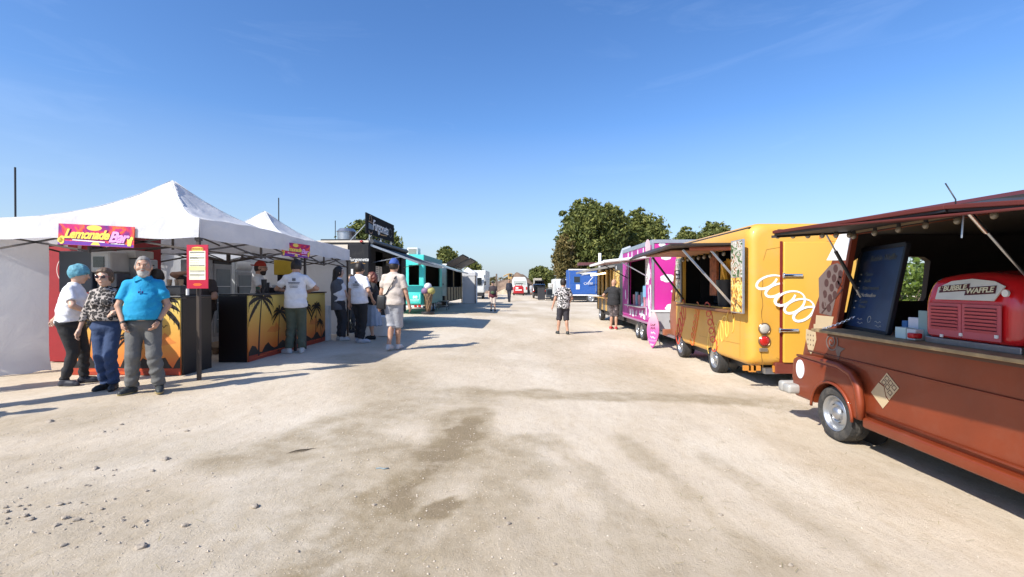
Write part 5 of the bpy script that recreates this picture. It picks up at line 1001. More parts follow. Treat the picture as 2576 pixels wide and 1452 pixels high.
for sgn in (-1, 1):
    for k in range(8):
        mb = MB(); mb.tube([Vector((x, y, z + .15 + t * .8)) + Vector((math.cos(k * .785 + sgn * t * 1.6), math.sin(k * .785 + sgn * t * 1.6), 0)) * (.105 + .112 * t) for t in [i / 8 for i in range(9)]], .007, 5); mb.build('waffle_rib', WL, T, smooth=True)
for c, r_, m_, nm in (((-.13, 0, 1.06), .19, mm('scoop_purple', (.20, .11, .20), .6, bump=.4, bs=14), 'scoop'), ((.14, 0, 1.07), .19, mm('scoop_yellow', (.36, .33, .10), .6, bump=.4, bs=14), 'scoop'), ((0, -.02, 1.28), .17, mm('scoop_white', (.62, .60, .66), .6, bump=.4, bs=14), 'scoop')):
    MB().ball((x + c[0], y + c[1], z + c[2]), (r_, r_, r_ * .92), 18, 12).build(nm, m_, T, smooth=True)
T = thing('metal_steps', 'grey tubular steps beside the teal truck door', 'steps', gp(1110, 780)); x, y, z = gp(1112, 781)
for dx in (-.3, .25): MB().tube([(x + dx, y, z), (x + dx, y, z + .48), (x + dx, y + .7, z + .5), (x + dx, y + .7, z)], .018, 6).build('frame_tube', STEEL, T, smooth=True)
for zz in (.22, .48): MB().box(x - .32, x + .27, y, y + .3, z + zz, z + zz + .03).build('tread', STEEL, T)
x, y, z = gp(1119, 772); T = thing('litter_bin', 'tall black litter bin next to the metal steps', 'bin', (x, y, z)); MB().cyl((x, y, z), (x, y, z + .75), .2, .25, n=20).build('bin', PLA, T, smooth=True, angle=40); MB().cyl((x, y, z + .75), (x, y, z + .8), .26, n=20).build('lid', STEEL, T, smooth=True, angle=40)
# wood clad truck with lifted flaps
T = thing('food_truck', 'dark truck with tan wood panels and two lifted roof flaps', 'food truck', (-5.5, 30.5, .12)); TAN = mat('tan_panel', (.25, .17, .07), .6, var=.25, vs=4); me = shell(-6.6, -4.5, 26.4, 34.2, .45, 2.62, [MB().box(-4.7, -4.3, 26.8, 29.6, 1.35, 2.45), MB().box(-4.7, -4.3, 29.9, 33.6, 1.35, 2.45)], .03); finish(me, 'body', BLK, T)
MB().box(-6.5, -6.45, 26.5, 34.1, .6, 2.6).build('inner_wall', mm('inner_brown', (.10, .07, .05), .8), T)
for k, y in enumerate([26.5, 27.6, 28.8, 30.0, 31.2, 32.3, 33.3]): MB().box(-4.49, -4.46, y, y + .75, .5, 1.33).build('side_panel', TAN, T, bevel=.005)
for y in (26.7, 29.7, 33.7): MB().box(-4.49, -4.44, y, y + .13, 1.34, 2.55).build('door_post', TAN, T)
for k in range(5): MB().box(-4.9, -4.88, 27.2 + k * .45, 27.45 + k * .45, 1.5, 2.2).build('shelf_item', mm('shelf_pale', (.35, .28, .22), .7), T)
flap(T, 'roof_flap', (-4.5, 26.6, 2.64), (-4.5, 29.5, 2.64), (-3.45, 29.5, 3.2), (-3.45, 26.6, 3.2), .04, mm('flap_under', (.12, .10, .08), .6), em=BLK); flap(T, 'roof_flap', (-4.5, 30.0, 2.64), (-4.5, 33.5, 2.64), (-3.4, 33.5, 3.2), (-3.4, 30.0, 3.2), .04, mm('flap_under', (.12, .10, .08), .6), em=BLK)
T = thing('white_door_panel', 'white open door panel between the teal truck and the wood clad truck', 'door', (-4.7, 26.1, .12)); MB().box(-4.72, -4.28, 26.0, 26.05, .85, 2.66).build('panel', PAPER, T, bevel=.01)
for x in (-4.72, -4.32): MB().box(x, x + .05, 25.98, 25.998, .85, 2.6).build('seal', STEEL, T)
MB().box(-4.5, -4.46, 25.96, 25.98, 1.45, 1.55).build('handle', PLA, T)
# white closed booth tent
x0, x1 = fp(1163, 700, 34.6).x, fp(1195, 700, 34.6).x; T = thing('booth_tent', 'narrow closed white tent booth beyond the wood clad truck', 'tent', ((x0 + x1) / 2, 35.1, .1)); cx = (x0 + x1) / 2; hw = (x1 - x0) / 2
MB().box(x0, x1, 34.6, 36.4, .12, 2.15).build('wall', WALLC, T, bevel=.02); MB().box(x0 - .03, x1 + .03, 34.57, 36.43, 2.15, 2.42).build('valance', CAN, T, bevel=.02); MB().add([(x0 - .03, 34.57, 2.42), (x1 + .03, 34.57, 2.42), (x1 + .03, 36.43, 2.42), (x0 - .03, 36.43, 2.42), (cx - .2, 35.5, 2.85)], [(0, 1, 4), (1, 2, 4), (2, 3, 4), (3, 0, 4)]).build('canopy', CAN, T)
for x in (x0 - .03, x1 + .03): MB().box(x - .03, x + .03, 34.5, 34.56, .1, 2.2).build('leg', FRM, T)
# far vehicles
def at(px, py, Y): return fp(px, py, Y)
WV = mat('white_vehicle', (.62, .63, .60), .4, dirt=.2); LR = mm('lens_red', (.45, .02, .015), .15)
T = thing('lorry', 'white lorry cab parked past the white tent booth', 'lorry', (-4.4, 45, .1)); a, b_ = at(1197, 740, 45), at(1217, 697, 45)
MB().prism([(45, .75), (45, 1.5), (45.35, 2.45), (47.0, 2.55), (47.0, .75)], (Vector((b_.x - 2.1, 0, 0)), VY, VZ), 2.1).build('cab', WV, T, bevel=.05, seg=2, smooth=True, angle=40); MB().prism([(45.25, 1.5), (45.5, 2.25), (46.3, 2.3), (46.3, 1.5)], (Vector((b_.x, 0, 0)), VY, VZ), .02).build('side_window', GLASS, T); MB().box(b_.x - 1.9, b_.x - .2, 44.9, 45.02, 1.5, 2.2).build('windscreen', GLASS, T)
MB().box(b_.x - 2.2, b_.x, 47.2, 53, .9, 3.0).build('cargo_box', WV, T, bevel=.03); MB().box(b_.x + .05, b_.x + .2, 45.1, 45.2, 1.5, 1.85).build('mirror', PLA, T); wheel(T, (b_.x - .15, 46.0, .1 + .42), .42, .25, 1, n=24, tread=False); MB().box(b_.x - 2, b_.x - .1, 44.98, 47, .4, .75).build('bumper', PLA, T, bevel=.03)
T = thing('info_sign', 'white notice board on a thin post in front of the lorry', 'sign', gp(1214, 751)); p = gp(1214, 751); a, b_ = at(1204.5, 716, p.y), at(1222, 684, p.y); MB().box(a.x, b_.x, p.y - .02, p.y + .02, a.z, b_.z).build('board', PAPER, T, bevel=.01); MB().cyl(p, (p.x, p.y + .04, b_.z - .1), .03, n=8).build('post', PLA, T)
MB().ribbon([(a.x + .1, b_.z - .2), (b_.x - .1, b_.z - .2)], .06, (Vector((0, p.y - .021, 0)), VX, VZ)).build('heading_print', mm('print_red', (.5, .1, .1), .5), T); menu_lines((Vector((0, p.y - .021, 0)), VX, VZ), a.x + .08, b_.x - .1, a.z + .25, b_.z - .3, 6, mm('print_grey', (.12, .12, .13), .5), T, th=.03)
YB = 72; a, b_ = at(1287, 742, YB), at(1327, 697, YB); T = thing('minibus', 'white high roof minibus seen from behind at the far end of the lane', 'minibus', ((a.x + b_.x) / 2, YB, 0)); x0, x1 = a.x, b_.x
me = solid(MB().prism([(x0, .35), (x1, .35), (x1, 1.4), (x1 - .12, 2.35), (x1 - .35, 2.78), (x0 + .35, 2.78), (x0 + .12, 2.35), (x0, 1.4)], (Vector((0, YB, 0)), VX, VZ), -5.5), .08, 2); finish(me, 'body', WV, T, smooth=True, angle=40)
MB().box(x0 + .3, x1 - .3, YB - .02, YB, 1.55, 2.2).build('rear_window', mm('window_pale', (.42, .45, .42), .2), T); MB().box(x0 + .7, x1 - .7, YB - .03, YB - .01, 1.70, 1.80).build('trim_strip', PLA, T)
for x in (x0 + .05, x1 - .25): MB().box(x, x + .2, YB - .03, YB - .005, .8, 1.25).build('tail_light', LR, T)
for x in (x0 + .25, x1 - .25): wheel(T, (x, YB + 1.1, .36), .36, .22, -1 if x < 0 else 1, n=20, tread=False)
YB = 67; a, b_ = at(1291, 740, YB), at(1318, 718, YB); T = thing('generator_trailer', 'small red generator trailer with white lettering behind the minibus', 'trailer', ((a.x + b_.x) / 2, YB, 0)); RD2 = mat('trailer_red', (.42, .02, .025), .4)
me = solid(MB().prism([(a.x, .3), (b_.x, .3), (b_.x - .06, 1.2), (b_.x - .25, 1.45), (a.x + .25, 1.45), (a.x + .06, 1.2)], (Vector((0, YB, 0)), VX, VZ), -1.6), .05, 2); finish(me, 'cabinet', RD2, T, smooth=True, angle=40); text('Bauer', .28, (Vector(((a.x + b_.x) / 2, YB, .78)), VX, VZ), PAPER, T) if False else MB().box(a.x + .3, b_.x - .3, YB - .015, YB, .72, .88).build('white_stripe', PAPER, T)
MB().box(a.x + .35, a.x + .75, YB - .015, YB, 1.0, 1.2).build('sticker', PAPER, T); MB().box(a.x - .1, b_.x + 2.2, YB - .05, YB + .1, .22, .3).build('towbar', PLA, T); MB().tube([(a.x + .3, YB + .3, 1.45), (a.x + .35, YB + .3, 1.75), (b_.x - .35, YB + .3, 1.75), (b_.x - .3, YB + .3, 1.45)], .04, 6).build('handle_bar', PLA, T, smooth=True)
for x in (a.x + .1, b_.x - .1): wheel(T, (x, YB + .6, .28), .28, .2, -1 if x < a.x + .5 else 1, n=20, tread=False)
a, b_ = at(1250, 740, 74), at(1290, 722, 74); tag(MB().add([(a.x, 74, -.1), (b_.x + 1.0, 74, -.1), (b_.x + 1.0, 74, 1.35), (a.x + 1.4, 74, 1.0), (a.x, 74, .35), (a.x, 75.5, -.1), (b_.x + 1.0, 75.5, -.1), (b_.x + 1.0, 75.5, 1.35), (a.x + 1.4, 75.5, 1.0), (a.x, 75.5, .35)], [(0, 1, 2, 3, 4), (9, 8, 7, 6, 5), (0, 5, 6, 1), (1, 6, 7, 2), (2, 7, 8, 3), (3, 8, 9, 4), (4, 9, 5, 0)]).build('concrete_ramp', mm('concrete_pale', (.50, .44, .33), .9, var=.2, vs=2)), 'pale sloping concrete wall left of the minibus', 'wall')
a = at(1249, 740, 60); tag(MB().cyl((a.x, 60, -.1), (a.x, 60, at(1249, 689, 60).z), .12, .1, n=8).build('wooden_pole', mbark, None, smooth=True), 'bare wooden pole in front of the earth heap', 'pole')
T = thing('digger', 'ochre digger resting on top of the earth heap', 'digger', (mc.x - 1.2, 80, 3.6)); OCH = mm('digger_ochre', (.42, .27, .09), .7); a, b_ = at(1268, 700, 80), at(1292, 688, 80); MB().box(a.x + .7, b_.x - .2, 79.3, 80.7, a.z - .8, a.z + .15).build('body', OCH, T, bevel=.08); MB().tube([(a.x + .8, 80, a.z), (a.x + .7, 79.8, b_.z - .1), (a.x - .1, 79.8, a.z + .3)], [.15, .12, .1], 6).build('boom', OCH, T); MB().box(a.x + .8, a.x + 1.4, 79.4, 80.2, a.z + .15, b_.z).build('cab', OCH, T, bevel=.04); MB().box(a.x + .9, a.x + 1.3, 79.38, 79.4, a.z + .25, b_.z - .1).build('window', GLASS, T)
YB = 52; a, b_ = at(1341, 752, YB), at(1372, 714, YB); T = thing('car', 'black hatchback with its tailgate open, people loading behind it', 'car', ((a.x + b_.x) / 2, YB + 2, 0)); CB = mat('car_black', (.012, .012, .014), .25, coat=.6); x0, x1 = a.x, b_.x
me = solid(MB().prism([(YB, .28), (YB, .95), (YB + .25, 1.45), (YB + .7, 1.62), (YB + 2.4, 1.6), (YB + 3.1, 1.05), (YB + 4.1, .9), (YB + 4.2, .3)], (Vector((x0, 0, 0)), VY, VZ), x1 - x0), .06, 2); me = boolean(me, [MB().box(x0 + .12, x1 - .12, YB - .2, YB + 1.2, .6, 1.5)]); finish(me, 'body', CB, T, smooth=True, angle=35)
flap(T, 'tailgate', (x0 + .15, YB + .6, 1.65), (x1 - .15, YB + .6, 1.65), (x1 - .2, YB - .45, 2.0), (x0 + .2, YB - .45, 2.0), .06, CB); MB().box(x0 + .4, x1 - .4, YB - .3, YB + .1, 1.90, 1.99).build('tailgate_window', GLASS, T)
for x in (x0 - .0, x1 - .14): MB().box(x, x + .14, YB - .02, YB + .05, .75, .95).build('tail_light', LR, T)
for x, sd in ((x0 + .1, -1), (x1 - .1, 1)):
    for y in (YB + .8, YB + 3.4): wheel(T, (x, y, .3), .3, .2, sd, n=20, tread=False)
def pushcart(T):
    a, b_ = at(1353, 754, 46), at(1371, 722, 46); MB().box(a.x, b_.x, 46, 46.6, .02, 1.3).build('cloth_panel', mm('cart_dark', (.03, .03, .033), .8), T, bevel=.03); MB().box(a.x - .05, b_.x + .05, 45.95, 46.65, 1.3, 1.34).build('table_top', PLA, T)
lay('covered_table', 'tall table wrapped in black cloth near the open car', 'table', pushcart, loc=(at(1362, 0, 46).x, 46.3, 0))
def crate(T):
    a, b_ = at(1374, 752, 46), at(1390, 725, 46); MB().box(a.x, b_.x, 46, 46.5, .25, 1.15).build('crate', mm('crate_grey', (.05, .055, .06), .6), T, bevel=.04); MB().box(a.x + .08, b_.x - .08, 45.97, 45.998, .55, 1.0).build('crate_window', GLASS, T); MB().box(a.x, b_.x, 46, 46.5, .05, .2).build('crate_base', PLA, T); MB().tube([(a.x + .05, 46.2, 1.15), (a.x + .08, 46.2, 1.24), (b_.x - .08, 46.2, 1.24), (b_.x - .05, 46.2, 1.15)], .025, 6).build('handle', PLA, T)
lay('equipment_case', 'dark wheeled equipment case right of the wrapped table', 'case', crate, loc=(at(1382, 0, 46).x, 46.3, 0))
for k, (px, s_, lb) in enumerate([(1394, .42, 'black rubbish bag leaning against the equipment case'), (1403, .34, 'smaller dark rubbish bag next to the white trailer')]):
    p = at(px, 750, 45.8); tag(MB().ball((p.x, 45.8, s_ * .6), (s_, s_ * .7, s_ * .85), 12, 8).build('rubbish_bag', mm('bag_black', (.02, .025, .03), .35, bump=.6, bs=8), None, smooth=True), lb, 'bag')
def boxtruck(name, label, cat, px0, px1, py0, py1, Y, d, m, **k):
    a, b_ = at(px0, py1, Y), at(px1, py0, Y); T = thing(name, label, cat, ((a.x + b_.x) / 2, Y + d / 2, 0)); zb = max(.3, a.z); MB().box(a.x, b_.x, Y, Y + d, zb, b_.z).build('box', m, T, bevel=.05); MB().box(a.x + .06, b_.x - .06, Y - .02, Y - .003, zb + .1, b_.z - .15).build('rear_door', m, T, bevel=.006)
    MB().box(a.x + .1, b_.x - .1, Y + .1, Y + d - .1, .1, zb - .003).build('chassis', PLA, T); 
    for q in (a.x, (a.x + b_.x) / 2): MB().box(q + .1, q + .13, Y - .035, Y - .021, zb + .15, b_.z - .2).build('door_bar', STEEL, T)
    return T, a, b_, zb
boxtruck('box_truck', 'beige box truck seen above the open black car', 'truck', 1343, 1363, 700, 742, 76, 5, mat('truck_beige', (.42, .38, .31), .6))
boxtruck('storage_cabin', 'small white cabin beyond the rubbish bags', 'cabin', 1381, 1395, 713, 748, 52, 2, WV)
boxtruck('white_trailer', 'white box trailer with a grey seam beside the blue truck', 'trailer', 1393, 1428, 702, 752, 47, 4, WV)
a = at(1391, 745, 49); tag(MB().box(a.x - .1, a.x + .1, 49, 49.2, 0, 1.6).build('rusty_post', mm('rust', (.10, .045, .03), .9)), 'rusty upright post in front of the white cabin', 'post')
# ------------------------------------------------------------ right row
BLUE = mat('truck_blue', (.018, .09, .34), .4, dirt=.15); T, a, b_, zb = boxtruck('food_truck', 'royal blue box truck standing across the end of the right row', 'food truck', 1430, 1560, 678, 742, 42, 2.4, BLUE)
FB = (Vector((0, 41.978, 0)), VX, VZ)
def rq(px0, px1, py0, py1, name, m, d=.02, Y=41.975): p, q = at(px0, py1, Y), at(px1, py0, Y); return MB().box(p.x, q.x, Y - d, Y, p.z, q.z).build(name, m, T)
rq(1430, 1560, 677, 680, 'roof_rail', PAPER); rq(1442, 1461, 694, 713, 'window_frame', mm('frame_blue', (.03, .12, .38), .4)); rq(1444, 1459, 696, 711, 'window', GLASS, .03); rq(1458, 1500, 686, 689, 'awning_tube', PAPER, .12); rq(1449, 1458, 716, 728, 'notice', PAPER)
text('CARS', .36, (at(1480, 714, 41.97), VX, VZ), PAPER, T) if False else text('CAFFE', .30, (at(1480, 714, 41.975), VX, VZ), PAPER, T)
rq(1430, 1560, 741, 744, 'sill_trim', PAPER)
p, q = at(1480, 711, 41.2), at(1492, 696, 41.2); MB().bar(p, q, .05).build('awning_strut', PAPER, T); p, q = at(1463, 692, 41.2), at(1486, 688, 41.2); MB().bar(p, q, .05).build('awning_arm', PAPER, T)
wheel(T, (at(1486, 750, 42).x, 42.1, .36 - .06), .42, .25, -1, axis='Y', n=28); wheel(T, (at(1540, 750, 42).x, 42.1, .3), .42, .25, -1, axis='Y', n=28)
p = at(1443, 750, 42); MB().cyl((p.x, 42.3, .0), (p.x, 42.3, .5), .06, n=8).build('landing_leg', STEEL, T)
# black and wood truck with bulbs
T = thing('food_truck', 'black food truck with yellow wood pillars and glowing bulbs beyond the pink trailer', 'food truck', (4.4, 18, -.06)); WY = mat('pillar_yellow', (.55, .33, .09), .6, var=.25, vs=6); X0 = 3.35
me = shell(X0, 5.5, 15.42, 21.0, .38, 2.28, [MB().box(3.2, 3.5, 16.9, 20.6, .95, 2.05)], .03); finish(me, 'body', BLK, T); MB().box(5.3, 5.35, 15.9, 20.9, .5, 2.2).build('inner_wall', mm('inner_brown', (.10, .07, .05), .8), T)
MB().box(X0 - .025, X0 - .003, 15.45, 16.85, .42, 2.24).build('menu_wall', mm('chalk_grey', (.05, .055, .06), .5), T, bevel=.004); FS = (Vector((X0 - .026, 0, 0)), -VY, VZ)
flat('burger_photo', [(-16.7, 1.25), (-16.0, 1.25), (-16.0, 1.95), (-16.7, 1.95)], FS, pattern('photo_waffle', 'photo_waffle'), T, .004); menu_lines(FS, -16.7, -15.8, .6, 1.2, 6, PAPER, T, th=.03); MB().prism([(-16.6, 2.0), (-16.5, 2.0), (-16.5, 2.12), (-16.6, 2.12)], FS, .004).build('logo_print', PAPER, T)
for y, w_ in ((16.95, .22), (17.6, .16), (18.4, .3), (19.4, .2), (20.3, .3)): MB().box(X0 - .03, X0 + .04, y, y + w_, .42, 2.05).build('wood_pillar', WY, T, bevel=.004)
MB().box(X0 - .25, X0 + .05, 17.0, 20.6, .93, .97).build('serving_shelf', WY, T, bevel=.004); MB().box(X0 - .5, X0 - .1, 19.2, 20.9, .98, 1.02).build('fold_table', PAPER, T); MB().box(X0 - .02, X0 - .004, 17.2, 20.5, .42, .92).build('side_panel', mm('panel_grey', (.16, .14, .11), .6), T)
flap(T, 'awning', (X0, 16.9, 2.15), (X0, 20.8, 2.15), (X0 - .95, 20.8, 1.98), (X0 - .95, 16.9, 1.98), .05, mm('awning_brown', (.09, .075, .06), .7), em=mm('rail_grey', (.25, .24, .22), .6))
LAMP = mm('bulb_lit', (1, .72, .35), .3, emit=6)
for k in range(9):
    y = 17.0 + k * .42; b = MB().ball((X0 - .35, y, 1.88), .035, 8, 6).build('lit_bulb', LAMP, T, smooth=True)
MB().tube([(X0 - .35, 16.95 + k * .3, 1.93 - .02 * math.sin(k * 2)) for k in range(13)], .005, 4).build('bulb_cable', PLA, T)
MB().box(X0 - .95, X0 - .2, 19.9, 20.5, 2.3, 2.42).build('roof_box', mm('roof_maroon', (.14, .05, .05), .6), T); MB().cyl((X0 - .2, 19.0, 2.0), (X0 - .2, 19.0, 2.75), .06, n=8).build('white_pipe', PAPER, T, smooth=True); flap(T, 'roof_panel', (X0 + .1, 15.6, 2.3), (X0 + .1, 16.8, 2.3), (X0 - .35 + .6, 16.8, 2.75), (X0 - .35 + .6, 15.6, 2.75), .05, mm('panel_white_grey', (.5, .52, .55), .4))
wheel(T, (X0 + .1, 20.2, -.07 + .31), .31, .2, -1, n=24); wheel(T, (X0 + .1, 17.6, -.07 + .31), .31, .2, -1, n=24); MB().box(X0 + .1, 5.3, 15.9, 20.9, .22, .376).build('chassis', PLA, T)
# pink trailer
PINK = mat('pink_paint', (.50, .018, .25), .42, var=.03, dirt=.05); PINKS = mat('pink_side_wrap', (.42, .045, .27), .4, var=.3, vs=2.5, dirt=.15); WC = mm('cloud_white', (.78, .80, .84), .5); X0, X1, Y0, Y1, Zb, Zt = 3.27, 5.45, 11.73, 15.2, .42, 2.55
T = thing('food_trailer', 'magenta food trailer with white cloud pictures on its end wall', 'food trailer', (4.4, 13.3, -.06)); me = shell(X0, X1, Y0, Y1, Zb, Zt, [MB().box(3.1, 3.5, 12.38, 14.3, .86, 2.14)], .03); inside_dark(me, (X0 + .045, X1 - .045, Y0 + .04, Y1 - .04, Zb + .04, Zt - .04)); finish(me, 'body', (PINK, DARKIN), T, smooth=True, angle=30); lining(T, X0 + .06, X1 - .06, Y0 + .06, Y1 - .06, .5, 2.5, front=0)
FS = (Vector((X0 - .001, 0, 0)), -VY, VZ); sm = solid(MB().box(X0 - .012, X0 - .002, Y0 + .05, Y1 - .02, Zb + .1, Zt - .1)); me = boolean(sm, [MB().box(3.1, 3.5, 12.38, 14.3, .86, 2.14)]); finish(me, 'side_wrap', PINKS, T); FS = (Vector((X0 - .0125, 0, 0)), -VY, VZ)
AL = mm('aluminium', (.55, .56, .58), .35, metal=.7); MB().box(X0 - .02, X1, Y0 - .018, Y0 + .05, Zt - .06, Zt + .03).build('roof_trim', AL, T, bevel=.006); MB().box(X0 - .02, X0 + .04, Y0 + .05, Y1, Zt - .09, Zt + .03).build('roof_trim', AL, T, bevel=.006); MB().box(X0 - .018, X0 + .03, Y0 - .016, Y0 + .049, Zb, Zt - .062).build('corner_trim', AL, T); MB().box(X0 - .016, X0 - .001, Y0 + .05, Y1, Zb, Zb + .05).build('sill_trim', mm('sill_mauve', (.35, .2, .3), .5), T)
FR_ = (Vector((0, Y0 - .001, 0)), VX, VZ); r = random.Random(4)
for cx_, cz, s_ in ((3.60, 2.14, .12), (4.02, 1.92, .12), (3.64, 1.61, .17), (3.86, 1.28, .12), (3.5, 2.45, .08), (3.8, .86, .2), (4.45, 2.2, .14), (4.6, 1.5, .15), (4.9, 1.9, .13), (5.1, 1.1, .15)):
    me = boolean(MB().prism(blob(cx_, cz, s_ * .75, s_ * .42, 20), FR_, .004).mesh(), []) if False else None
    n_ = 40; pts = []
    for i in range(n_): a_ = 2 * math.pi * i / n_; k_ = 1 + .13 * abs(math.sin(a_ * 3.5 + cx_ * 9)); pts.append((cx_ + s_ * k_ * math.cos(a_), cz + s_ * .55 * k_ * math.sin(a_)))
    flat('cloud_picture', pts, FR_, WC, T, .003)
for k in range(66):        # white bottles, drips and cups printed along the side
    y = r.uniform(Y0 + .12, Y0 + .6) if k < 36 else r.uniform(12.45, 14.95); z = r.uniform(.6, 2.35) if k < 36 or y > 14.25 else r.uniform(.6, .86)
    if k >= 36 and y < 14.3: z = r.uniform(.58, .70)
    h_ = r.uniform(.05, .15) if z > .75 else .07; w_ = r.uniform(.015, .04); flat('bottle_picture', [(-y - w_, z - h_), (-y + w_, z - h_), (-y + w_, z + h_ * .3), (-y + w_ * .4, z + h_ * .6), (-y + w_ * .4, z + h_), (-y - w_ * .4, z + h_), (-y - w_ * .4, z + h_ * .6), (-y - w_, z + h_ * .3)], FS, WC if k % 4 else mm('print_light_pink', (.75, .4, .6), .5), T, .002 + .0001 * k)
for y in (12.1, 12.6, 13.2, 13.9, 14.4): flat('drip_picture', blob(-y, 2.33, .05, .12, 12), FS, WC, T, .0025)
flat('notice_sheet', [(-12.31, 1.45), (-12.05, 1.45), (-12.05, 2.12), (-12.31, 2.12)], FS, PAPER, T, .008); menu_lines((FS[0] - VX * .009, -VY, VZ), -12.3, -12.07, 1.5, 2.08, 8, mm('print_light_pink', (.75, .4, .6), .5), T, th=.02)
MB().box(X0 - .02, X0 + .02, 14.3, 14.35, .84, 2.16).build('window_frame', AL, T); MB().box(X0 - .02, X0 + .02, 12.33, 12.38, .52, 2.16).build('window_frame', AL, T); MB().box(X0 - .16, X0 + .1, 12.38, 14.3, .83, .858).build('serving_shelf', AL, T, bevel=.004)
for k in range(5): MB().cyl((X0 + .05, 12.6 + k * .3, .86), (X0 + .05, 12.6 + k * .3, 1.16 + .08 * (k % 2)), .05, .06, n=12).build('syrup_jar', mm('jar_blue' if k % 2 else 'jar_pink', (.2, .35, .45) if k % 2 else (.5, .2, .25), .2), T, smooth=True, angle=40)
MB().ball((X0 + .35, 12.65, 1.62), (.2, .2, .24), 12, 8).build('straw_bunch', mm('straw_olive', (.22, .18, .08), .8, bump=.8, bs=20), T, smooth=True); MB().box(X0 - .05, X0 - .02, 12.3, 12.5, 1.12, 1.42).build('blue_tag', mm('tag_blue', (.2, .42, .6), .5), T)
flap(T, 'awning', (X0, 12.0, 2.17), (X0, 14.5, 2.17), (2.1, 14.5, 2.04), (2.1, 12.0, 2.04), .03, mm('awning_pinkish', (.35, .22, .22), .6), em=PAPER); MB().cyl((2.08, 11.98, 2.04), (X0, 11.98, 2.17), .04, n=10).build('awning_roller', PAPER, T, smooth=True, angle=40)
for y in (12.1, 14.4): MB().bar((2.5, y, 2.07), (X0 - .02, y, 1.65), .025).build('awning_strut', AL if y < 13 else PLA, T)
for y in (12.72, 13.20): wheel(T, (X0 + .06, y, -.07 + .25), .25, .18, -1, n=28)
MB().box(X0 + .1, X1 - .1, Y0 + .1, Y1 - .1, .25, Zb - .003).build('chassis', PLA, T)
p = fp(1637, 620, 11.4); F = (Vector((p.x, 11.45, p.z)), VX, VZ); flat('spoon_sign', blob(0, 0, .06, .2, 20), (Vector((p.x, 11.69, p.z)), VX, VZ), mm('sign_pale_pink', (.65, .48, .50), .5), T, .03)
T = thing('drawbar_box', 'white storage box on the drawbar in front of the pink trailer wall', 'box', (4.0, 11.0, 0)); a, b_ = fp(1647, 832, 11.32), fp(1712, 786, 11.32); GW = mat('box_white', (.42, .42, .42), .5)
MB().prism([(a.x + .02, a.z + .05), (a.x + .15, a.z), (b_.x, a.z), (b_.x, b_.z), (a.x, b_.z), (a.x, b_.z - .08)], (Vector((0, 11.32, 0)), VX, VZ), -.38).build('box', GW, T, bevel=.01); MB().box(a.x - .01, b_.x + .01, 11.30, 11.71, b_.z + .001, b_.z + .035).build('lid', PAPER, T, bevel=.006); MB().box(a.x + .35, a.x + .48, 11.305, 11.318, a.z + .2, a.z + .26).build('latch', PLA, T)
for q in (0, .35): MB().box(a.x + .05 + q, a.x + .1 + q, 10.0, 11.55, .28, .34).build('drawbar_beam', STEEL, T)
MB().cyl((a.x + .45, 10.1, -.05), (a.x + .45, 10.1, .5), .025, n=10).build('jockey_leg', STEEL, T, smooth=True); MB().cyl((a.x + .42, 10.1, .05), (a.x + .48, 10.1, .05), .1, n=16).build('jockey_wheel', RUB, T, smooth=True, angle=40)
# surfboard shaped pink sign standing on the ground
p = fp(1640, 859, 11.1); p.z = g(p.x, p.y); T = thing('standing_sign', 'pink surfboard shaped advertising sign standing on the gravel', 'sign', p); hgt = fp(1640, 784, p.y).z - p.z; u = Vector((.55, -.84, 0)).normalized(); v = Vector((.04, 0, 1)).normalized(); F = (p + VZ * .0, u, v); a_ = [(.18 * math.sin(math.pi * t) ** .75 * (1.0 if s_ > 0 else -1.0), .01 + hgt * t) for s_, ts in ((1, [i / 16 for i in range(17)]), (-1, [1 - i / 16 for i in range(1, 16)])) for t in ts]
MB().prism(a_, F, -.03).build('board', gradient('board_pink', [(0, (.62, .05, .33)), (.45, (.60, .12, .33)), (.8, (.62, .42, .42)), (1, (.6, .5, .45))], p.z * 0, hgt + .3), T, bevel=.004)
for k, (y0_, m_) in enumerate(((.30, PAPER), (.42, PAPER), (.55, INK), (.64, INK))): MB().ribbon([(-.06 + .02 * i + .03 * math.sin(i * 2.2 + k), hgt * y0_ + .03 * math.cos(i * 2.5)) for i in range(8)], .014, F).build('logo_stroke', m_, T)
text('Aladdin', .085, (F[0] + v * hgt * .22, u, v), mm('print_light_pink', (.75, .4, .6), .5), T) if False else text('Dessert', .085, (F[0] + v * hgt * .22, u, v), mm('print_light_pink', (.75, .4, .6), .5), T); text('bar', .08, (F[0] + v * hgt * .11, u, v), PAPER, T, shear=.3)
MB().bar(p + u * 0 + v * hgt * .6 + Vector((.03, .03, 0)), p + Vector((.25, .10, 0)), .02).build('rear_leg', AL, T)
# ------------------------------------------------------------ yellow van
YEL = mat('yellow_paint', (.655, .345, .047), .34, var=.035, vs=1.5, coat=.25, dirt=.22, bump=.05, bs=5); BRN = mat('rust_brown_paint', (.30, .10, .045), .4, dirt=.15, coat=.2)
T = thing('food_van', 'yellow retro food van with white and red swirl lines, open serving hatch', 'food van', (4.3, 8.4, -.07)); X0, X1, Y0, Y1, Zb, Zt = 3.25, 5.32, 6.72, 9.98, .26, 2.33
def rsq(x0, x1, z0, z1, r, rt, n=7):      # rounded section in x-z with larger roof radius
    pts = []
    for cx_, cz, rr, a0 in ((x1 - rt, z1 - rt, rt, 0), (x0 + rt, z1 - rt, rt, 90), (x0 + r, z0 + r, r, 180), (x1 - r, z0 + r, r, 270)):
        for i in range(n + 1): a_ = R(a0 + 90 * i / n); pts.append((cx_ + rr * math.cos(a_), cz + rr * math.sin(a_)))
    return pts
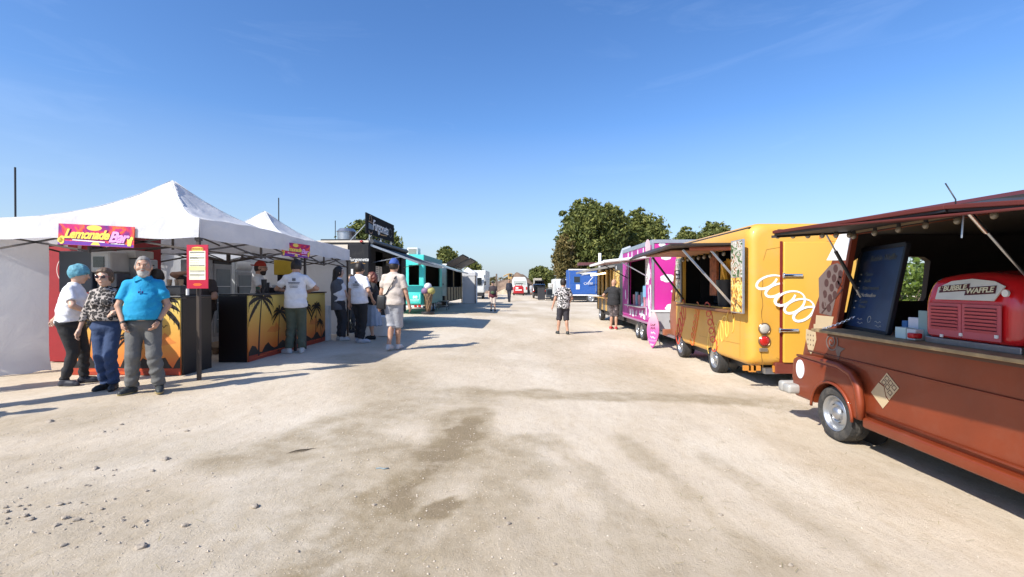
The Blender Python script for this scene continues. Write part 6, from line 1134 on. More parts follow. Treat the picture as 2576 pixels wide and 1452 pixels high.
sec = rsq(X0, X1, Zb, Zt, .09, .20); k = len(sec); V = []; ysl = [(Y0, .12), (Y0 + .015, .07), (Y0 + .05, .03), (Y0 + .10, .008), (Y0 + .16, 0), (Y1 - .1, 0), (Y1, .03)]; cx_, cz = (X0 + X1) / 2, (Zb + Zt) / 2
for y, ins in ysl:
    for (x, z) in sec: V.append((x + (ins if x < cx_ else -ins), y, z + (ins if z < cz else -ins)))
Fc = [(i * k + j, i * k + (j + 1) % k, (i + 1) * k + (j + 1) % k, (i + 1) * k + j) for i in range(len(ysl) - 1) for j in range(k)] + [tuple(reversed(range(k))), tuple(range((len(ysl) - 1) * k, len(ysl) * k))]
base = solid(MB().add(V, Fc)); OPY0, OPY1, OPZ0, OPZ1 = 7.14, 9.45, 1.07, 1.99
arch = lambda cy, r_, zc: MB().cyl((X0 - .3, cy, zc), (X0 + .35, cy, zc), r_, n=28)
WY_, WR = 8.02, .255
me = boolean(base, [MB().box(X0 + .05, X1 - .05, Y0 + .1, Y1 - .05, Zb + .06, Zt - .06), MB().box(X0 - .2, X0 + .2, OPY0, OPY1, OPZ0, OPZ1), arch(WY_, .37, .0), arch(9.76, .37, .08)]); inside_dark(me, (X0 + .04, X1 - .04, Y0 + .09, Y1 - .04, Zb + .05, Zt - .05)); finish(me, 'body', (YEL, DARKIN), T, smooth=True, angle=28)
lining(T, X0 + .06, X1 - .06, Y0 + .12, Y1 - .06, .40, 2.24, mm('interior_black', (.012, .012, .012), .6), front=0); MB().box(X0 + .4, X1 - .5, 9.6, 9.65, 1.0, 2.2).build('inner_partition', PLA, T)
MB().box(X0 + .02, X0 + .40, OPY0 + .02, OPY1 - .02, 1.035, 1.068).build('inner_counter', PLA, T)
FS = (Vector((X0 - .0015, 0, 0)), -VY, VZ); FR_ = (Vector((0, Y0 - .001, 0)), VX, VZ)
RDM = mm('hatch_dark', (.05, .035, .03), .6)
MB().box(X0 - .14, X0 + .04, OPY0 - .02, OPY1 + .02, 1.015, 1.05).build('serving_shelf', mm('shelf_brown', (.20, .09, .04), .5), T, bevel=.006)
mb = MB(); mb.ribbon([(-OPY1, 1.0), (-OPY0, 1.0)], .03, FS, .004); mb.build('shelf_trim', BRN, T)
flap(T, 'serving_hatch', (X0 + .02, OPY0, 2.06), (X0 + .02, OPY1 + .15, 2.04), (2.12, 8.75, 1.985), (2.12, OPY0 - .45, 2.01), .035, RDM); flap(T, 'hatch_lip', (2.12, OPY0 - .45, 2.01), (2.12, 8.75, 1.985), (1.98, 8.65, 1.90), (1.98, OPY0 - .42, 1.93), .03, RDM)
MB().box(2.3, 3.0, OPY0 + .1, 8.7, 1.955, 1.975).build('hatch_wood_lining', mm('lining_wood', (.32, .15, .07), .6, var=.4, vs=8), T); MB().box(2.55, 3.2, OPY0 - .02, OPY0 + .05, 1.96, 2.02).build('lamp_housing', mm('housing_salmon', (.42, .12, .07), .5), T, bevel=.02)
for a_, b2 in (((2.45, OPY0 + .02, 1.97), (X0 - .02, OPY0 + .02, 1.10)), ((2.9, OPY0 + .10, 1.98), (X0 - .0, OPY0 + .06, 1.55)), ((2.45, 8.8, 1.95), (X0 - .02, OPY1 - .05, 1.15))): MB().bar(a_, b2, .028).build('gas_strut', AL if b2[1] < 8 else PLA, T)
bulbs(T, [(X0 - .12, OPY0 + .15 + k * .26, 1.97) for k in range(8)], .05, .03)
# photo boards either side of the hatch
PW = pattern('photo_waffle', 'photo_waffle'); PG = pattern('photo_top', 'photo_top')
def pboard(y0, y1, x_, z0, z1, split, nm='photo_board'):
    b_ = MB().box(x_ - .03, x_, y0, y1, z0, z1).build(nm, AL, T, bevel=.004); F = (Vector((x_ - .031, 0, 0)), -VY, VZ); 
    flat('photo_print', [(-y1 + .015, z0 + .015), (-y0 - .015, z0 + .015), (-y0 - .015, split), (-y1 + .015, split)], F, PW, b_, .002); flat('photo_print', [(-y1 + .015, split + .004), (-y0 - .015, split + .004), (-y0 - .015, z1 - .015), (-y1 + .015, z1 - .015)], F, PG, b_, .002); return F, b_
pboard(6.69, 7.07, X0 - .08, 1.02, 2.09, 1.54); F, b_ = pboard(9.47, 9.78, X0 - .02, 1.08, 1.98, 1.36)
flat('poster_patch', [(-9.76, 1.55), (-9.49, 1.55), (-9.49, 1.74), (-9.76, 1.74)], F, INK, b_, .003); text('PIZZA', .075, (Vector((X0 - .054, 9.625, 1.69)), -VY, VZ), PAPER, T); text('SI CO', .075, (Vector((X0 - .054, 9.625, 1.60)), -VY, VZ), PAPER, T)
# big chips in a black cone inside the hatch
c = sp(1838, 730, X0 + .25); MB().cyl((X0 + .20, 7.92, 1.07), (X0 + .20, 7.92, 1.52), .13, .17, n=24).build('fries_bucket', PLA, T, smooth=True, angle=40); FRY = mm('fries_yellow', (.85, .45, .04), .5); r = random.Random(2)
for k in range(11): a_ = r.uniform(-.3, .3); p = Vector((X0 + .20 + r.uniform(-.12, .12), 7.92 + r.uniform(-.13, .13), 1.45)); MB().bar(p, p + Vector((r.uniform(-.08, .04), r.uniform(-.12, .12), r.uniform(.28, .45))), .04).build('fry', FRY, T, bevel=.004)
MB().box(X0 + .06, X0 + .1, 8.0, 8.28, 1.25, 1.98).build('orange_curtain', mm('curtain_orange', (.30, .09, .03), .7, var=.5, vs=14), T)
MB().box(X0 + .5, X0 + .9, 8.6, 9.2, 1.07, 1.8).build('drinks_machine', mm('machine_black', (.02, .025, .03), .25), T, bevel=.02)
# swirl prints on the side
def swirl(F, pts_px, m, name, w, n, rx, ry, conv, surf, ph=0, sh=.2):
    a, b2 = conv(*pts_px[0]), conv(*pts_px[1]); A_ = (a - F[0]).dot(F[1]), (a - F[0]).dot(F[2]); B_ = (b2 - F[0]).dot(F[1]), (b2 - F[0]).dot(F[2]); ln = math.hypot(B_[0] - A_[0], B_[1] - A_[1]); an = math.atan2(B_[1] - A_[1], B_[0] - A_[0])
    pts = [(x, y) for x, y in trochoid(n * 22, n, ln / n, rx, ry, 0, sh, ph)]; pts = rot2(pts, an, A_); ws = [w * (.55 + .45 * abs(math.sin(i / len(pts) * n * math.pi * 1.0 + .6))) for i in range(len(pts))]
    return MB().ribbon(pts, ws, F, .0022, rise=.007).build(name, m, surf, raw=True)
SW = lambda px, py: sp(px, py, X0); SR = lambda px, py: fp(px, py, Y0)
RED = mm('swirl_red', (.62, .05, .02), .4); ORG = mm('swirl_orange', (.80, .16, .02), .4); LYE = mm('swirl_light_yellow', (.85, .58, .12), .4); WHT = mm('swirl_white', (.86, .85, .84), .4)
swirl(FS, [(1722, 775), (1704, 850)], RED, 'swirl_print', .032, 5, .10, .15, SW, T, sh=.5); swirl(FS, [(1757, 770), (1741, 862)], ORG, 'swirl_print', .026, 6, .07, .09, SW, T, sh=.2); swirl(FS, [(1780, 768), (1799, 876)], RED, 'swirl_print', .026, 5, .09, .11, SW, T, sh=.2); swirl(FS, [(1783, 862), (1842, 806)], LYE, 'swirl_print', .024, 5, .10, .17, SW, T, sh=.4)
swirl(FR_, [(1925, 700), (2040, 800)], WHT, 'swirl_print', .036, 5, .12, .175, SR, T, ph=-2.2, sh=.3); swirl(FR_, [(2085, 596), (2105, 665)], ORG, 'swirl_print', .04, 3, .09, .12, SR, T, sh=.1)
sm_ = [SR(1917 + 2 * math.sin(k * 1.7), 700 + k * 14) for k in range(17)]
MB().ribbon([(p.x, p.z) for p in sm_], [.006 + .004 * (k % 3 == 0) for k in range(17)], FR_, .002).build('split_seam', mm('seam_brown', (.25, .12, .02), .7), T)
for (pa, pb) in (((1928, 628), (1962, 622)), ((1928, 628), (1920, 655)), ((1952, 900), (1966, 905))): MB().ribbon([(SR(*pa).x, SR(*pa).z), (SR(*pb).x, SR(*pb).z)], .006, FR_, .002).build('panel_crease', mm('crease_ochre', (.42, .22, .03), .6), T)
MB().ribbon([(-7.0, .55), (-8.6, .50)], .005, FS, .002).build('panel_crease', mm('crease_ochre', (.42, .22, .03), .6), T); MB().ribbon([(-7.0, .95), (-7.0, .35)], .005, FS, .002).build('panel_crease', mm('crease_ochre', (.42, .22, .03), .6), T)
# rear door, lamps, hinges
dx0, dz0, dz1 = SR(1967, 909).x, SR(1967, 912).z, SR(1979, 609).z; DRY = mat('yellow_door_paint', (.68, .37, .05), .32, var=.02, vs=2, coat=.3)
MB().box(dx0 - .035, dx0 - .002, Y0 - .012, Y0 + .004, dz0 - .02, dz1 + .01).build('door_gap', mm('seal_red', (.16, .01, .008), .6), T); D_ = MB().box(dx0, dx0 + 1.02, Y0 - .045, Y0 - .004, dz0, dz1).build('rear_door', DRY, T, bevel=.015, seg=3, smooth=True, angle=40)
FRD = (Vector((0, Y0 - .046, 0)), VX, VZ)
for (py) in (693, 830):
    c = SR(1990 if py < 700 else 1980, py); h_ = MB().box(c.x - .14, c.x + .13, Y0 - .075, Y0 - .05, c.z - .022, c.z + .022).build('door_hinge', CHROME, D_, bevel=.012, seg=3, smooth=True, angle=40); MB().cyl((c.x - .13, Y0 - .05, c.z - .035), (c.x - .13, Y0 - .05, c.z + .035), .016, n=12).build('hinge_pin', CHROME, D_, smooth=True, angle=40)
q0 = swirl(FRD, [(1972, 741), (2040, 800)], WHT, 'swirl_print', .036, 3, .12, .175, lambda a, b: fp(a, b, Y0 - .046), D_, ph=-2.2, sh=.25)
for py, m_, nm in ((827, mm('lens_clear', (.45, .42, .36), .12), 'reversing_lamp'), (858, LR, 'tail_lamp')):
    c = SR(1922, py); M_ = Matrix.Translation((c.x, Y0 - .004, c.z)) @ Matrix.Rotation(R(90), 4, 'X'); l_ = MB().lathe([(.085, -.01), (.085, .014), (.076, .022), (.070, .016)], M_, 28).build(nm, mm('lamp_ring', (.25, .17, .1), .3, metal=.7), T, smooth=True, angle=40); MB().lathe([(.072, .01), (.06, .028), (.03, .036), (.001, .038)], M_, 28).build('lens', m_, l_, smooth=True)
c = SR(1919, 880); MB().box(c.x - .06, c.x + .06, Y0 - .03, Y0 - .003, c.z - .026, c.z + .026).build('number_plate_lamp', mm('lamp_dull', (.35, .28, .2), .3, metal=.5), T, bevel=.01)
MB().box(dx0 - .1, X1 - .2, Y0 - .02, Y0 + .05, Zb - .1, Zb + .06).build('rear_sill', mm('sill_maroon', (.16, .035, .02), .5), T, bevel=.01); mb = MB()
for k, (px, py) in enumerate([(1880, 927), (1893, 934), (1905, 928), (1955, 930)]): c = SR(px, py); mb = MB().box(c.x - .05, c.x + .05, Y0 + .0, Y0 + .04, Zb - .06 - .02 * (k % 2), Zb + .01).build('torn_trim', mm('trim_orange', (.55, .22, .03), .6), T)
MB().box(SR(1930, 0).x, SR(1965, 0).x, Y0 + .02, Y0 + .12, Zb - .11, Zb - .03).build('tow_bracket', STEEL, T); w1 = wheel(T, (X0 + .11, WY_, -.075 + WR), WR, .17, -1)
MB().box(X0 + .2, X1 - .1, Y0 + .15, Y1 - .05, Zb - .12, Zb - .002).build('chassis', PLA, T); MB().cyl((X0 + .36, WY_, .22), (X0 + .34, WY_, .22), .25, n=24).build('wheel_well', PLA, T)
# brown cab of the yellow van
base = solid(MB().prism([(Y1 + .003, .27), (10.42, .29), (10.5, .75), (10.42, 1.0), (10.16, 1.86), (Y1 + .003, 1.96)], (Vector((X0 + .04, 0, 0)), VY, VZ), 1.97), .06, 3)
me = boolean(base, [MB().prism([(10.06, 1.08), (10.32, 1.08), (10.14, 1.74), (10.06, 1.74)], (Vector((X0 - .1, 0, 0)), VY, VZ), .4), arch(9.76, .37, .08)]); cab = finish(me, 'cab', BRN, T, smooth=True, angle=30)
MB().prism([(10.06, 1.08), (10.32, 1.08), (10.14, 1.74), (10.06, 1.74)], (Vector((X0 + .09, 0, 0)), VY, VZ), .01).build('side_window', GLASS, T); wheel(T, (X0 + .12, 9.76, -.075 + WR), WR, .17, -1); MB().box(X0 - .08, X0 + .2, 10.5, 10.6, .30, .44).build('front_bumper', BRN, T, bevel=.02)
mb = MB(); q = SR(2020, 915); mb.tube([(q.x - .02, Y0 - .05, .26), (q.x - .01, Y0 - .1, .12), (q.x + .05, Y0 - .3, -.0), (q.x + .2, Y0 - .9, -.05), (q.x + .35, Y0 - 1.3, -.06)], .014, 8); tag(mb.build('power_cable', PAPER, None, smooth=True), 'white power cable hanging from the back of the yellow van', 'cable')
# ------------------------------------------------------------ rusty red van (nearest)
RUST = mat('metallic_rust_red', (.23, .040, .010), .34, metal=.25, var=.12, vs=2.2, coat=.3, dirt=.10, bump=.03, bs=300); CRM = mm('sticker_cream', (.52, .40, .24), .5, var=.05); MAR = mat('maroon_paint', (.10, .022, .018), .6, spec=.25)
T = thing('food_van', 'metallic rust red retro food van with wooden counter, nearest on the right', 'food van', (4.0, 3.2, -.07)); X0, X1 = 3.04, 4.95; WCY, WR = 4.55, .26
low = [(.85, .21), (5.10, .21), (5.16, .45), (5.14, .70), (5.06, .95), (5.00, 1.10), (4.52, 1.95), (4.40, 1.985), (.85, 2.02)]
base = solid(MB().prism(low, (Vector((X0, 0, 0)), VY, VZ), X1 - X0), .07, 4)
OP0, OP1 = 1.15, 4.46
cuts = [MB().prism([(.90, .26), (5.06, .26), (5.06, .9), (4.94, 1.12), (4.47, 1.90), (.90, 1.95)], (Vector((X0 + .05, 0, 0)), VY, VZ), X1 - X0 - .1), MB().prism([(OP0, 1.0), (4.56, 1.0), (4.34, 1.89), (OP0, 1.90)], (Vector((X0 - .1, 0, 0)), VY, VZ), .25), MB().cyl((X0 - .2, WCY, .185), (X0 + .3, WCY, .185), .31, n=36)]
cuts += [MB().prism([(3.24, 1.14), (4.10, 1.14), (4.12, 1.30), (3.98, 1.66), (3.90, 1.70), (3.30, 1.72), (3.24, 1.66)], (Vector((0, 5.4, 0)), VX, VZ), 1.6)]
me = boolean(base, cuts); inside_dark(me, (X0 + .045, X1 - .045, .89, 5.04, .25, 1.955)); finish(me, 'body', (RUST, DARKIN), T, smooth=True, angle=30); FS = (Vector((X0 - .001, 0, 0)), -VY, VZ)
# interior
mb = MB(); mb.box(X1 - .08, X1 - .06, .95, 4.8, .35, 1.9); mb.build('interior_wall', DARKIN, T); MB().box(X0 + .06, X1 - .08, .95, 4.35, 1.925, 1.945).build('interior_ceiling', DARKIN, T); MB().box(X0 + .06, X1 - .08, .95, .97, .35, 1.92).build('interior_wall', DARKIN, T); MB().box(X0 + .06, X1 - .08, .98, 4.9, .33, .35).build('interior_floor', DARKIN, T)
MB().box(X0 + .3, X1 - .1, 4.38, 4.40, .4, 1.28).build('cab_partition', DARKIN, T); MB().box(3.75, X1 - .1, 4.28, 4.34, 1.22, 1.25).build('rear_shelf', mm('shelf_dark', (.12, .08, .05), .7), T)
MB().box(3.95, 4.3, 4.2, 4.27, 1.255, 1.34).build('purple_box', mm('box_purple', (.10, .02, .16), .5), T); MB().box(3.72, 3.93, 4.2, 4.3, 1.255, 1.38).build('teal_box', mm('box_teal_dark', (.05, .10, .11), .4), T)
for k, (x, z, w_, h_, c) in enumerate([(3.75, .99, .3, .2, (.10, .06, .035)), (4.15, .99, .35, .16, (.06, .05, .045)), (4.4, 1.26, .2, .22, (.12, .10, .08))]): MB().box(x, x + w_, 4.1, 4.27, z, z + h_).build('stored_box', mm('stored%d' % k, c, .7), T, bevel=.004)
MB().box(3.6, X1 - .12, 4.0, 4.3, .95, .985).build('low_shelf', mm('shelf_dark', (.12, .08, .05), .7), T)
# flared lower front with wheel arch
fl = solid(MB().prism([(4.17, .215), (5.17, .215), (5.22, .42), (5.20, .62), (5.10, .665), (4.45, .66), (4.27, .63), (4.19, .52)], (Vector((X0 - .055, 0, 0)), VY, VZ), .10), .035, 4); fl = boolean(fl, [MB().cyl((X0 - .3, WCY, .185), (X0 + .3, WCY, .185), .29, n=40), MB().box(X0 - .2, X0 + .3, WCY - .29, WCY + .29, -.1, .185)]); fl_o = finish(fl, 'front_fender', RUST, T, smooth=True, angle=35)
arc = [(WCY + .297 * math.cos(t), .185 + .297 * math.sin(t)) for t in [math.pi * (i / 20) for i in range(21)]]; MB().tube([(X0 - .062, y, z) for y, z in arc], .014, 8).build('arch_lip', RUST, T, smooth=True)
MB().tube([(X0 - .045, 5.12, .665), (X0 - .05, 4.8, .675), (X0 - .05, 4.45, .665), (X0 - .05, 4.27, .62), (X0 - .05, 4.20, .53), (X0 - .05, 4.17, .38), (X0 - .05, 4.165, .24)], [.012, .024, .028, .036, .038, .034, .03], 10).build('fender_edge', RUST, T, smooth=True)
MB().prism([(.85, .17), (4.15, .17), (4.15, .26), (.85, .26)], (Vector((X0 - .05, 0, 0)), VY, VZ), .09).build('sill', RUST, T, bevel=.02, seg=3, smooth=True, angle=40); MB().tube([(X0 - .012, 4.14, .305), (X0 - .012, .85, .305)], .013, 8).build('sill_moulding', RUST, T, smooth=True)
MB().tube([(X0 - .006, 5.0, .735), (X0 - .008, 4.3, .73), (X0 - .006, 3.5, .72), (X0 - .002, .9, .71)], .007, 6).build('belt_moulding', RUST, T, smooth=True)
flat('headlamp_cover', blob(-5.045, .525, .07, .10, 28), (Vector((X0 - .0555, 0, 0)), -VY, VZ), mm('disc_white', (.74, .74, .78), .6), fl_o, .006)
MB().box(X0 - .16, X0 + .25, 5.20, 5.30, .24, .36).build('front_bumper', mm('bumper_grey', (.42, .41, .38), .45, metal=.3, dirt=.3), T, bevel=.03, seg=3, smooth=True, angle=40); MB().box(X0 - .17, X0 - .0, 5.06, 5.199, .25, .35).build('bumper_end', mm('bumper_grey', (.42, .41, .38), .45, metal=.3), T, bevel=.03, seg=3, smooth=True, angle=40)
wheel(T, (X0 + .06, WCY, -.075 + WR), WR, .19, -1, n=72); wheel(T, (X0 + .06, 1.6, -.075 + WR), WR, .19, -1, n=72); MB().cyl((X0 + .30, WCY, .19), (X0 + .28, WCY, .19), .30, n=24).build('wheel_well', PLA, T); MB().box(X0 + .15, X1 - .1, .9, 5.0, .12, .24).build('chassis', PLA, T)
# stickers on the cab pillar and side
def P2(px, py, off=0): p = sp(px, py, X0 - off); return (-p.y, p.z)
GREYS = mm('sticker_taupe', (.16, .115, .10), .5); WTS = mm('cab_white', (.80, .79, .78), .4)
flat('white_cab_corner', [P2(2080, 655), P2(2113, 590), P2(2143, 586), P2(2128, 655)], FS, WTS, T, .003)
flat('waffle_sticker', [P2(2062, 788), P2(2060, 700), P2(2088, 668), P2(2107, 662), P2(2124, 672), P2(2110, 720), P2(2092, 795)], FS, GREYS, T, .002)
for k, (px, py) in enumerate([(2086, 690), (2103, 676), (2099, 700), (2115, 690), (2080, 712), (2093, 724), (2108, 716), (2076, 740), (2089, 750), (2101, 742), (2073, 768), (2086, 775), (2113, 705)]): c = P2(px, py); flat('waffle_bubble', blob(c[0], c[1], .032, .040, 16), FS, mm('sticker_dark', (.07, .03, .025), .5), T, .0035)
for k, (a_, b2) in enumerate((((2068, 788), (2120, 728)), ((2066, 716), (2080, 790)))): MB().ribbon([P2(*a_), P2(*b2)], .016, FS, .0042).build('waffle_line', GREYS if k else mm('sticker_dark', (.07, .03, .025), .5), T)
flat('cup_sticker', [P2(2054, 793), P2(2098, 797), P2(2092, 822), P2(2052, 818)], FS, CRM, T, .003); flat('cup_sticker', [P2(2048, 815), P2(2090, 818), P2(2084, 832), P2(2048, 828)], FS, CRM, T, .0045)
c = P2(2041, 858); flat('strawberry_sticker', [(c[0] - .085, c[1] + .12), (c[0] + .075, c[1] + .10), (c[0] + .085, c[1] + .02), (c[0] + .04, c[1] - .09), (c[0] + .0, c[1] - .14), (c[0] - .05, c[1] - .09), (c[0] - .09, c[1] + .02)], FS, CRM, T, .003)
for k in range(9): flat('seed_mark', blob(c[0] - .05 + .045 * (k % 3), c[1] + .06 - .05 * (k // 3), .006, .010, 8), FS, mm('sticker_dark', (.07, .03, .025), .5), T, .0045)
c = P2(2092, 860); sp_ = [(c[0] + (.018 + .0155 * t) * math.cos(t), c[1] + (.018 + .0155 * t) * math.sin(t)) for t in [i * .3 for i in range(50)]]; MB().ribbon([(x * 1 , y) for x, y in [(c[0] + (.006 + .0068 * t) * math.cos(t), c[1] + (.006 + .0068 * t) * math.sin(t)) for t in [i * .3 for i in range(50)]]], .013, FS).build('lollipop_sticker', GREYS, T)
c2 = P2(2110, 882); flat('lollipop_wrap', [(c2[0] - .03, c2[1] + .05), (c2[0] + .035, c2[1] + .035), (c2[0] + .09, c2[1] + .03), (c2[0] + .03, c2[1] - .01), (c2[0] + .0, c2[1] - .09), (c2[0] - .04, c2[1] - .01)], FS, GREYS, T, .003)
cA, cB, cC, cD = [Vector(P2(*p)) for p in ((2231, 937), (2262, 967), (2222, 1028), (2192, 987))]; B = lambda u_, v_: tuple(cD + (cC - cD) * u_ + (cA - cD) * v_)
flat('chocolate_wrapper', [B(0, 0), B(1, 0), B(1, .36), B(.72, .38), B(.35, .56), B(0, .50)], FS, CRM, T, .003); flat('chocolate_bar', [B(.03, .56), B(.34, .61), B(.72, .43), B(.97, .41), B(.97, 1), B(.03, 1)], FS, CRM, T, .0035)
for i in range(3):
    for j in range(2):
        x, y = .22 + i * .28, .68 + j * .19
        if i == 2 and j == 0: y -= .06
        MB().ribbon([B(x - .10, y - .065), B(x + .10, y - .065), B(x + .10, y + .065), B(x - .10, y + .065)], .008, FS, .0045, closed=True).build('chocolate_square', mm('sticker_dark', (.07, .03, .025), .5), T)
# wooden counter
MB().box(2.76, X0 + .02, 1.0, 4.50, .985, 1.012).build('wooden_counter', WOODC, T, bevel=.005); MB().box(X0 + .021, X0 + .42, 1.0, 4.36, .985, 1.01).build('inner_counter', WOODC, T)
MB().box(2.82, X0 - .002, 1.0, 4.35, .955, .983).build('counter_bearer', mm('bearer_brown', (.10, .045, .025), .6), T)
def chain(a, b, T, n=16, sag=.04):
    a, b = Vector(a), Vector(b)
    for i in range(n):
        t = (i + .5) / n; p = a.lerp(b, t) - VZ * sag * math.sin(math.pi * t); d = (b - a).normalized(); s1 = VZ.cross(d).normalized() if i % 2 else d.cross(VZ.cross(d)).normalized(); l = (b - a).length / n * .78
        MB().tube([p + d * l * math.cos(t2) + s1 * .009 * math.sin(t2) for t2 in [k * math.pi / 4 for k in range(9)]], .0028, 4).build('chain_link', CHROME, T)
chain((2.80, 4.38, 1.02), (X0 - .005, 4.30, 1.14), T, 14, .01); chain((2.80, 2.62, 1.02), (X0 + .1, 2.3, 1.14), T, 14, .02)
# lifted hatch
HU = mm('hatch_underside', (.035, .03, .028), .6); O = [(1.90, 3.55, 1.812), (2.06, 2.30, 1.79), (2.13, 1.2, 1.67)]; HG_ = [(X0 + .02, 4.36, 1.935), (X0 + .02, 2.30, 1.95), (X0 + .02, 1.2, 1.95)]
for k in (0, 1):
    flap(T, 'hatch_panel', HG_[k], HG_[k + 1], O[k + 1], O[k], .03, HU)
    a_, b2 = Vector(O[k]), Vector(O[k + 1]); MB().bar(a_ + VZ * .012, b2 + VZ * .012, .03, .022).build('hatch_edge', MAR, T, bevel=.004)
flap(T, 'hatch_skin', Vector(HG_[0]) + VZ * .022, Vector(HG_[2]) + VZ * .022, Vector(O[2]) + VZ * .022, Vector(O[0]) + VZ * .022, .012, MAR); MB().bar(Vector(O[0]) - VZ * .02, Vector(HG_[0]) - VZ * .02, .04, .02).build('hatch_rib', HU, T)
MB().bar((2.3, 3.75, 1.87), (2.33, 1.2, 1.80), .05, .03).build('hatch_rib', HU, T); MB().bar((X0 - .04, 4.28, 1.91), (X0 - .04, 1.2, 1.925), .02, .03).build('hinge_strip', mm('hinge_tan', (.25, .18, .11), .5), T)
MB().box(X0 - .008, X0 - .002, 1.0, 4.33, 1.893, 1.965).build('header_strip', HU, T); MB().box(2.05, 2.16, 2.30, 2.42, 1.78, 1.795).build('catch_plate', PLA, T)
p = fp(2425, 520, 2.27); q = sp(2650, 772, X0 - .02); d = (q - p); MB().cyl(p, p + d * .12, .012, n=8).build('stay_hook', STEEL, T, smooth=True); MB().cyl(p + d * .05, p + d * .22, .013, n=12).build('stay_spring', CHROME, T, smooth=True, angle=40); MB().cyl(p + d * .18, q, .006, n=8).build('hatch_stay', STEEL, T, smooth=True); MB().cyl(p + Vector((0, 0, -.02)), p + Vector((-.01, .0, -.15)), .004, n=6).build('hanging_pin', STEEL, T)
p, q = Vector((2.66, 4.15, 1.90)), Vector((X0 - .01, 4.22, 1.32)); MB().cyl(p, p.lerp(q, .3), .007, n=8).build('strut_rod', STEEL, T); MB().cyl(p.lerp(q, .3), p.lerp(q, .88), .015, n=12).build('gas_strut', PLA, T, smooth=True, angle=40); MB().cyl(p.lerp(q, .88), q, .012, n=10).build('strut_end', STEEL, T)
bulbs(T, [(X0 - .16, 4.1 - k * .24, 1.895) for k in range(12)], .05, .021); bulbs(T, [(2.02 + k * .16, 3.72 + .07 * k, 1.86 + .008 * k) for k in range(6)], .05, .02)
p, q = fp(2404, 502, 2.34), fp(2378, 461, 2.36); MB().tube([p - VZ * .05, p, q], .0035, 6).build('antenna', PLA, T, smooth=True)
# things standing on the red van's counter
T = thing('chalkboard', 'dark blue chalk menu board leaning in the rusty red van hatch', 'chalkboard', (3.07, 4.2, 1.02)); A = [Vector(p) for p in ((3.16, 4.60, 1.022), (3.00, 3.87, 1.022), (3.11, 3.88, 1.712), (3.30, 4.61, 1.762))]; u = (A[1] - A[0]).normalized(); v = (A[3] - A[0]); v = (v - u * v.dot(u)).normalized(); W_, H_ = (A[1] - A[0]).length, (A[3] - A[0]).length; F = (A[0], u, v); nn = u.cross(v)
MB().prism([(0, 0), (W_, 0), (W_, H_), (0, H_)], F, -.02).build('slate', mat('slate_blue', (.02, .045, .11), .4, var=.3, vs=3), T)
for a_, b2 in (((0, 0), (W_, 0)), ((W_, 0), (W_, H_)), ((W_, H_), (0, H_)), ((0, H_), (0, 0))):
    pa, pb = F[0] + u * a_[0] + v * a_[1], F[0] + u * b2[0] + v * b2[1]; MB().bar(pa, pb, .035, .035).build('frame_bar', mm('frame_navy', (.008, .010, .016), .5), T, bevel=.004)
CHK = mm('chalk', (.10, .115, .12), .9); CHB = mm('chalk_bright', (.45, .42, .36), .9)
for t_, y, sz in (('Bubble Waffle', .87, .075), ('Nutella' if False else 'Choco', .68, .05), ('Vanilla', .60, .05), ('Salted caramel', .51, .05), ('Marshmallow', .42, .05), ('Oreo' if False else 'Cookie', .34, .05), ('Peanut', .28, .05)): text(t_, sz, (F[0] + u * (.16 if y < .8 else .2) + v * H_ * y, u, v), CHB if t_ == 'Marshmallow' else CHK, T, ext=.001, shear=.2, align='LEFT')
for k in range(6): q = F[0] + u * .09 + v * (H_ * (.68 - .085 * k)) + nn * .002; MB().ball(q, .008, 6, 4).build('bullet_mark', CHB, T)
for x0_, y_ in ((.18, .09), (.2, .055), (.50, .085), (.52, .05)): MB().ribbon([(x0_ + .02 * i, y_ + .008 * math.sin(i * 1.9)) for i in range(6)], .005, F, .002).build('chalk_scroll', CHB, T)
MB().ribbon([(.40 + .028 * math.cos(t), .10 + .028 * math.sin(t)) for t in [i * .5 for i in range(13)]], .006, F, .002).build('chalk_logo', CHB, T)
T = thing('waffle_machine', 'glossy red waffle machine cover with two louvred front panels on the counter', 'waffle machine', (3.2, 3.0, 1.02)); RG = mat('gloss_red', (.62, .012, .016), .22, var=.02, coat=.6)
MX0, MX1, MY0, MY1, MZ0, MZ1 = 2.89, 3.50, 2.77, 3.46, 1.055, 1.30
S = SDF((MX0 - .1, MY0 - .12, 1.0), (MX1 + .1, MY1 + .1, 1.6), .009)
def mach(x, y, z):
    t = np.clip((z - MZ0) / .44, 0, 1.1); ins = .02 + .06 * np.clip(t - .45, 0, 1) ** 2 * 3; cx_, cy_ = (MX0 + MX1) / 2, (MY0 + MY1) / 2; qx = np.abs(x - cx_) - ((MX1 - MX0) / 2 - ins - .07); qy = np.abs(y - cy_) - ((MY1 - MY0) / 2 - ins * .8 - .07)
    d = np.sqrt(np.maximum(qx, 0) ** 2 + np.maximum(qy, 0) ** 2) + np.minimum(np.maximum(qx, qy), 0) - .07; yy = (y - cy_) / ((MY1 - MY0) / 2); zt = MZ0 + .465 - .055 * yy ** 2 - .03 * np.abs((x - cx_) / .3) ** 2; h = np.maximum(z - zt, MZ0 - z); k_ = .05; m_ = np.maximum(d, h); hh = np.maximum(k_ - np.abs(d - h), 0) / k_; return m_ + hh * hh * k_ * .25
S.D = mach(S.ax[0][:, None, None], S.ax[1][None, :, None], S.ax[2][None, None, :]).astype(np.float32); me = S.mesh(); finish(me, 'cover', RG, T, smooth=True)
PV = mat('faded_red_plastic', (.50, .10, .12), .6, var=.06); FM = (Vector((MX0 + .012, 0, 0)), -VY, VZ)
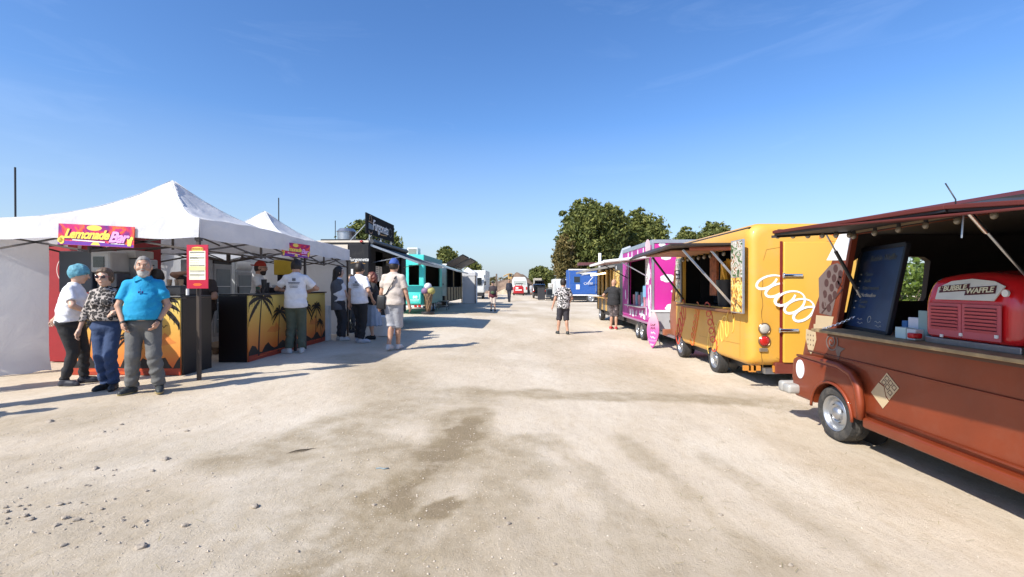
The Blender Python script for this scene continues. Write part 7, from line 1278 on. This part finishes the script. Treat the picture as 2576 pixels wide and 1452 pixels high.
def louvres(y0, y1, z0, z1, n):
    b_ = MB().box(MX0 + .002, MX0 + .012, y0, y1, z0, z1).build('louvre_panel', PV, T, bevel=.003); mb = MB()
    for k in range(n):
        z = z0 + .045 + (z1 - z0 - .065) * (k + .5) / n; h_ = (z1 - z0 - .065) / n * .5; a = (y0 + .022, y1 - .022)
        MB().add([(MX0 + .001, a[0], z - h_), (MX0 + .001, a[1], z - h_), (MX0 - .012, a[1] - .004, z + h_ * .5), (MX0 - .012, a[0] + .004, z + h_ * .5), (MX0 + .001, a[0], z + h_ * .55), (MX0 + .001, a[1], z + h_ * .55)], [(0, 1, 2, 3), (3, 2, 5, 4), (0, 3, 4), (1, 5, 2)]).build('louvre', PV, b_, bevel=.0015)
        MB().box(MX0 + .0005, MX0 + .0018, a[0], a[1], z + h_ * .56, z + h_ * .95).build('slot', mm('slot_dark', (.05, .005, .008), .8), b_)
louvres(3.125, 3.37, 1.075, 1.30, 7); louvres(2.87, 3.12, 1.075, 1.30, 7)
for y, z in ((3.11, 1.10), (2.88, 1.11), (3.25, 1.078)): MB().box(MX0 - .006, MX0 + .001, y, y + .02, z - .012, z + .008).build('tape', PAPER, T)
pl = [(-3.24, 1.325), (-2.84, 1.325), (-2.80, 1.42), (-2.87, 1.452), (-3.02, 1.47), (-3.16, 1.455), (-3.245, 1.41)]; FM2 = (Vector((MX0 + .008, 0, 0)) , -VY, VZ); tlt = Vector((.32, 0, 1)).normalized(); FM2 = (Vector((MX0 + .004, .07, 0)) + VZ * 1.325, -VY, tlt); pl2 = [(x, (y - 1.325) * 1.0) for x, y in pl]
sg = MB().prism(pl2, FM2, .008).build('sign_plate', mm('plate_white', (.70, .70, .64), .5), T); nrm = FM2[1].cross(FM2[2]); FM3 = (FM2[0] + nrm * .0095, FM2[1], FM2[2])
MRN = mm('print_maroon', (.09, .012, .012), .5); LTY = mm('letter_ivory', (.78, .74, .52), .5); flat('banner_print', [(-3.225, .046), (-3.02, .062), (-3.02, .112), (-3.225, .094)], FM3, MRN, sg, .0012); flat('banner_print', [(-3.035, .030), (-2.84, .046), (-2.845, .098), (-3.035, .084)], FM3, MRN, sg, .0012)
for t_, x, y in (('BUBBLE', -3.115, .079), ('WAFFLE', -2.94, .064)): uu = (FM2[1] + FM2[2] * .08).normalized(); vv_ = nrm.cross(uu); text(t_, .050, (FM2[0] + FM2[1] * x + FM2[2] * y + nrm * .0108, uu, vv_), LTY, sg, bold=.0012, ext=.0008, width=.95)
text("L'", .035, (FM2[0] + FM2[1] * -3.215 + FM2[2] * .075 + nrm * .0108, FM2[1], FM2[2]), LTY, sg, ext=.0008)
flat('round_sticker', blob(-2.845, 1.375, .020, .022, 20), (Vector((MX0 + .012, 0, 0)), -VY, VZ), PAPER, T, .012)
lv = MB().box(3.0, 3.3, MY0 - .004, MY0 + .012, 1.085, 1.31).build('louvre_panel', PV, T, bevel=.003)
for k in range(7): MB().box(3.02, 3.28, MY0 - .012, MY0 - .004, 1.13 + k * .023, 1.145 + k * .023).build('louvre', PV, lv, bevel=.002)
MB().box(MX0 + .04, MX1 - .05, MY0 + .02, MY1 - .02, 1.012, 1.054).build('steel_base', STEEL, T, bevel=.004)
MB().box(MX0 - .02, MX0 + .05, MY1 + .01, MY1 + .07, 1.03, 1.07).build('red_handle', RG, T, bevel=.01)
for k, (x, y, dx_, dy_, h_, c, lb) in enumerate([(3.02, 3.76, .1, .05, .13, (.03, .14, .36), 'small blue carton beside the chalk board on the van counter'), (3.02, 3.70, .12, .12, .16, (.72, .72, .78), 'white carton with dark print behind the pale green one'), (2.92, 3.70, .07, .10, .085, (.60, .74, .72), 'pale green carton at the front of the counter'),
                                               (2.92, 3.59, .06, .08, .08, (.68, .70, .72), 'low white carton next to the pale green carton'), (2.98, 3.56, .02, .08, .22, (.26, .38, .38), 'upright glass green plate left of the red waffle machine')]):
    T = tag(MB().box(x, x + dx_, y - dy_, y, 1.014, 1.014 + h_).build('carton', mm('carton%d' % k, c, .5), None, bevel=.003), lb, 'carton' if k < 4 else 'plate')
